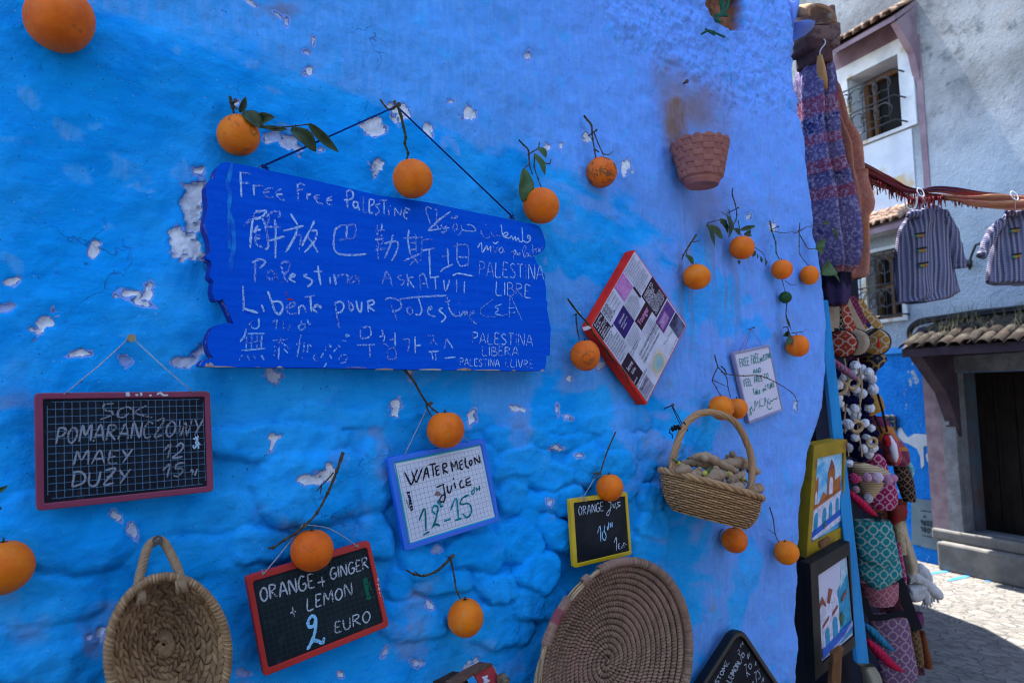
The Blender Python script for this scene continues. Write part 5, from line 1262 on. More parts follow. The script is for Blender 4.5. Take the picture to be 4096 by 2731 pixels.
    root_('stubby ginger root with a green tipped shoot at the left', [(290, 870, 30, O + .04), (350, 850, 62, O + .045), (430, 865, 40, O + .04)], [(390, 900, 400, 925, 22, O + .05)], (320, 795, 232, 738, 26, O + .04))
    root_('broken angular ginger root in the front middle', [(610, 990, 55, O + .06), (700, 930, 78, O + .065), (765, 920, 58, O + .06)], [(700, 880, 715, 850, 40, O + .065), (780, 960, 795, 990, 26, O + .07)])
    root_('ginger root with a dark green shoot left of the front middle', [(400, 955, 40, O + .05), (490, 910, 55, O + .05), (545, 900, 42, O + .05)], [(510, 870, 540, 850, 28, O + .055)], (560, 920, 680, 835, 40, O + .055))
    root_('pale rounded ginger root at the front right of the rim', [(790, 1060, 42, O + .06), (880, 1055, 52, O + .065), (965, 1050, 60, O + .065)], [(850, 1000, 885, 975, 36, O + .055), (770, 1080, 750, 1070, 26, O + .06)])
    root_('ginger root poking out low right beyond the hoop', [(1060, 1080, 45, .09), (1130, 1070, 55, .09), (1180, 1060, 52, .09)])
    root_('ginger knob sticking out high right beyond the hoop', [(1080, 860, 45, .08), (1130, 870, 48, .08), (1165, 880, 32, .08)])
    root_('small ginger root with a withered shoot by the hoop foot', [(930, 940, 34, O + .04), (985, 920, 38, O + .045), (1010, 900, 28, O + .045)], [], (1000, 945, 1055, 1000, 24, O + .05))
    root_('brown ginger root at the back left', [(350, 790, 30, .09), (430, 785, 42, .09), (520, 790, 48, .10), (640, 820, 45, .10)], [(430, 750, 440, 745, 30, .09)])
    root_('ginger root buried in the middle of the heap', [(780, 900, 40, O + .03), (860, 930, 48, O + .035), (930, 980, 42, O + .035), (1000, 1010, 40, O + .03)], [], (840, 895, 930, 965, 26, O + .04))
    root_('ginger lumps filling the bottom of the basket', [(330, 960, 55, O + .02), (500, 1000, 70, O + .02), (700, 1030, 75, O + .02), (900, 1090, 70, O + .02)])
ginger_basket()

def flower_pot():
    f = zm(2600, 500, 1.96)
    OFF = .072
    T = wall(f(395, 155), OFF); Bt = wall(f(392, 480), OFF - .005)
    rT = np.linalg.norm(wall(f(600, 140), OFF) - wall(f(190, 150), OFF)) / 2 * .66; rB = rT * .66
    H = T[2] - Bt[2]
    C = V((T[0] + Bt[0]) / 2, -OFF, Bt[2])
    nu, nv = 320, 110
    P = np.zeros((nv, nu, 3))
    for j in range(nv):
        h = j / (nv - 1)
        for i in range(nu):
            t = 2 * math.pi * i / nu
            body = h > .17
            r = rB + (rT - rB) * h
            if not body: r = rB * (.86 + .12 * min(1, h / .10)) if h < .14 else rB * .98 + (h - .14) / .03 * (rB * .06)
            z = H * h
            if body:
                hb = (h - .17) / .83; row = int(hb * 6.4); fr = hb * 6.4 - row
                col = t / (2 * math.pi) * 16; ci = int(col); fc = col - ci
                over = (ci + row) % 2 == 0
                band = min(1, 6 * min(fr, 1 - fr)) ** .6
                if over: r += .0038 * band * min(1, 5 * max(0, min(fc + .16, 1.16 - fc)))
                else: r += .0030 * (1 if .34 < fc < .47 or .53 < fc < .66 else 0)
                if h > .97: z += .007 * abs(math.sin(col * math.pi / 1.0)) * (h - .97) / .03
            P[j, i] = C + V(r * math.cos(t), r * math.sin(t) * .95, z)
    m = MB(); m.grid(P, closed_u=True); k0 = len(m.v)
    Q = np.array([[C + V(r * math.cos(t), r * math.sin(t) * .95, z) for t in np.linspace(0, 2 * math.pi, nu, endpoint=False)] for r, z in ((.002, .006), (rB * .86, 0))]); m.grid(Q, closed_u=True)
    I = np.array([[C + V((rT - .005 - k) * math.cos(t), (rT - .005 - k) * math.sin(t) * .95, H - .001 - 3 * k) for t in np.linspace(0, 2 * math.pi, nu, endpoint=False)] for k in (0, .01, .02)]); m.grid(I, closed_u=True)
    root = thing('flower_pot', 'terracotta wall pot with a moulded basket weave and scalloped rim', 'flower pot', C)
    obj('pot', m, pmat('terracotta plastic', (.33, .120, .090), (.28, .095, .075), 18, rough=.6, spec=.25, bscale=250, bstr=.15), root, smooth=True, auto=True)
    m = MB(); m.tube([T + V(-.01, -.02, H * .02), T + V(-.01, .075, .012)], .003, 6); obj('hook', m, M_NAIL, root)
flower_pot()

def carton():
    f = zm(1780, 2580, 7.84)
    a, b, c = wall(f(910, 880), .10), wall(f(1480, 625), .085), wall(f(1330, 1700), .10)
    P0, N = plane3(a, b, c); N = -N if N[1] > 0 else N
    q = [onp(f(x, y), P0, N) for x, y in ((910, 880), (1440, 622), (1490, 628), (1700, 1010), (1800, 1200), (2050, 1720), (1330, 1720))]
    root = thing('carton', 'red cardboard carton with white lettering and a torn brown flap at the bottom edge', 'box', sum(q) / len(q) - V(0, 0, .08))
    m = MB(); m.prism(q, -N * .004); obj('printed_side', m, pmat('red carton print', (.42, .045, .050), (.36, .035, .045), 40, rough=.55), root)
    m = MB(); g = [onp(f(x, y), P0, N) for x, y in ((280, 1190), (900, 790), (1400, 540), (1440, 575), (1420, 630), (910, 885), (420, 1200))]; m.prism([p + N * .006 for p in g], -N * .035); obj('flap', m, pmat('brown corrugated board', (.085, .040, .025), (.14, .07, .045), 60, rough=.8, bscale=200), root, bevel=.001)
    m = MB(); g = [onp(f(x, y), P0, N) for x, y in ((300, 1210), (910, 885), (1330, 1720), (300, 1720))]; m.prism([p - N * .03 for p in g], -N * .03); obj('inside', m, pmat('dark carton inside', (.030, .016, .010), (.05, .028, .018), 20), root)
    p = Pen(P0, N, .0008); p.trace(f, "1150,1005 1240,990 1320,965 1270,1020 1210,1060 1300,1080 1380,1105 1300,1125 1205,1150 1320,1170", .0040); p.trace(f, "1250,1290 1330,1210 1400,1260 1340,1340 1250,1290", .004); p.done('lettering', pmat('white print', (.68, .66, .74)), root)
    p = Pen(P0, N, .0007); p.trace(f, "1495,635 1525,680 1540,740 1570,780 1580,830 1615,870 1625,920 1660,960 1690,1015", .0016); p.trace(f, "1310,715 1345,700", .003); p.done('trim_print', pmat('orange print', (.65, .22, .02)), root)
    m = MB(); m.tube([onp(f(x, y), P0, N) + N * .012 for x, y in ((1590, 1090), (1660, 1050), (1740, 1120), (1800, 1250))], [.010, .014, .012, .006], 8); obj('torn_edge', m, pmat('torn corrugation', (.16, .12, .07), (.05, .04, .035), 120), root)
carton()
# ================================================================ the far house across the end of the lane
W2 = unit(V(.225, .974, 0)); NF = V(-.974, .225, 0); G0 = V(7.45, 1.39, 0)
def farp(p, off=0.0): return onp(p, G0 + NF * off, NF)
z2, z3, z6, zP = zm(3100, 0, 2.24), zm(3100, 600, 2.24), zm(3100, 1200, 2.24), zm(3100, 1800, 1.684)

def far_house():
    root = thing('house', 'tall grey house with a blue lower wall and tiled window hoods across the lane', 'house', G0)
    zb = farp((3575, 1407))[2]
    # wall with window and door openings left free
    def hole(f, pts): return [farp(f(*p)) for p in pts]
    k = NT('roughcast house wall')
    sx = k.n('SeparateXYZ'); k.lk(k.co(), sx.inputs[0]); z = sx.outputs[2]
    n1, n2 = k.noise(.9, 6, .65), k.noise(7, 7, .7)
    up = k.mix(k.ramp(n1, .38, .62), (.19, .195, .195), (.36, .362, .36)); up = k.mix(k.ramp(n2, .50, .70, 0, .85), up, (.11, .12, .13)); up = k.mix(k.ramp(k.noise(3, 5, .7), .62, .72, 0, .7), up, (.36, .30, .25))
    mid = k.mix(k.ramp(n1, .35, .65), (.27, .31, .36), (.40, .44, .48))
    zz = k.math('ADD', z, k.math('MULTIPLY', k.math('SUBTRACT', n2, .5), .35))
    c = k.mix(k.ramp(zz, zb + 1.6, zb + 2.6), mid, up)
    blue = k.mix(k.ramp(n2, .4, .65), (.006, .16, .58), (.012, .21, .66)); blue = k.mix(k.ramp(k.noise(2.5, 6, .65, co=k.co((1, 1.6, 1))), .615, .645), blue, (.40, .46, .52))
    zf = k.math('ADD', z, k.math('MULTIPLY', k.math('SUBTRACT', k.noise(22, 3), .5), .04))
    c = k.mix(k.ramp(zf, zb - .01, zb + .01), blue, c)
    k.color(c); k.rough(.92, .1)
    k.bump(k.math('ADD', k.noise(26, 6, .7), k.math('MULTIPLY', k.noise(9, 3), .6)), .9, .05)
    m = MB()
    def rect(s0, s1, h0, h1): m.add([G0 + W2 * s0 + V(0, 0, h0), G0 + W2 * s1 + V(0, 0, h0), G0 + W2 * s1 + V(0, 0, h1), G0 + W2 * s0 + V(0, 0, h1)], [(0, 1, 2, 3)])
    def sh(p): q = farp(p) - G0; return np.dot(q, W2), q[2]
    uo = [z2(640, 712), z2(1108, 502), z2(1150, 1130), z2(715, 1302)]            # upper opening
    lo = [z3(800, 952), z3(1082, 892), z3(1192, 1490), z3(868, 1525)]            # lower opening
    us, ls = [sh(p) for p in uo], [sh(p) for p in lo]
    u0, u1 = min(us[1][0], us[2][0]), (us[0][0] + us[3][0]) / 2; uh1, uh0 = (us[0][1] + us[1][1]) / 2, (us[2][1] + us[3][1]) / 2
    l0, l1 = (ls[1][0] + ls[2][0]) / 2, (ls[0][0] + ls[3][0]) / 2; lh1, lh0 = (ls[0][1] + ls[1][1]) / 2, (ls[2][1] + ls[3][1]) / 2
    dl, dh = sh(z6(1612, 655)); dr = dl - 1.15; _, d0 = sh(zP(1345, 560))
    rect(-7, dr, 0, 10.5); rect(dr, dl, dh, 10.5); rect(dr, dl, 0, d0); 
    lo_s, hi_s = min(u0, l0), max(u1, l1)
    rect(dl, lo_s, 0, 10.5); rect(hi_s, 6, 0, 10.5); rect(lo_s, hi_s, 0, lh0); rect(lo_s, hi_s, lh1, uh0); rect(lo_s, hi_s, uh1, 10.5)
    rect(lo_s, l0, lh0, lh1) if l0 > lo_s else None; rect(l1, hi_s, lh0, lh1) if l1 < hi_s else None
    rect(lo_s, u0, uh0, uh1) if u0 > lo_s else None; rect(u1, hi_s, uh0, uh1) if u1 < hi_s else None
    m.box(G0 - NF * 4.2 + V(0, 0, 5.2) - W2 * .5, W2 * 6.4, NF * 3.6, V(0, 0, 5.2))      # body behind the facade
    obj('wall', m, k.m, root)
    white = pmat('chalky white surround', (.50, .51, .52), (.38, .40, .42), 5, rough=.9, c3=(.36, .30, .20), s3=3.2)
    pink = pmat('faded pink plaster', (.21, .15, .17), (.15, .10, .12), 5, rough=.9, bscale=40, bstr=.3)
    tile = pmat('old roof tile', (.14, .085, .065), (.24, .15, .10), 12, rough=.9, bscale=60, bstr=.5, c3=(.36, .30, .22), s3=25)
    wood = pmat('brown window wood', (.105, .050, .025), (.15, .075, .035), 20, rough=.6, stretch=(1, 1, .2))
    dark = pmat('dark room', (.007, .007, .008), (.014, .012, .012), 3, rough=.6, spec=.08)
    iron = pmat('black iron', (.012, .012, .014), rough=.5, spec=.4)
    P = lambda s, h, o=0.0: G0 + W2 * s + V(0, 0, h) + NF * o
    def window(a0, a1, h0, h1, dep_, sur):
        w = thing_part('window_opening', root)
        m = MB()           # reveal
        q0 = [P(a0, h0, -dep_), P(a1, h0, -dep_), P(a1, h1, -dep_), P(a0, h1, -dep_)]; q1 = [P(a0, h0, .006), P(a1, h0, .006), P(a1, h1, .006), P(a0, h1, .006)]
        m.ring([P(a0 - sur, h0 - sur * .3, .012), P(a1 + sur, h0 - sur * .3, .012), P(a1 + sur, h1 + sur, .012), P(a0 - sur, h1 + sur, .012)], q1, -NF * .02)
        m.add(q0 + q1, [(0, 1, 5, 4), (1, 2, 6, 5), (2, 3, 7, 6), (3, 0, 4, 7)])
        return m
    return root, P, (u0, u1, uh0, uh1), (l0, l1, lh0, lh1), (dr, dl, d0, dh), white, pink, tile, wood, dark, iron, sh, zb
def thing_part(n, r): return None
HR, HP, UW, LW, DW, WHITE, PINK, TILE, WOOD, DARK, IRON, sh, ZB = far_house()

def ringrect(m, P, a0, a1, h0, h1, t, o, th):
    m.ring([P(a0, h0, o), P(a1, h0, o), P(a1, h1, o), P(a0, h1, o)], [P(a0 + t, h0 + t, o), P(a1 - t, h0 + t, o), P(a1 - t, h1 - t, o), P(a0 + t, h1 - t, o)], -NF * th)
def far_window(W, dep_, sur, bars):
    a0, a1, h0, h1 = W; P = HP
    m = MB()
    q0 = [P(a0, h0, -dep_), P(a1, h0, -dep_), P(a1, h1, -dep_), P(a0, h1, -dep_)]; q1 = [P(a0, h0, 0), P(a1, h0, 0), P(a1, h1, 0), P(a0, h1, 0)]
    m.add(q0 + q1, [(0, 1, 5, 4), (1, 2, 6, 5), (2, 3, 7, 6), (3, 0, 4, 7)])
    m.ring([P(a0 - sur, h0 - .04, .025), P(a1 + sur, h0 - .04, .025), P(a1 + sur, h1 + sur, .025), P(a0 - sur, h1 + sur, .025)], [P(a0 - .002, h0 - .002, .025), P(a1 + .002, h0 - .002, .025), P(a1 + .002, h1 + .002, .025), P(a0 - .002, h1 + .002, .025)], -NF * .022)
    w = obj('window', m, WHITE, HR)
    m = MB(); m.box(P((a0 + a1) / 2, (h0 + h1) / 2, -dep_ + .03), W2 * (a1 - a0) / 2, V(0, 0, (h1 - h0) / 2), NF * .01); obj('pane', m, DARK, w)
    m = MB(); ringrect(m, P, a0 + .002, a1 - .002, h0 + .002, h1 - .002, .055, -dep_ + .10, .05)
    for s in bars[0]: m.box(P(a0 + (a1 - a0) * s, (h0 + h1) / 2, -dep_ + .07), W2 * .022, V(0, 0, (h1 - h0) / 2 - .06), NF * .02)
    for s in bars[1]: m.box(P((a0 + a1) / 2, h0 + (h1 - h0) * s, -dep_ + .068), W2 * ((a1 - a0) / 2 - .06), V(0, 0, .018), NF * .018)
    obj('sash', m, WOOD, w)
    return w
far_window(UW, .34, .16, ((.80,), ()))
far_window(LW, .22, .05, ((.5,), (.5,)))
def grille(W, o, belly):
    a0, a1, h0, h1 = W; P = HP; m = MB(); Wd, H = a1 - a0, h1 - h0; r = .007
    top = h0 + H * belly
    for h in (h0 + .02, h0 + (top - h0) * .5, top): m.tube([P(a0 - .06, h, 0), P(a0 - .06, h, o), P(a1 + .05, h, o), P(a1 + .05, h, 0)], r * 1.3, 6)
    for i in range(4):
        for j in range(2):
            c = P(a0 + Wd * (i + .5) / 4, h0 + (top - h0) * (.25 + .5 * j), o)
            for sgn in (1, -1):
                pts = []
                for t in np.linspace(.2, 5.2, 18):
                    rr = (top - h0) * .23 * (1 - t / 7.5); pts.append(c + W2 * sgn * (rr * math.cos(t) - (top - h0) * .05) + V(0, 0, rr * math.sin(t)))
                m.tube(pts, r * .7, 5)
    for i in range(5): s = a0 + Wd * i / 4; m.tube([P(s, h0 + .02, o), P(s, top, o)], r * .8, 5)
    obj('window_grille', m, IRON, HR, smooth=True)
grille(UW, .20, .72); grille(LW, .12, .98)

def hood(a0, a1, h, proj_, rise, side, nt_):
    """little tiled canopy over an opening"""
    P = HP; m = MB()
    m.add([P(a0, h + rise, 0), P(a1, h + rise, 0), P(a1, h, proj_), P(a0, h, proj_), P(a0, h + rise - .06, 0), P(a1, h + rise - .06, 0), P(a1, h - .05, proj_), P(a0, h - .05, proj_)], [(0, 1, 2, 3), (7, 6, 5, 4), (3, 2, 6, 7), (0, 3, 7, 4), (1, 5, 6, 2)])
    for s in (a0,):
        m.prism([P(s, h - .05, proj_ * .92), P(s, h + rise - .07, .01), P(s, h - side, .01), P(s, h - side * .55, proj_ * .22)], W2 * .07)
    hd = obj('hood', m, PINK, HR)
    m = MB()
    for i in range(nt_):
        s = a0 + (a1 - a0) * (i + .5) / nt_; r = (a1 - a0) / nt_ * .52; rows = 3
        for j in range(rows):
            t0, t1 = 1 - j / rows + .05, 1 - (j + 1) / rows
            A, B = P(s, h + rise * (1 - t0) + .012 * (rows - j), proj_ * t0 + .03), P(s, h + rise * (1 - t1) + .012 * (rows - j) - .004, proj_ * t1)
            G = []
            for q, rr in ((A, r * 1.08), (B, r * .92)):
                G.append([q + W2 * rr * math.cos(w) + V(0, 0, 1) * rr * .8 * math.sin(w) + V(random.uniform(-.004, .004), 0, random.uniform(-.006, .006)) for w in np.linspace(0, math.pi, 9)])
            m.grid(np.array(G), random.random())
    obj('tiles', m, TILE, hd, smooth=True, solid=.016)
hood(UW[0] - .22, UW[1] + .16, UW[3] + .24, .34, .24, .62, 9)
hood(LW[0] - .26, LW[1] + .20, LW[3] + .20, .30, .22, .12, 9)
# pink painted band that frames the window column, and stained white panel under the upper window
def trim():
    P = HP; m = MB()
    s = UW[0] - .165; m.box(P(s - .045, (UW[2] + UW[3]) / 2 - .6, .004), W2 * .032, V(0, 0, (UW[3] - UW[2]) / 2 + .70), NF * .006); m.box(P((UW[0] + UW[1]) / 2, UW[3] + .27, .003), W2 * ((UW[1] - UW[0]) / 2 + .21), V(0, 0, .10), NF * .006)
    obj('painted_band', m, PINK, HR)
    m = MB(); m.box(P((UW[0] + UW[1]) / 2 + .05, (UW[2] + LW[3]) / 2 + .06, .006), W2 * ((UW[1] - UW[0]) / 2 + .14), V(0, 0, (UW[2] - LW[3]) / 2 - .12), NF * .005)
    obj('plaster_panel', m, pmat('stained white plaster', (.44, .46, .49), (.36, .38, .42), 3, rough=.9, c3=(.38, .29, .16), s3=2.4), HR)
    m = MB(); q = sh(z6(1180, 465)); m.box(P(q[0] + 1.6, ZB + .01, .02), W2 * 1.6, V(0, 0, .03), NF * .02); obj('ledge', m, pmat('blue ledge', (.01, .14, .46), (.03, .20, .5), 6), HR)
trim()
def doorway():
    dr, dl, d0, dh = DW; P = HP
    m = MB()
    # deep reveal
    q0 = [P(dr, d0, -.26), P(dl, d0, -.26), P(dl, dh, -.26), P(dr, dh, -.26)]; q1 = [P(dr, d0, 0), P(dl, d0, 0), P(dl, dh, 0), P(dr, dh, 0)]
    m.add(q0 + q1, [(1, 2, 6, 5), (2, 3, 7, 6), (3, 0, 4, 7), (0, 1, 5, 4)])
    w = .13
    jm = pmat('grey door jamb', (.18, .19, .21), (.12, .125, .14), 7, rough=.85, c3=(.13, .11, .12), s3=30)
    for a0, a1, t in ((dl, dl + w, .05), (dr - w, dr, .05)): m.box(P((a0 + a1) / 2, (d0 + dh) / 2, .02), W2 * w / 2, V(0, 0, (dh - d0) / 2), NF * .03)
    m.box(P((dl + dr) / 2, dh + .085, .021), W2 * ((dl - dr) / 2 + w), V(0, 0, .08), NF * .032)
    fr = obj('door_frame', m, jm, HR)
    m = MB(); m.box(P(dl + w + .09, (d0 + dh) / 2 - .02, .015), W2 * .085, V(0, 0, (dh - d0) / 2 + .05), NF * .025); m.box(P((dl + dr) / 2, dh + .21, .02), W2 * ((dl - dr) / 2 + w + .1), V(0, 0, .035), NF * .03); obj('outer_band', m, pmat('dull mauve paint', (.155, .105, .125), (.21, .16, .18), 8, rough=.9), HR)
    m = MB(); m.box(P((dr + dl) / 2, (d0 + dh) / 2, -.28), W2 * (dl - dr) / 2, V(0, 0, (dh - d0) / 2), NF * .02)
    for i in range(6): m.box(P(dr + (dl - dr) * (i + .5) / 6, (d0 + dh) / 2, -.255), W2 * ((dl - dr) / 12 - .006), V(0, 0, (dh - d0) / 2 - .01), NF * .008)
    dk = pmat('blackened door planks', (.006, .005, .005), (.014, .010, .008), 9, rough=.7, stretch=(4, 4, .6)); obj('door', m, dk, HR)
    m = MB(); m.box(P(dl - .03, (d0 + dh) / 2, -.17), W2 * .022, V(0, 0, (dh - d0) / 2), NF * .05); obj('inner_post', m, pmat('peeling post', (.085, .05, .05), (.05, .10, .14), 4, rough=.7, stretch=(1, 1, .5)), HR)
    # raised step
    q = sh(zP(1168, 780)); h = d0
    m = MB(); m.box(P((q[0] + dr - 1) / 2, h * .36, .08), W2 * (q[0] - dr + 1) / 2, V(0, 0, h * .359), NF * .08); m.box(P((dl + dr) / 2 - .3, h * .86, .02), W2 * ((dl - dr) / 2 + .6), V(0, 0, h * .14), NF * .06)
    obj('doorstep', m, pmat('worn stone step', (.095, .092, .09), (.14, .132, .125), 6, rough=.9, bscale=50, bstr=.4, c3=(.12, .12, .13), s3=12), HR, bevel=.02)
    m = MB()
    for y in (1020, 1085): a = sh(z6(1572, y)); m.box(P(a[0], a[1], .060), W2 * .030, V(0, 0, .034), NF * .012)
    tag(obj('bell_panel', m, pmat('grey bell box', (.20, .21, .22), (.15, .16, .17), 30)), 'pair of small grey bell boxes on the jamb of the dark doorway', 'doorbell')
doorway()
def porch():
    P = HP
    e0 = sh(z6(1215, 350)); e1 = -6.0
    h1 = farp(z6(1500, 222))[2]; PR = .54
    a = farp(z6(1135, 445), PR) ; s0 = np.dot(a - G0, W2); hE = a[2]
    m = MB()
    m.add([P(e0[0] - .1, h1, 0), P(e1, h1 + .03, 0), P(e1, hE, PR), P(s0, hE, PR)] + [P(e0[0] - .1, h1 - .09, 0), P(e1, h1 - .06, 0), P(e1, hE - .075, PR), P(s0, hE - .075, PR)], [(3, 2, 1, 0), (4, 5, 6, 7), (2, 3, 7, 6), (0, 4, 7, 3)])
    for s in (s0 - .06,): m.prism([P(s, hE - .076, PR * .96), P(s, h1 - .12, .01), P(s, hE - .85, .01), P(s, hE - .42, PR * .35)], -W2 * .12)
    root = thing('porch_roof', 'weedy porch roof of old clay tiles over the dark doorway', 'roof', P((s0 + e1) / 2, hE, PR / 2))
    pl = pmat('purple grey soffit', (.040, .027, .038), (.06, .042, .055), 7, rough=.9)
    obj('soffit', m, pl, root)
    m = MB(); n = 34
    for i in range(n):
        s = s0 - .05 - i * .118; 
        for j in range(4):
            t0, t1 = 1.06 - j / 4, .92 - (j + .7) / 4
            A, B = P(s, hE + (h1 - hE) * (1 - t0) + .012, PR * t0), P(s, hE + (h1 - hE) * (1 - max(t1, 0)) + .03, PR * max(t1, 0))
            jx = V(random.uniform(-.012, .012), 0, random.uniform(-.012, .012)); G = []
            for q, r in ((A, .060 * random.uniform(.9, 1.1)), (B, .050)): G.append([q + jx + W2 * r * math.cos(w) + V(0, 0, r * .75 * math.sin(w)) for w in np.linspace(0, math.pi, 9)])
            m.grid(np.array(G), random.random())
    k = NT('shade-darkened roof tiles'); c = k.mix(k.attr('tint'), (.015, .012, .011), (.036, .025, .020)); c = k.mix(k.ramp(k.noise(9, 6, .7), .45, .65, 0, .8), c, (.065, .062, .05)); c = k.mix(k.ramp(k.noise(30, 4), .62, .72), c, (.07, .06, .052)); k.color(c); k.rough(.95, .1); k.bump(k.noise(60, 4), .5, .004)  # dark tiles, colours lowered further to carry the porch's deep shade
    obj('tiles', m, k.m, root, smooth=True, solid=.009)
    m = MB()
    for i in range(420):
        cx = random.choice((-.55, -.9, -1.5, -2.1, .1)); s = s0 + cx - .5 + random.gauss(0, .16); t = random.uniform(.05, .8)
        b = P(s, hE + (h1 - hE) * (1 - t) + .06, PR * t); L = random.uniform(.05, .20)
        e = V(random.uniform(-.5, .5), random.uniform(-.5, .5), 1.0) * L
        m.strip([b, b + e * .5 + V(0, random.uniform(-.02, .02), .01), b + e], [.004, .003, .001], NF, random.random())
    tag(obj('dry_weeds', m, pmat('dry weeds', (.16, .12, .055), (.10, .10, .04), 20, rough=.9)), 'tufts of dry weeds sprouting from the porch tiles', 'weeds', kind='stuff')
    # cable bundle
    c = [farp(z6(x, y), .10) for x, y in ((1232, 380), (1212, 330), (1208, 280), (1235, 235), (1300, 195), (1420, 170), (1600, 148), (1850, 112), (2231, 72), (2500, 40))]
    m = MB(); cl = catmull(c, 6)
    for k in range(4): m.tube([p + V(0, .012 * math.cos(k * 1.6 + i * .12), .016 * math.sin(k * 1.6 + i * .12)) for i, p in enumerate(cl)], .018, 6)
    tag(obj('cable_bundle', m, pmat('black cable', (.012, .012, .016), rough=.6), smooth=True), 'sagging bundle of black cables looped above the porch roof', 'cable')
    m = MB(); m.tube([farp(z3(x, y), .05) for x, y in ((1745, 1070), (1742, 1010), (1765, 930), (1800, 850), (1840, 840))], .012, 6); m.tube([farp(z3(1738, y), .05) for y in (985, 1050)], .03, 8)
    tag(obj('wall_lamp_bracket', m, IRON, smooth=True), 'thin bent dark pipe fixed to the house wall between the two striped coats', 'pipe')
porch()
def far_bits():
    P = HP
    q = [farp(zP(x, y), .02) for x, y in ((917, 322), (1112, 348), (1114, 678), (986, 648), (980, 640), (922, 634))]
    root = thing('meter_cover', 'grey metal meter cover stencilled with numbers on the blue lower wall', 'meter cover', q[4])
    m = MB(); m.prism(q, -NF * .025); obj('plate', m, pmat('weathered grey plate', (.085, .125, .155), (.11, .15, .18), 6, rough=.6), root)
    p = Pen(G0 + NF * .02, NF, .002); FONT['8'] = (.6, [[(.3, .5), (.08, .75), (.3, 1), (.5, .75), (.3, .5), (.05, .25), (.3, 0), (.55, .25), (.3, .5)]])
    p.write(zP, '1802', (983, 500), (1062, 512), 30, .016); p.write(zP, '1801', (983, 545), (1065, 560), 30, .016); p.trace(zP, "980,405 1065,416;990,572 1065,586", .010); p.trace(zP, "1000,455 1010,440 1018,455", .012)
    p.done('stencil', pmat('dark stencil', (.022, .035, .05)), root)
    f = z6; m = MB(); q = [farp(f(x, y), .03) for x, y in ((985, 1042), (1080, 1040), (1083, 1168), (990, 1160))]
    m.ring(q, inset(q, .02), -NF * .02)
    for k in range(4):
        c = q[0] + (q[1] - q[0]) * (.25 + .5 * (k % 2)) + (q[3] - q[0]) * (.28 + .44 * (k // 2)); m.tube([c + W2 * .05 * (1 - t / 8) * math.cos(t) + V(0, 0, .06 * (1 - t / 8) * math.sin(t)) for t in np.linspace(0, 6, 16)], .008, 5)
    tag(obj('iron_grate', m, IRON), 'little black wrought iron grate on the blue wall behind the bags', 'grate')
    m = MB()
    for pts in ([(1100, 1150), (1130, 1140), (1150, 1180), (1190, 1230), (1250, 1195), (1400, 1205), (1440, 1240), (1455, 1330), (1420, 1370), (1400, 1300), (1330, 1310), (1335, 1480), (1310, 1510), (1300, 1400), (1270, 1330), (1200, 1290), (1150, 1270), (1105, 1220)], [(1350, 1380), (1400, 1360), (1440, 1420), (1400, 1470), (1360, 1440)]):
        g = [farp(f(x, y), .006) for x, y in pts]; m.prism(g, -NF * .005)
    obj('peeled_patch', m, pmat('bare plaster patch', (.42, .46, .50), (.34, .38, .42), 8, rough=.9), HR)
far_bits()

# ================================================================ ground
def ground():
    k = NT('stone paving')
    vo = k.n('TexVoronoi', feature='DISTANCE_TO_EDGE'); vo.inputs['Scale'].default_value = 12.5; vo.inputs['Randomness'].default_value = .85
    k.lk(k.co((1.5, .8, 1), (0, 0, .2)), vo.inputs['Vector'])
    v2 = k.n('TexVoronoi'); v2.inputs['Scale'].default_value = 12.5; v2.inputs['Randomness'].default_value = .85; k.lk(k.co((1.5, .8, 1), (0, 0, .2)), v2.inputs['Vector'])
    g = k.n('SeparateColor'); k.lk(v2.outputs['Color'], g.inputs[0])
    c = k.mix(g.outputs[0], (.105, .10, .094), (.175, .165, .155)); c = k.mix(k.ramp(k.noise(18, 6, .7), .4, .7, 0, .6), c, (.20, .185, .17))
    c = k.mix(k.ramp(vo.outputs['Distance'], .05, .01), c, (.075, .072, .07))
    k.color(c); k.rough(.85, .2)
    k.bump(k.math('ADD', k.ramp(vo.outputs['Distance'], 0, .10), k.math('MULTIPLY', k.noise(14, 6, .7), 1.6)), .6, .02)
    m = MB(); m.add([(-60, -60, 0), (60, -60, 0), (60, 60, 0), (-60, 60, 0)], [(0, 1, 2, 3)])
    o = obj('ground', m, k.m); o['kind'] = 'structure'
    p = Pen(V(0, 0, 0), V(0, 0, 1), .004)
    for a in ("1040,832 1180,815 1340,822 1677,860", "1160,880 1340,838", "1420,880 1677,895", "1430,860 1500,835 1677,848"):
        p.line([zP(*map(float, q.split(','))) for q in a.split()], .05)
    o = p.done('road_marking', pmat('blue paint on paving', (.02, .16, .38), (.05, .20, .40), 9), None); o['kind'] = 'structure'
ground()
# ================================================================ the shop beyond the wall: front, eave, hung goods
def gz(x): return 2.85 + (x - 3290) * .0040          # distance of the goods row along the lens axis
def gp(p, dz=0.0): return dep(p, gz(p[0]) + dz)
VIEW = -RW[:, 2] * 1.0                                # lens axis, used only as a rough facing direction of hung things
GDIR = unit(gp((3650, 1500)) - gp((3300, 1500))); GDIR = unit(V(GDIR[0], GDIR[1], 0))      # along the shop front
GN = V(GDIR[1], -GDIR[0], 0)                          # out of the shop front, towards the lane

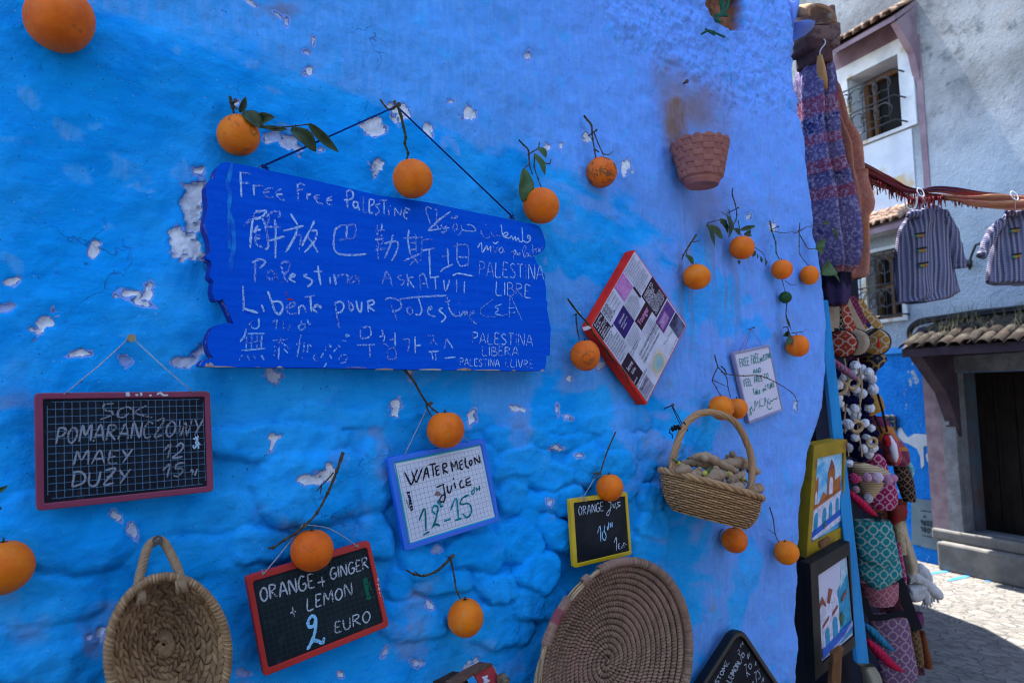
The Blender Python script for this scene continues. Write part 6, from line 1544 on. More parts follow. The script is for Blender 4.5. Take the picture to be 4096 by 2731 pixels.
def loft(m, f, rows, zf, th, n=20, folds=0, fa=.2, nrm=None, tint=.5, seed=0, sub=3):
    """hung cloth volume: rows = (y, xl, xr[, tint]) in crop pixels, th thickness"""
    rows = [tuple(r) for r in rows]; R = []
    ys = np.array([r[0] for r in rows], float); t = np.linspace(0, len(rows) - 1, (len(rows) - 1) * sub + 1)
    col = lambda i: np.interp(t, range(len(rows)), [r[i] for r in rows])
    Y, XL, XR = col(0), col(1), col(2); T = col(3) if len(rows[0]) > 3 else np.full(len(t), tint)
    P = np.zeros((len(t), n, 3)); TT = np.zeros((len(t), n)); rs = np.random.default_rng(seed); ph = rs.uniform(0, 6)
    for i in range(len(t)):
        a, b = zf(f(XL[i], Y[i])), zf(f(XR[i], Y[i])); c = (a + b) / 2; e = (b - a) / 2; L = np.linalg.norm(e)
        nn = unit(np.cross(e, V(0, 0, 1))) if nrm is None else nrm
        if np.dot(nn, CAM - c) < 0: nn = -nn
        k = th * min(1, .25 + L / th * .6)
        for j in range(n):
            w = 2 * math.pi * j / n
            q = 1 + (fa * (math.cos(folds * w + ph + .3 * math.sin(i * .21)) - .25 * math.cos(2 * folds * w + ph)) if folds else 0) + .03 * math.sin(i * .45 + 3 * w)
            P[i, j] = c + e * math.cos(w) + nn * k * math.sin(w) * q; TT[i, j] = T[i] + .06 * math.sin(7 * w + i)
    b0 = len(m.v); m.grid(P, np.clip(TT, 0, 1), closed_u=True)
    m.f.append(tuple(b0 + j for j in range(n))); m.f.append(tuple(b0 + (len(t) - 1) * n + j for j in reversed(range(n))))
def knit_mat(name, cols, sc=95, speck=None):
    k = NT(name); a = k.attr('tint'); nz = k.noise(sc, 4, .7)
    w = k.math('ADD', a, k.math('MULTIPLY', k.math('SUBTRACT', k.noise(16, 3), .5), .22))
    c = cols[0]
    for i in range(1, len(cols)): c = k.mix(k.ramp(w, (i - .62) / (len(cols) - 1), (i - .38) / (len(cols) - 1)), c, cols[i])
    if speck: c = k.mix(k.ramp(nz, .47, .62, 0, .72), c, speck)
    k.color(c); k.rough(.95, .05); k.bump(k.math('ADD', nz, k.noise(230, 3)), .8, .004)
    return k.m
def lattice_mat(name, base, line, sc=22, wob=.02):
    """woven lattice of rings joined by short bars"""
    k = NT(name); base = tuple(x * .85 for x in base); line = tuple(x * .78 for x in line)
    sx = k.n('SeparateXYZ'); ns = k.n('TexNoise'); ns.inputs['Scale'].default_value = 6; k.lk(k.co(), ns.inputs['Vector'])
    rot = k.co((1, 1, 1), (0, 0, .65))
    ad = k.n('Mix', data_type='VECTOR'); ad.inputs[0].default_value = wob; k.lk(rot, ad.inputs[4]); k.lk(ns.outputs['Color'], ad.inputs[5]); k.lk(ad.outputs[1], sx.inputs[0])
    def cell(o, s): return k.math('SUBTRACT', k.math('FRACT', k.math('MULTIPLY', o, s)), .5)
    u, v = cell(sx.outputs[0], sc), cell(sx.outputs[2], sc)
    au, av = k.math('ABSOLUTE', u), k.math('ABSOLUTE', v)
    r = k.math('MAXIMUM', k.math('MAXIMUM', au, av), k.math('MULTIPLY', k.math('ADD', au, av), .72))
    ring = k.math('MULTIPLY', k.ramp(r, .27, .30), k.ramp(r, .41, .38))
    bar = k.math('MULTIPLY', k.ramp(k.math('MINIMUM', au, av), .07, .045), k.ramp(r, .36, .40))
    dot = k.ramp(k.math('ADD', k.math('ABSOLUTE', k.math('SUBTRACT', au, .5)), k.math('ABSOLUTE', k.math('SUBTRACT', av, .5))), .12, .09)
    msk = k.math('MAXIMUM', k.math('MAXIMUM', ring, bar), k.math('MULTIPLY', dot, .6))
    nb = k.noise(130, 3, .6)
    c = k.mix(k.ramp(nb, .4, .6), tuple(x * .75 for x in base), base)
    k.color(k.mix(k.math('MULTIPLY', msk, .9), c, line)); k.rough(.9, .1); k.bump(k.math('ADD', k.noise(260, 2), k.math('MULTIPLY', msk, .8)), .5, .002)
    return k.m

def shop():
    # masonry front that the goods hang on, roof slab and the tile at the corner
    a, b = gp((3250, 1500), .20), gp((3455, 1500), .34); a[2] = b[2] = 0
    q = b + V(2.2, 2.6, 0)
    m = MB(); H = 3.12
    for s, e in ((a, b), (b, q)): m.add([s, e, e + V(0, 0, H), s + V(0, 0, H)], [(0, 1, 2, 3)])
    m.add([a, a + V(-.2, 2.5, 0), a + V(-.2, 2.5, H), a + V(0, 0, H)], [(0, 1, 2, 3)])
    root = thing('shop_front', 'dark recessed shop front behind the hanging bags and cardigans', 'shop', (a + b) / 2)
    obj('wall', m, pmat('dim shop wall', (.006, .010, .028), (.010, .010, .014), 3, rough=.9), root)  # near-black colour stands in for the unlit shop interior
    m = MB()
    pl = [a + V(-.25, .1, 0), V(2.5, 3.2, 0), V(6.3, 3.4, 0), V(6.30, 2.50, 0), V(6.08, 2.02, 0), V(5.80, 1.70, 0), V(5.40, 1.46, 0), V(4.95, 1.34, 0), b + V(.0, .10, 0), (a + b) / 2 - GN * .02]  # hidden outline shaped to cast the shadow edge on the paving
    m.prism([p * V(1, 1, 0) + V(0, 0, H) for p in pl], V(0, 0, .09)); obj('roof', m, pmat('shop roof underside', (.10, .055, .05), (.16, .09, .07), 6, rough=.9), root)
    tm = pmat('sunlit clay tile', (.30, .16, .085), (.20, .10, .06), 9, rough=.9, bscale=40, bstr=.4, c3=(.42, .36, .26), s3=14)
    def tile(f, pts, label, th=.012, name='roof_tile', mat=tm):
        m = MB(); m.prism([dep(f(x, y), 2.62) for x, y in pts], VIEW * .22); tag(obj(name, m, mat, None, bevel=.008), label, 'tile')
    # curved clay tile on the wall end
    A, B = dep(z2(150, 170), 2.75), dep(z2(425, 150), 2.60); ax = B - A; r = .058; G = []
    up = V(0, 0, 1); sd = unit(np.cross(ax, up))
    for t in np.linspace(-.25, 1, 7):
        G.append([A + ax * t + sd * r * 1.15 * math.cos(w) + up * r * (.78 * math.sin(w) + .03 * math.sin(9 * t + w)) for w in np.linspace(-.25, math.pi + .25, 14)])
    m = MB(); m.grid(np.array(G)); tag(obj('roof_tile', m, tm, smooth=True, solid=.014), 'curved clay roof tile catching the sun on the corner of the blue wall', 'tile')
    m = MB()
    for (x, y, w, h, t) in ((430, 200, 28, 105, .5), (300, 260, 150, 26, .2), (345, 350, 130, 70, .3), (300, 440, 105, 60, .1), (440, 320, 60, 70, .6), (350, 540, 80, 70, .05), (455, 420, 40, 60, .4)):
        c = dep(z2(x, y), 2.86); k = 2.86 / F / 2.24
        m.box(c, unit(V(RW[0, 0], RW[1, 0], .1 * math.sin(x))) * w * k, V(.01 * math.sin(y), 0, 1) * h * k, V(.3, .95, 0) * .06, t)
    root2 = obj('eave_masonry', m, knit_mat('crumbling eave masonry', [(.085, .04, .035), (.15, .085, .07), (.24, .12, .075)], 30, (.05, .03, .03)), None, bevel=.012)
    tag(root2, 'crumbling brown brick eave under the clay tile at the wall corner', 'eave')
    m = MB(); k = 2.6 / F / 2.24; rs = np.random.default_rng(5); ph = rs.uniform(0, 6, 9)
    lump = lambda u: 1 + .13 * math.sin(4 * u[0] + ph[0]) * math.cos(3 * u[2] + ph[1]) + .08 * math.sin(9 * u[1] + ph[2]) * math.sin(8 * u[2] + ph[3])
    for x, y, w, h in ((105, 130, 85, 190), (225, 268, 105, 34)): m.ball(dep(z2(x, y), 2.66), (w * k, .07, h * k), 20, 14, ax=V(unit(V(RW[0, 0], RW[1, 0], 0)), (.6, .8, 0), (0, 0, 1)), fn=lump)
    tag(obj('plaster_ledge', m, pmat('lilac limewash lump', (.15, .26, .66), (.19, .25, .58), 12, rough=.95, spec=.05, bscale=60, bstr=.6), smooth=True), 'lumpy lilac plaster ledge at the top corner of the blue wall', 'ledge')
    # leaning blue plank
    f = z6
    L = [zP(455, 590), zP(530, 600), zP(636, 1440), zP(552, 1436)]
    T = [f(392, 0), f(478, 0)]
    zf = lambda p, dz=0: dep(p, 2.62 + (p[0] - 3270) * .0006 + dz)
    m = MB(); q = [zf(T[0]), zf(T[1]), zf(L[2]), zf(L[3])]; m.prism(q, VIEW * .03)
    tag(obj('plank', m, pmat('sky blue painted plank', (.008, .17, .42), (.014, .21, .48), 7, rough=.55, stretch=(4, 4, .5)), None, bevel=.004), 'sky blue painted plank leaning at the end of the blue wall', 'plank')
shop()

def garments():
    wool = knit_mat('navy, lilac and red wool', [(.018, .025, .095), (.10, .075, .17), (.20, .045, .085), (.30, .10, .075)], 72, (.34, .28, .38))
    f = lambda x, y: z2(x, y)
    # wooden hanger
    root = thing('hanger', 'pale wooden coat hanger holding the navy and red cardigan', 'hanger', dep(z2(430, 740), 2.80))
    m = MB(); m.tube([dep(z2(x, y), 2.80) for x, y in ((398, 500), (412, 620), (436, 735), (450, 800))], [.012, .020, .018, .010], 8, flat=.5); obj('shoulder_bar', m, pmat('varnished wood', (.42, .20, .07), (.36, .16, .05), 15, rough=.5), root, smooth=True)
    m = MB(); m.tube(catmull([dep(z2(x, y), 2.80) for x, y in ((400, 505), (405, 460), (420, 430), (445, 400), (450, 370), (435, 352))], 5), .003, 6); obj('hook', m, pmat('wire', (.4, .4, .42), rough=.3, spec=.6), root, smooth=True)
    zf = lambda p: dep(p, 2.86 + (p[0] - 3220) * .0006)
    m = MB()
    loft(m, z2, [(565, 315, 385, .30), (600, 275, 420, .30), (700, 255, 440, .32), (800, 252, 452, .34), (880, 254, 456, .30), (920, 256, 458, .64), (1060, 257, 466, .66), (1090, 257, 470, .10), (1225, 258, 482, .14), (1245, 258, 486, .62), (1325, 260, 496, .62), (1345, 261, 500, .22), (1450, 266, 515, .20), (1475, 268, 520, .64), (1580, 276, 545, .64)], zf, .105, 60, 7, .50, seed=1)
    loft(m, z3, [(190, 272, 545, .64), (230, 280, 556, .62), (250, 284, 560, .18), (350, 300, 585, .22), (372, 303, 590, .62), (465, 312, 608, .62), (488, 314, 612, .22), (640, 330, 640, .25), (760, 345, 655, .22), (900, 365, 665, .28), (1000, 385, 660, .3), (1050, 405, 645, .30), (1085, 430, 640, .95), (1110, 470, 600, .95)], zf, .105, 60, 7, .50, seed=1)
    o = obj('cardigan', m, wool, None, smooth=True); tag(o, 'shaggy navy and lilac knitted cardigan with red bands hanging beside the wall end', 'cardigan')
    m = MB(); zs = lambda p: dep(p, 2.98 + (p[0] - 3220) * .0005)
    loft(m, z2, [(720, 440, 480, .3), (800, 460, 530, .4), (950, 480, 570, .5), (1100, 500, 600, .5), (1250, 540, 690, .6), (1330, 560, 720, .7), (1450, 580, 735, .7), (1568, 600, 745, .6)], zs, .10, 40, 5, .45, seed=3)
    loft(m, z3, [(215, 560, 760, .6), (300, 580, 765, .5), (420, 600, 800, .6), (500, 610, 815, .7), (570, 630, 810, .6), (620, 640, 780, .8), (800, 645, 785, .8), (950, 640, 785, .75), (1080, 600, 775, .7), (1140, 565, 765, .7), (1160, 580, 740, .7)], zs, .11, 40, 5, .40, seed=3)
    o = obj('sweater', m, knit_mat('salmon wool', [(.30, .12, .13), (.36, .13, .09), (.42, .145, .065)], 80, (.46, .22, .15)), None, smooth=True); tag(o, 'fuzzy salmon orange sweater hanging behind the navy cardigan', 'sweater')
    m = MB(); loft(m, z3, [(1105, 400, 665, .1), (1200, 410, 665, .2), (1300, 425, 662, .4), (1380, 450, 640, .4), (1395, 480, 600, .3)], lambda p: dep(p, 2.95), .08, 26, 5, .25, seed=5)
    tag(obj('shawl', m, knit_mat('dark plum wool', [(.012, .010, .022), (.05, .03, .075), (.07, .05, .11)], 80), None, smooth=True), 'dark plum woollen shawl below the navy cardigan', 'shawl')
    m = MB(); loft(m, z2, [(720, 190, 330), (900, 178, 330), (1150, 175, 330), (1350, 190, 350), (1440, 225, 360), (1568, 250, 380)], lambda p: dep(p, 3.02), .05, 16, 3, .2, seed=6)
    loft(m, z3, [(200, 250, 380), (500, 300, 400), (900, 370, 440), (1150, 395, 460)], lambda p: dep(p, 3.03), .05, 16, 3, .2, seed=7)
    tag(obj('coat', m, pmat('black gap shade', (.005, .005, .009), (.009, .009, .014), 60, rough=.95), None, smooth=True), 'black cloth standing in for the shadow gap between the wall end and the cardigan', 'coat')  # black sheet put in as the shade of the gap
garments()

def striped_coat(label, f, z, rows, sleeves, hood_, buttons, seed, group='striped hooded coats on the cloth line'):
    zf = lambda p: dep(p, z); sc = z / F / 2.24
    rs = [r[0] for r in rows]
    root = thing('hooded_coat', label, 'coat', zf(f((rows[-1][1] + rows[-1][2]) / 2, rows[-1][0])), group)
    k = NT('striped knit'); sx = k.n('SeparateXYZ'); k.lk(k.co((1, 1, 1), (0, 0, .62)), sx.inputs[0])
    dx = k.math('ADD', sx.outputs[0], k.math('MULTIPLY', k.math('SUBTRACT', k.noise(9, 2), .5), .006))
    st = k.math('SINE', k.math('MULTIPLY', dx, 330)); s2 = k.math('SINE', k.math('MULTIPLY', dx, 110)); w = k.math('SINE', k.math('MULTIPLY', sx.outputs[2], 620))
    c = k.mix(k.ramp(st, -.1, .5), (.065, .065, .115), (.22, .205, .28)); c = k.mix(k.ramp(s2, .3, .9, 0, .7), c, (.11, .115, .19)); c = k.mix(k.ramp(k.math('MULTIPLY', w, st), .2, .8, 0, .5), c, (.06, .06, .11)); k.color(c); k.rough(.95, .05)
    k.bump(k.math('ADD', st, k.math('MULTIPLY', w, .5)), .5, .004)
    m = MB(); loft(m, f, rows, zf, .060, 48, 6, .26, seed=seed, sub=4); obj('body', m, k.m, root, smooth=True)
    for s in sleeves:
        m = MB(); p = catmull([zf(f(x, y)) + (CAM - zf(f(x, y))) * .012 for x, y, r in s], 5); rr = np.interp(np.linspace(0, len(s) - 1, len(p)), range(len(s)), [q[2] * sc for q in s])
        m.tube(p, [r * (1 + .05 * math.sin(i * 1.3)) for i, r in enumerate(rr)], 14, flat=.75); sl = obj('sleeve', m, k.m, root, smooth=True)
        e = unit(p[-1] - p[-2]); m = MB(); m.tube([p[-1] - e * .022, p[-1] + e * .004], rr[-1] * 1.12, 14, flat=.78); obj('cuff', m, k.m, sl, smooth=True)
    m = MB()
    for h in hood_:
        m.tube(catmull([zf(f(x, y)) + (CAM - zf(f(x, y))) * dz for x, y, r, dz in h], 4), np.interp(np.linspace(0, len(h) - 1, (len(h) - 1) * 4 + 1), range(len(h)), [q[2] * sc for q in h]), 12)
    obj('hood', m, k.m, root, smooth=True)
    bm = [pmat('toggle', c) for c in ((.26, .12, .012), (.03, .16, .12), (.015, .01, .01))]
    for (x, y) in buttons:
        c = zf(f(x, y)) + unit(CAM - zf(f(x, y))) * .090; r = V(RW[0, 0], RW[1, 0], .12)
        m = MB(); m.tube([c - r * .014, c + r * .004], .007, 8); m.tube([c + r * .007, c + r * .018], .006, 8); b = obj('toggle', m, bm[0], root)
        m = MB(); m.ball(c - r * .018, .008, 8, 6); obj('bead', m, bm[1], b); m = MB(); m.box(c + V(0, 0, .013), r * .028, V(0, 0, .004), unit(CAM - c) * .004); obj('loop', m, bm[2], b)
    return root
striped_coat('grey striped hooded child coat hanging nearest the salmon sweater', z3, 3.5,
    [(560, 1195, 1540), (600, 1180, 1570), (660, 1140, 1590), (720, 1105, 1590), (800, 1090, 1590), (960, 1072, 1595), (1100, 1066, 1610), (1200, 1066, 1635), (1270, 1070, 1655), (1330, 1078, 1560), (1368, 1092, 1350)],
    [[(1520, 610, 50), (1570, 720, 62), (1605, 850, 62), (1640, 980, 58), (1648, 1055, 52)]], [[(1200, 610, 26, .01), (1215, 580, 34, .012), (1265, 570, 36, .012), (1320, 575, 34, .01), (1350, 545, 40, .01), (1400, 525, 42, .008), (1470, 550, 36, .006), (1530, 590, 24, 0)]], [(1300, 770), (1315, 903), (1330, 1035)], 11)
striped_coat('grey striped hooded child coat cut by the right edge of the picture', z3, 3.45,
    [(545, 2090, 2330), (600, 2050, 2400), (660, 1990, 2440), (720, 1960, 2450), (850, 1940, 2450), (1000, 1912, 2450), (1130, 1890, 2450), (1190, 1892, 2450), (1200, 1960, 2440)],
    [[(2040, 640, 50), (1960, 720, 58), (1905, 820, 56), (1870, 910, 50), (1850, 950, 46)]], [[(2080, 580, 34, .01), (2110, 560, 36, .012), (2150, 580, 20, .012), (2190, 565, 36, .01), (2260, 570, 40, .006)]], [(2150, 725), (2165, 955)], 12)

def cloth_line():
    k = NT('striped woven throw'); a = k.attr('tint')
    c = k.mix(k.ramp(a, .1, .2), (.09, .010, .018), (.16, .06, .035)); c = k.mix(k.ramp(a, .32, .38), c, (.05, .008, .02)); c = k.mix(k.ramp(a, .52, .58), c, (.20, .025, .03)); c = k.mix(k.ramp(a, .72, .78), c, (.03, .015, .06)); c = k.mix(k.ramp(a, .88, .94), c, (.28, .06, .05)); k.color(c); k.rough(.9, .1); k.bump(k.noise(220, 3), .5, .002)
    f = z3; line = [(690, 150), (760, 190), (900, 250), (1050, 305), (1180, 355), (1300, 385), (1450, 385), (1700, 395), (1950, 405), (2231, 425), (2450, 445)]
    p = catmull([dep(f(x, y), 3.1 + (x - 700) * .0003) for x, y in line], 8); n = len(p); m = MB(); sc = 3.3 / F / 2.24
    for lay in range(3):
        G = np.zeros((n, 13, 3)); TT = np.zeros((n, 13))
        for i, q in enumerate(p):
            th = np.interp(i / n, [0, .25, .42, .47, .52, .66, .8, .86, .9, 1], [62, 55, 36, 15, 28, 44, 42, 18, 36, 48]) * sc * (1 - .22 * lay)
            tg = unit(p[min(i + 1, n - 1)] - p[max(i - 1, 0)]); v = unit(np.cross(V(0, 0, 1), tg))
            for j in range(13):
                a = j / 12 - .5; w = math.sin(7 * a * math.pi + i * .11 + lay * 2) * .5 + math.sin(13 * a + i * .23 + lay) * .3
                G[i, j] = q + V(0, 0, 1) * (th * 1.5 * a + .012 * math.sin(i * .17 + lay * 2) - .010 * lay) + v * (th * .55 * w + .018 * (lay - 1))
                TT[i, j] = (j * .155 + lay * .3) % 1
        m.grid(G, TT)
    root = thing('woven_throw', 'twisted red and ochre striped throw slung across the lane as a clothes line', 'throw', p[n // 2] - V(0, 0, .05))
    obj('cloth', m, k.m, root, smooth=True, solid=.004)
    m = MB()
    for i in range(170):
        t = random.uniform(.02, .80); q = p[int(t * (n - 1))] + V(random.uniform(-.01, .01), random.uniform(-.02, .02), -.02); L = random.uniform(.025, .06)
        m.tube([q, q + V(random.uniform(-.008, .008), 0, -L * .5), q + V(random.uniform(-.012, .012), 0, -L)], .0022, 4, tint=random.choice((.02, .6, .6, .95)))
    obj('fringe', m, k.m, root, smooth=True)
    # paler shawl behind it, sagging
    m = MB(); G = []
    for i, (x, y) in enumerate(((1480, 425), (1560, 446), (1640, 462), (1720, 478), (1800, 492), (1900, 512), (2000, 528), (2100, 543), (2200, 553), (2300, 560), (2450, 565))):
        G.append([dep(f(x + 5 * math.sin(v * 9), 412 + (y - 412) * v + 4 * math.sin(i * 2 + v * 7)), 3.34) + V(.6, .8, 0) * .025 * math.sin(v * 11 + i * .8) for v in np.linspace(0, 1, 16)])
    m.grid(np.array(G), .5); tag(obj('shawl', m, pmat('peach shawl', (.40, .13, .11), (.36, .19, .10), 12, rough=.9, stretch=(1, 1, 5)), smooth=True, solid=.004), 'peach shawl with short fringe sagging behind the twisted throw at the right', 'shawl')
    w = pmat('clear plastic hanger', (.55, .56, .62), rough=.3, spec=.5)
    m = MB(); m.tube(catmull([dep(f(x, y), 3.2) for x, y in ((1165, 430), (1170, 490), (1190, 522), (1220, 532), (1250, 520), (1268, 480), (1268, 420))], 4), .004, 6); tag(obj('plastic_hanger', m, w, smooth=True), 'clear plastic hook dangling empty from the twisted throw', 'hanger')
    for x, y, l in ((1305, 380, 'left'), (2145, 410, 'right')):
        c = dep(f(x, y), 3.15); m = MB(); m.tube([c + V(.006 * math.cos(t), .014 * math.sin(t), .024 * math.sin(t + .8)) for t in np.linspace(0, 6.283, 17)[:-1]], .0022, 6, closed=True)
        tag(obj('peg', m, w, smooth=True), 'white wire tie round the throw above the ' + ('striped coat beside the salmon sweater' if l == 'left' else 'striped coat at the right edge'), 'tie')
        e = dep(f(x + (60 if l == 'left' else 10), y + 130), 3.35); m = MB(); m.tube([c, e], .0018, 5)
        tag(obj('hanger_wire', m, w), 'thin wire from the throw down to the ' + ('striped coat beside the salmon sweater' if l == 'left' else 'striped coat at the right edge'), 'wire')
cloth_line()

def bags():
    red = lattice_mat('red lattice cloth', (.40, .045, .020), (.52, .38, .30), 20); mus = lattice_mat('mustard lattice cloth', (.40, .19, .035), (.50, .42, .34), 19); mag = lattice_mat('magenta lattice cloth', (.32, .012, .085), (.52, .32, .38), 21)
    teal = lattice_mat('teal lattice cloth', (.010, .19, .21), (.36, .40, .36), 19); mau = lattice_mat('mauve lattice cloth', (.17, .085, .16), (.36, .25, .29), 18); pnk = lattice_mat('rose lattice cloth', (.36, .10, .14), (.46, .24, .26), 24); brn = lattice_mat('brown lattice cloth', (.14, .070, .030), (.30, .18, .09), 28); bei = pmat('beige canvas', (.36, .26, .18), (.30, .21, .14), 40, rough=.9, bscale=250)
    black = pmat('black webbing', (.006, .006, .010), rough=.8)
    def strap(m, f, pts, w, z, tint=.5):
        q = catmull([dep(f(x, y), z) for x, y in pts], 5); m.strip(q, w, -VIEW * 1.0 + V(0, 0, 0), tint)
    def round_bag(label, mat, cx, cy, r, z, straps, tassel=False, ang=.5, side=None):
        c = dep(z6(cx, cy), z); R = r * z / F / 2.24; n = unit(unit(CAM - c) * .8 + GDIR * -.35); e = unit(np.cross(V(0, 0, 1), n)); u = np.cross(n, e)
        root = thing('round_bag', label, 'bag', c - V(0, 0, R), 'round bags hung in a bunch')
        m = MB(); G = []
        for (rr, h) in ((.01, .034), (.6, .036), (.92, .032), (1.0, .022), (1.0, -.022), (.92, -.032), (.5, -.036), (.01, -.036)):
            G.append([c + (e * math.cos(t) + u * math.sin(t)) * R * rr + n * h * 1.3 for t in np.linspace(0, 6.283, 41)[:-1]])
        m.grid(np.array(G), closed_u=True); obj('body', m, mat, root, smooth=True)
        m = MB()
        for h in (.040, -.040): m.tube([c + (e * math.cos(t) + u * math.sin(t)) * R * .97 + n * h * .8 for t in np.linspace(0, 6.283, 41)[:-1]], .004, 6, closed=True)
        obj('piping', m, black, root, smooth=True)
        for s in straps:
            m = MB(); strap(m, z6, s[0], s[1], z - .02); obj('strap', m, mat, root, solid=.004)
        if tassel:
            m = MB(); q = dep(z6(925, 335), z - .06); m.tube([q, q - V(0, 0, .018)], .004, 6); m.tube([q - V(0, 0, .018), q - V(0, 0, .05)], [.005, .009], 8); obj('tassel', m, pmat('red tassel', (.45, .01, .01)), root)
            m = MB(); m.tube([dep(z6(x, y), z - .07) for x, y in ((835, 310), (915, 260))], .008, 6); obj('zip', m, black, root)
    round_bag('round mustard lattice bag with a red tassel, outermost of the bunch', mus, 905, 375, 118, 3.42, [([(740, 0), (800, 90), (880, 180), (950, 260)], .045), ([(640, -40), (700, 60), (780, 180), (830, 260)], .03)], True)
    round_bag('plain beige round bag between the red and the mustard one', bei, 725, 380, 120, 3.28, [([(640, 0), (680, 90), (740, 200), (790, 290)], .035)])
    round_bag('round red lattice bag nearest the blue plank', red, 605, 392, 122, 3.12, [([(590, 20), (625, 100), (655, 190), (690, 280)], .045)])
    m = MB(); loft(m, z6, [(490, 790, 980), (540, 800, 995), (590, 830, 960), (640, 860, 900)], lambda p: dep(p, 3.5), .07, 16); tag(obj('bag', m, lattice_mat('navy mustard cloth', (.02, .025, .07), (.40, .26, .08), 14), smooth=True), 'navy and mustard cloth bag tucked under the round bags', 'bag')
    for (pts, w, mat, lab, z) in (([(500, 30), (512, 150), (505, 280)], .022, bei, 'narrow beige strap at the left of the strap bunch', 3.0), ([(545, 40), (550, 140), (545, 250)], .028, bei, 'beige and black strap second from the left of the bunch', 3.03), ([(575, 60), (575, 160), (600, 260)], .03, lattice_mat('black dotted webbing', (.01, .01, .012), (.35, .28, .2), 40), 'black dotted strap in the strap bunch', 3.06), ([(690, -30), (740, 90), (800, 220)], .035, lattice_mat('plum webbing', (.16, .01, .06), (.30, .10, .14), 40), 'plum strap slanting through the strap bunch', 3.3), ([(660, -20), (720, 80), (800, 170), (850, 240)], .02, pmat('navy webbing', (.015, .015, .06)), 'navy strap slanting to the mustard bag', 3.36)):
        m = MB(); strap(m, z6, pts, w, z); tag(obj('strap', m, mat, solid=.004), lab, 'strap')
    # cloth shoulder bags lower down
    def flat_bag(label, mat, f, rows, z, th=.05, flap=None, strap_=None, cat='bag', name='shoulder_bag'):
        zf = lambda p: dep(p, z); root = thing(name, label, cat, zf(f((rows[-1][1] + rows[-1][2]) / 2, rows[-1][0])))
        m = MB(); loft(m, f, rows, zf, th, 24, 2, .08, seed=len(label)); obj('body', m, mat, root, smooth=True)
        if strap_:
            m = MB(); strap(m, f, strap_[0], strap_[1], z - th - .01); obj('strap', m, black, root, solid=.004)
        return root
    flat_bag('magenta lattice bag behind the straw hat', mag, zP, [(20, 560, 700), (60, 600, 735), (130, 640, 760), (220, 640, 800), (300, 620, 825), (360, 620, 820), (395, 650, 790)], 3.35)
    flat_bag('maroon bag peeping out under the magenta one', pmat('maroon cloth', (.20, .012, .015), (.14, .02, .012), 25, rough=.85), zP, [(360, 760, 860), (410, 760, 890), (460, 765, 870), (500, 775, 800)], 3.5)
    t = flat_bag('teal lattice shoulder bag with a turned over flap', teal, zP, [(478, 540, 765), (505, 527, 783), (600, 545, 805), (700, 555, 830), (800, 568, 855), (850, 575, 860), (890, 610, 800), (930, 650, 720)], 3.15, .032, strap_=([(700, 420), (690, 470)], .03))
    m = MB(); loft(m, zP, [(470, 538, 770), (500, 522, 788), (580, 538, 806), (680, 552, 828), (735, 580, 820), (760, 640, 760)], lambda p: dep(p, 3.13), .036, 24, 3, .06); obj('flap', m, teal, t, smooth=True); m = MB(); m.ball(dep(zP(622, 520), 3.085), .006, 8, 6); obj('stud', m, M_NAIL, t)
    flat_bag('rose lattice bag under the teal one', pnk, zP, [(890, 575, 830), (940, 585, 830), (1000, 600, 828), (1040, 612, 800)], 3.25, .04)
    flat_bag('mauve lattice tote hanging lowest on its black strap', mau, zP, [(1110, 640, 880), (1160, 635, 900), (1300, 665, 925), (1420, 690, 950), (1530, 715, 968), (1575, 735, 920)], 3.2, .034, strap_=([(600, 1000), (640, 1110), (720, 1125), (830, 1100), (890, 1110)], .03))
    m = MB(); strap(m, zP, [(830, 860), (870, 970), (920, 1110), (960, 1210)], .05, 3.3); tag(obj('strap', m, black, solid=.005), 'wide black strap running down beside the teal bag', 'strap')
    for lab, rows, z in (('brown lattice pouch, left of the two pouches by the mauve tote', [(1200, 890, 965), (1300, 905, 985), (1400, 925, 1000), (1450, 945, 1000)], 3.6), ('rust lattice pouch, right of the two pouches by the mauve tote', [(1215, 970, 1005), (1320, 985, 1030), (1420, 1000, 1055), (1468, 1010, 1055)], 3.7)):
        flat_bag(lab, brn if 'brown' in lab else lattice_mat('rust lattice cloth', (.24, .06, .02), (.12, .04, .02), 30), zP, rows, z, .03, name='pouch', cat='pouch')
    flat_bag('small purple and red patterned purse above the pouches', lattice_mat('purple cloth', (.10, .03, .12), (.28, .04, .05), 34), zP, [(1090, 925, 990), (1130, 930, 1000), (1180, 940, 1000)], 3.7, .03, name='purse', cat='purse')
    flat_bag('black and tan fringed bag hanging behind the magenta one', lattice_mat('black tan cloth', (.02, .012, .012), (.25, .15, .09), 26), zP, [(110, 800, 890), (200, 815, 930), (300, 850, 945), (345, 870, 945)], 3.7, .04)
    flat_bag('turquoise striped cloth at the outer edge of the goods', pmat('turquoise stripes', (.02, .20, .26), (.25, .35, .36), 30, stretch=(1, 1, 8), rough=.9), zP, [(60, 850, 900), (110, 880, 930), (150, 900, 938), (180, 905, 930)], 3.85, .03, name='folded_cloth', cat='cloth')
    flat_bag('mustard leather bag with dark lines beside the pompoms', pmat('mustard leather', (.36, .17, .025), (.26, .12, .02), 60, stretch=(.3, .3, 6), rough=.5), z6, [(835, 820, 905), (870, 800, 950), (950, 800, 978), (985, 800, 975), (1035, 790, 870)], 3.55, .05)
    flat_bag('striped plum and orange blanket roll at the outer edge of the goods', knit_mat('plum orange stripes', [(.13, .025, .06), (.36, .13, .03), (.22, .06, .09)], 80), z6, [(1040, 830, 960, .1), (1100, 850, 1020, .1), (1180, 880, 1070, .5), (1220, 890, 1090, .5), (1290, 910, 1150, 1), (1350, 930, 1190, .2), (1440, 960, 1205, .2), (1480, 1000, 1180, .2)], 3.75, .06, name='blanket', cat='blanket')
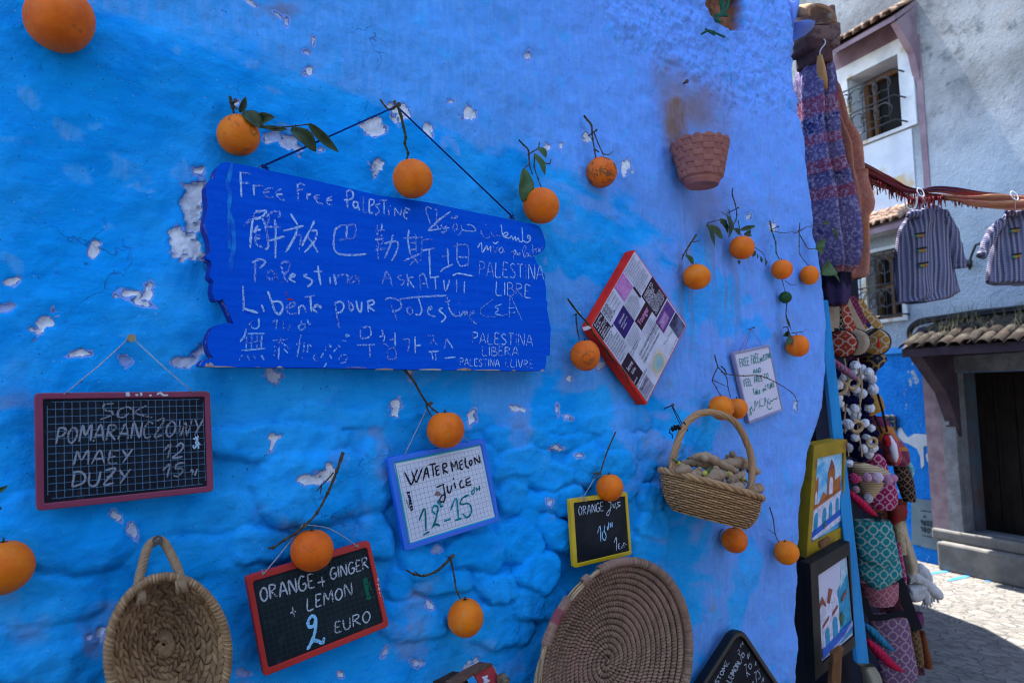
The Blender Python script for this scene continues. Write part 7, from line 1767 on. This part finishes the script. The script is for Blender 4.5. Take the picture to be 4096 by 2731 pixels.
    root = thing('purse', 'red purse with a white stripe and pompoms hung on long black cords', 'purse', dep(z6(1060, 1470), 3.5))
    m = MB(); loft(m, z6, [(1195, 990, 1040), (1240, 970, 1075), (1320, 965, 1110), (1400, 985, 1130), (1450, 1020, 1120), (1480, 1050, 1090)], lambda p: dep(p, 3.5), .06, 20); obj('body', m, pmat('red brocade', (.28, .02, .035), (.36, .10, .10), 50, rough=.8), root, smooth=True)
    m = MB(); m.tube([dep(z6(x, y), 3.43) for x, y in ((1030, 1215), (1055, 1300), (1075, 1400), (1080, 1450))], [.006, .020, .018, .006], 8); obj('white_stripe', m, pmat('white plush', (.55, .50, .56), rough=.95), root, smooth=True)
    m = MB()
    for x, y, r in ((1000, 1250, .02), (1010, 1280, .018), (990, 1235, .016)): m.ball(dep(z6(x, y), 3.42), r, 8, 6)
    obj('pompom', m, pmat('red wool', (.30, .01, .015), rough=.95), root, smooth=True)
    for pts in ([(890, 1030), (960, 1190)], [(920, 840), (960, 980), (1005, 1180)]):
        m = MB(); m.tube([dep(z6(x, y), 3.44) for x, y in pts], .006, 5); obj('cord', m, black, root)
bags()

def pointed(label, f, pts, c1, c2, z, name='slipper'):
    """pointed knitted slipper seen from the side; pts = (x, y, r)"""
    k = NT(name + ' knit'); c = k.mix(k.ramp(k.noise(60, 3, co=k.co((1, 1, .4))), .35, .65), c1, c2); k.color(c); k.rough(.9, .1)
    w = k.n('TexWave'); w.inputs['Scale'].default_value = 26; w.inputs['Distortion'].default_value = 2; k.lk(k.co(), w.inputs['Vector']); k.bump(w.outputs['Fac'], .8, .004)
    sc = z / F / (2.24 if f is z6 else 1.684); p = catmull([dep(f(x, y), z) for x, y, r in pts], 5)
    m = MB(); m.tube(p, np.interp(np.linspace(0, len(pts) - 1, len(p)), range(len(pts)), [q[2] * sc for q in pts]), 12, flat=.8); tag(obj(name, m, k.m, smooth=True), label, name)
pointed('pink and grey patterned pointed slipper sticking out above the pompoms', z6, [(505, 530, 26), (560, 580, 38), (640, 640, 40), (710, 695, 28), (740, 712, 12)], (.36, .06, .11), (.16, .14, .20), 2.95)
pointed('crimson knitted pointed slipper above the teal bag', zP, [(492, 275, 20), (540, 320, 32), (600, 375, 36), (655, 420, 24), (690, 438, 6)], (.46, .012, .055), (.36, .01, .04), 2.95)
pointed('turquoise knitted pointed slipper over the mauve tote', zP, [(605, 1175, 22), (660, 1225, 36), (730, 1295, 32), (780, 1335, 20), (805, 1352, 6)], (.012, .16, .27), (.02, .11, .2), 2.95)
pointed('crimson knitted pointed slipper low across the mauve tote', zP, [(620, 1280, 24), (690, 1350, 40), (770, 1430, 38), (830, 1470, 22), (868, 1490, 6)], (.42, .01, .045), (.34, .01, .04), 2.92)

def back_cloths():
    for lab, f, rows, z, c, l in (('plum lattice shawl filling the gap behind the pompom garland', z6, [(430, 540, 760), (700, 545, 830), (1000, 560, 880), (1300, 580, 930), (1500, 590, 960)], 3.62, (.09, .012, .04), (.16, .06, .08)),
            ('rust red patterned cloth behind the maroon bag', zP, [(330, 640, 880), (450, 620, 880), (560, 600, 840), (700, 600, 850)], 3.8, (.16, .03, .012), (.22, .10, .05)),
            ('dark berry cloth behind the rose bag and the mauve tote', zP, [(820, 600, 900), (1000, 610, 905), (1150, 640, 960), (1350, 680, 985), (1500, 720, 1000)], 3.9, (.07, .012, .03), (.13, .06, .06)),
            ('navy paisley cloth under the bunch of round bags', z6, [(380, 510, 900), (520, 530, 960), (640, 560, 900), (760, 600, 880)], 3.9, (.012, .012, .04), (.14, .09, .05))):
        m = MB(); loft(m, f, rows, lambda p: dep(p, z), .06, 30, 5, .4, seed=len(lab)); tag(obj('shawl', m, lattice_mat('backing cloth', c, l, 27), smooth=True), lab, 'shawl')
back_cloths()
def straw_hat():
    k = NT('plaited straw'); w = k.n('TexWave'); w.bands_direction = 'Z'; w.inputs['Scale'].default_value = 30; w.inputs['Distortion'].default_value = 1.5; k.lk(k.co(), w.inputs['Vector'])
    k.color(k.mix(w.outputs['Fac'], (.30, .19, .10), (.46, .33, .19))); k.rough(.8, .2); k.bump(w.outputs['Fac'], .6, .004)
    root = thing('straw_basket', 'small straw basket edged with pink and white pompoms over the magenta bag', 'basket', dep(zP(620, 330), 3.1))
    m = MB(); loft(m, zP, [(80, 500, 590), (110, 492, 700), (150, 510, 770), (185, 540, 740), (230, 560, 720), (280, 575, 690), (325, 600, 655)], lambda p: dep(p, 3.1), .07, 22); b = obj('body', m, k.m, root, smooth=True)
    for x, y, r, c in ((530, 190, 34, (.50, .05, .14)), (565, 195, 20, (.5, .08, .16)), (622, 182, 28, (.62, .30, .42)), (690, 185, 36, (.60, .42, .48)), (760, 200, 34, (.56, .26, .36)), (800, 190, 26, (.5, .2, .3)), (545, 262, 24, (.48, .30, .34)), (628, 325, 30, (.46, .40, .40))):
        pompom(zP, x, y, r, 2.99, c, root, 1.684)
PM = {}
def pompom(f, x, y, r, z, c, root, s, mesh=None):
    key = tuple(c)
    if key not in PM: PM[key] = pmat('wool pompom', c, tuple(q * .7 for q in c), 40, rough=.98, spec=.02, bscale=150, bstr=1.0, bdist=.01)
    R = r * z / F / s; cc = dep(f(x, y), z); m = MB()
    rs = np.random.default_rng(int(x * 7 + y)); A = Matrix.Rotation(rs.uniform(0, 3), 3, 'Y')
    m.ball(cc, (R * 1.12, R, R * .86), 14, 10, ax=np.array(A), fn=lambda u: 1 + rs.uniform(-.10, .10))
    o = obj('pompom', m, PM[key], root, smooth=False)
    return o
straw_hat()
def garland():
    root = thing('pompom_garland', 'bushy garland of white and navy pompoms on little straw rings', 'garland', dep(z6(700, 1480), 3.05))
    wh, nv = (.74, .72, .78), (.008, .008, .040)
    W = [(715, 585), (770, 628), (740, 690), (840, 650), (872, 705), (805, 692), (720, 797), (878, 798), (745, 868), (560, 880), (580, 930), (590, 972), (712, 972), (845, 968), (720, 1035), (655, 1112), (800, 1102), (862, 1150), (715, 1232), (825, 1245), (600, 1190), (872, 1322), (838, 1376), (660, 1322), (662, 1462), (780, 838), (600, 690), (560, 760), (690, 640), (640, 1000), (790, 1330), (560, 1100)]
    N_ = [(700, 578), (800, 722), (712, 738), (600, 808), (692, 832), (842, 822), (640, 892), (772, 930), (612, 1030), (640, 1212), (795, 1190), (885, 1192), (780, 1280), (912, 1362), (732, 1372), (690, 1450), (560, 680), (622, 1065), (590, 1122), (662, 1072), (540, 640), (640, 760), (780, 1010), (700, 900), (560, 990), (690, 1300), (600, 1260), (840, 900), (720, 1130), (560, 830)]
    for i, (x, y) in enumerate(W): pompom(z6, x, y, 43 + 6 * math.sin(i), 3.0 + .07 * ((i * 7) % 3) + (x - 560) * .0006, wh, root, 2.24)
    for i, (x, y) in enumerate(N_): pompom(z6, x, y, 46 + 5 * math.sin(i * 2), 3.06 + .07 * ((i * 5) % 3) + (x - 560) * .0006, nv, root, 2.24)
    rs = random.Random(4)
    for i in range(44): pompom(z6, 530 + rs.random() * (330 - 60 * (i % 2)), 600 + rs.random() * 850, 40, 3.24 + rs.random() * .12, nv if i % 5 < 3 else wh, root, 2.24)
    st = pmat('straw ring', (.42, .28, .15), (.30, .19, .10), 60, rough=.8, bscale=150, bstr=.6)
    for x, y, r in ((702, 745, 52), (582, 790, 58), (735, 1132, 52), (868, 1275, 46)):
        c = dep(z6(x, y), 2.98 + (x - 560) * .0006); R = r * 3 / F / 2.24; m = MB()
        a = unit(V(RW[0, 0], RW[1, 0], .2)); m.tube([c + a * R * math.cos(t) + V(0, 0, 1) * R * math.sin(t) * .9 for t in np.linspace(0, 6.283, 25)[:-1]], R * .32, 8, closed=True); obj('straw_ring', m, st, root, smooth=True)
    m = MB()
    for x in (640, 760): m.tube([dep(z6(x + 20 * math.sin(y * .01), y), 3.1) for y in range(520, 1480, 80)], .004, 5)
    obj('string', m, st, root)
garland()
def scarves():
    zf = lambda p: dep(p, 3.75)
    root = thing('scarf', 'knotted cream white scarf with a fringed end hanging at the outer edge of the goods', 'scarf', dep(zP(1000, 1000), 3.75))
    m = MB(); sc = 3.75 / F / 1.684
    for pts in ([(960, 790, 40), (1000, 830, 44), (1020, 880, 36), (960, 930, 40), (900, 950, 44)], [(890, 860, 36), (940, 850, 46), (1000, 880, 46), (1040, 930, 36)], [(900, 940, 38), (940, 980, 44), (990, 960, 34)], [(1000, 880, 34), (1050, 930, 40), (1100, 975, 34), (1122, 992, 18)], [(980, 910, 30), (1010, 970, 32), (1025, 1030, 24)]):
        p = catmull([zf(zP(x, y)) + V(0, 0, 0) for x, y, r in pts], 5); m.tube(p, np.interp(np.linspace(0, len(pts) - 1, len(p)), range(len(pts)), [q[2] * sc for q in pts]), 12)
    cream = pmat('cream wool', (.34, .33, .34), (.44, .42, .42), 30, rough=.95, bscale=120, bstr=.8, bdist=.006, stretch=(1, 1, .3))
    obj('cloth', m, cream, root, smooth=True)
    m = MB()
    for x0, y0, x1, y1 in ((1100, 985, 1125, 1000), (1090, 985, 1100, 1025), (1075, 975, 1070, 1020), (1025, 1030, 1030, 1060), (1010, 1030, 1012, 1062), (1040, 1025, 1050, 1055), (1060, 985, 1055, 1030), (1000, 1025, 990, 1050)): m.tube([zf(zP(x0, y0)), zf(zP(x1, y1))], .006, 5)
    obj('fringe', m, cream, root)
    m = MB(); loft(m, zP, [(470, 800, 870), (560, 820, 890), (680, 840, 930), (760, 860, 955), (830, 880, 950)], lambda p: dep(p, 3.7), .07, 18, 4, .25, seed=5); tag(obj('scarf', m, pmat('oatmeal wool', (.30, .22, .15), (.38, .29, .20), 25, rough=.95, bscale=120, bstr=.6), smooth=True), 'oatmeal scarf falling in folds above the knotted cream one', 'scarf')
    m = MB(); loft(m, zP, [(470, 790, 850), (560, 800, 865), (640, 815, 880), (700, 830, 885)], lambda p: dep(p, 3.62), .03, 16); tag(obj('scarf', m, lattice_mat('yellow cream cloth', (.42, .30, .16), (.46, .40, .30), 18), smooth=True), 'pale yellow patterned cloth strip beside the teal bag', 'cloth')
    m = MB(); loft(m, zP, [(620, 808, 840), (760, 830, 865), (860, 850, 885), (925, 865, 885)], lambda p: dep(p, 3.45), .03, 14); tag(obj('bag', m, lattice_mat('hot pink cloth', (.40, .015, .12), (.5, .3, .36), 26), smooth=True), 'hot pink sliver of a bag edge right of the teal bag', 'bag')
    m = MB(); loft(m, zP, [(1440, 560, 660), (1500, 580, 700), (1568, 600, 720), (1640, 600, 720)], lambda p: dep(p, 2.95), .06, 18, 4, .2); tag(obj('hat', m, knit_mat('black white knit', [(.01, .01, .03), (.30, .26, .2), (.4, .38, .42)], 60), smooth=True), 'dark knitted hat with pale bobbles at the foot of the plank', 'hat')
scarves()

# ================================================================ the two framed paintings on their easel
def painting(label, f, fo, inn, off, thick, fmat, scene):
    P0, N = plane3(dep(fo[0], off[0]), dep(fo[1], off[1]), dep(fo[3], off[2]))
    if np.dot(N, CAM - P0) < 0: N = -N
    q = [onp(p, P0, N) for p in fo]; g = [onp(p, P0, N) for p in inn]
    root = thing('painting', label, 'painting', sum(q) / 4 * V(1, 1, 0) + V(0, 0, min(p[2] for p in q)), 'framed paintings of the blue town')
    m = MB(); m.ring(q, g, -N * thick); obj('frame', m, fmat, root, bevel=.003)
    m = MB(); e = inset(g, -.003); m.prism([p - N * .008 for p in e], -N * .004)
    k = NT('painted sky'); k.color(k.mix(k.ramp(k.noise(9, 5, .6, dist=1), .35, .65), scene[0], scene[1])); k.rough(.6, .2); k.bump(k.noise(60, 4), .5, .002); obj('canvas', m, k.m, root)
    bl = lambda u, v, kk: (g[0] * (1 - u) + g[1] * u) * (1 - v) + (g[3] * (1 - u) + g[2] * u) * v - N * .008 + N * kk
    lay = {}
    for i, (c, poly) in enumerate(scene[2]):
        lay.setdefault(c, MB()).prism([bl(u, v, .0012 + .0004 * i) for u, v in poly], -N * .001)
    for c, m in lay.items(): obj('paint', m, pmat('oil paint', c, tuple(x * .7 for x in c), 40, rough=.55, bscale=90, bstr=.6), root)
    return P0, N, q
def arch(u, v0, v1, w): return [(u - w, v1), (u - w, v0 + .06)] + [(u - w * math.cos(t), v0 + .06 - .06 * math.sin(t)) for t in np.linspace(.3, 2.84, 5)] + [(u + w, v0 + .06), (u + w, v1)]
orange_, white_, blue_, teal_, dkb, red_, grn = (.40, .12, .03), (.58, .56, .70), (.02, .10, .50), (.02, .26, .46), (.015, .05, .26), (.26, .06, .04), (.04, .12, .06)
painting('yellow framed painting of orange towers above white arches', zP,
    [z6(350, 1300), z6(640, 1248), zP(455, 598), zP(212, 727)], [z6(383, 1417), z6(618, 1366), zP(458, 515), zP(243, 628)], (2.50, 2.66, 2.53), .045, pmat('ochre yellow frame', (.36, .22, .010), (.27, .17, .012), 9, rough=.55, bscale=60, bstr=.3, c3=(.20, .09, .02), s3=6),
    ((.03, .30, .60), (.40, .55, .68), [(orange_, [(.02, .30), (.16, .24), (.16, .62), (.02, .66)]), (orange_, [(.18, .62), (.36, .44), (.48, .50), (.48, .22), (.60, .10), (.74, .20), (.74, .34), (.95, .30), (.95, .54), (.18, .60)]), (red_, [(.50, .20), (.60, .06), (.72, .17)]), (white_, arch(.60, .28, .50, .06)), (white_, arch(.10, .40, .56, .035)),
        (white_, [(.02, .60), (.98, .48), (.98, .80), (.02, .92)]), (orange_, [(.02, .585), (.98, .465), (.98, .495), (.02, .62)]), (teal_, arch(.14, .66, .92, .06)), (teal_, arch(.40, .64, .88, .06)), (teal_, arch(.60, .60, .84, .05)), (teal_, arch(.82, .57, .80, .05)), (blue_, [(.02, .88), (.98, .74), (.98, .84), (.02, .97)]), (white_, [(.02, .95), (.98, .82), (.98, .90), (.10, .985)]), (grn, [(.36, .86), (.40, .80), (.44, .86), (.40, .92)])]))
painting('black framed painting of white houses by a blue stair', zP,
    [zP(238, 768), zP(502, 614), zP(543, 1318), zP(272, 1552)], [zP(292, 842), zP(494, 708), zP(538, 1248), zP(318, 1436)], (2.46, 2.62, 2.50), .04, pmat('black frame', (.008, .008, .009), (.014, .013, .014), 9, rough=.5),
    ((.50, .46, .56), (.46, .44, .58), [(teal_, [(.62, .34), (.98, .18), (.98, .96), (.62, .98)]), ((.35, .5, .6), [(.80, .06), (.98, .02), (.98, .2), (.70, .34)]), (white_, [(.05, .36), (.14, .32), (.22, .38), (.36, .26), (.62, .42), (.62, .80), (.05, .86)]), (red_, [(.05, .34), (.14, .28), (.24, .40), (.24, .43), (.12, .36), (.05, .40)]), (red_, [(.26, .38), (.36, .24), (.46, .28), (.34, .42)]), (white_, [(.10, .60), (.58, .52), (.58, .86), (.10, .92)]), (red_, [(.10, .60), (.30, .54), (.30, .58), (.10, .64)]), (red_, [(.40, .54), (.58, .49), (.58, .53), (.40, .58)]), (red_, [(.70, .46), (.88, .38), (.88, .44), (.70, .50)]),
        (teal_, arch(.22, .66, .92, .06)), (teal_, arch(.46, .60, .86, .07)), (blue_, [(.05, .86), (.60, .82), (.98, .80), (.98, .90), (.05, .97)]), ((.30, .36, .56), [(.05, .97), (.70, .90), (.98, .80), (.98, .86), (.40, .98)]), (grn, [(.60, .66), (.68, .60), (.74, .68), (.66, .78)])]))
def easel():
    w = pmat('brown easel wood', (.20, .085, .035), (.15, .06, .025), 14, rough=.6, stretch=(4, 4, .5))
    root = thing('easel', 'brown wooden easel clip and post under the black framed painting', 'easel', dep(zP(410, 1700), 2.5))
    m = MB(); m.prism([dep(zP(x, y), 2.48) for x, y in ((385, 1440), (455, 1335), (440, 1760), (372, 1760))], VIEW * .03); obj('post', m, w, root, bevel=.003)
    m = MB(); m.prism([dep(zP(x, y), 2.44) for x, y in ((392, 1376), (440, 1340), (470, 1330), (450, 1400), (392, 1450))], VIEW * .03); obj('clip', m, w, root, bevel=.003)
    m = MB(); m.prism([dep(zP(x, y), 2.47) for x, y in ((302, 620), (372, 585), (376, 612), (350, 640), (322, 660), (308, 665))], VIEW * .02); obj('clip', m, w, root, bevel=.003)
easel()
# bits in the niche and green twine
def twine():
    f = zm(2200, 0, 1.96); g = pmat('green twine', (.01, .10, .055), (.02, .07, .04), 60, rough=.8)
    m = MB()
    for pts in ([(1330, -40), (1345, 60), (1350, 110), (1300, 140)], [(1400, -40), (1395, 40), (1350, 115)], [(1360, -30), (1355, 60), (1345, 118)], [(1300, 125), (1340, 118), (1390, 122)], [(1310, 135), (1300, 160), (1330, 170)]): m.tube(catmull([wall(f(x, y), .015) for x, y in pts], 4), .006, 6)
    tag(obj('twine', m, g, smooth=True), 'green twine tied in the brick niche at the top of the blue wall', 'twine')
    m = MB()
    for pts in ([(1190, 268), (1240, 240), (1300, 262), (1370, 292)], [(1220, 228), (1245, 245), (1290, 250)], [(1240, 240), (1210, 258)], [(1240, 245), (1290, 275)]): m.tube(catmull([wall(f(x, y), .022) for x, y in pts], 4), .0035, 5)
    tag(obj('twine', m, g, smooth=True), 'loose green twine knotted on the rough plaster below the brick niche', 'twine')
twine()
# ================================================================ unseen house added behind the camera to block the low sky
def sky_block_house():
    m = MB()
    m.box((-1.2, -4.6, 2.6), (5.2, 0, 0), (0, 1.2, 0), (0, 0, 2.6))
    root = thing('sky_block_house', 'unseen plain pale house wall added behind the viewer to block low sky light', 'house', (-1.2, -3.4, 0))
    obj('wall', m, pmat('pale blue wash', (.22, .27, .34), (.28, .32, .36), 2, rough=.9, bscale=20, bstr=.3), root)
sky_block_house()
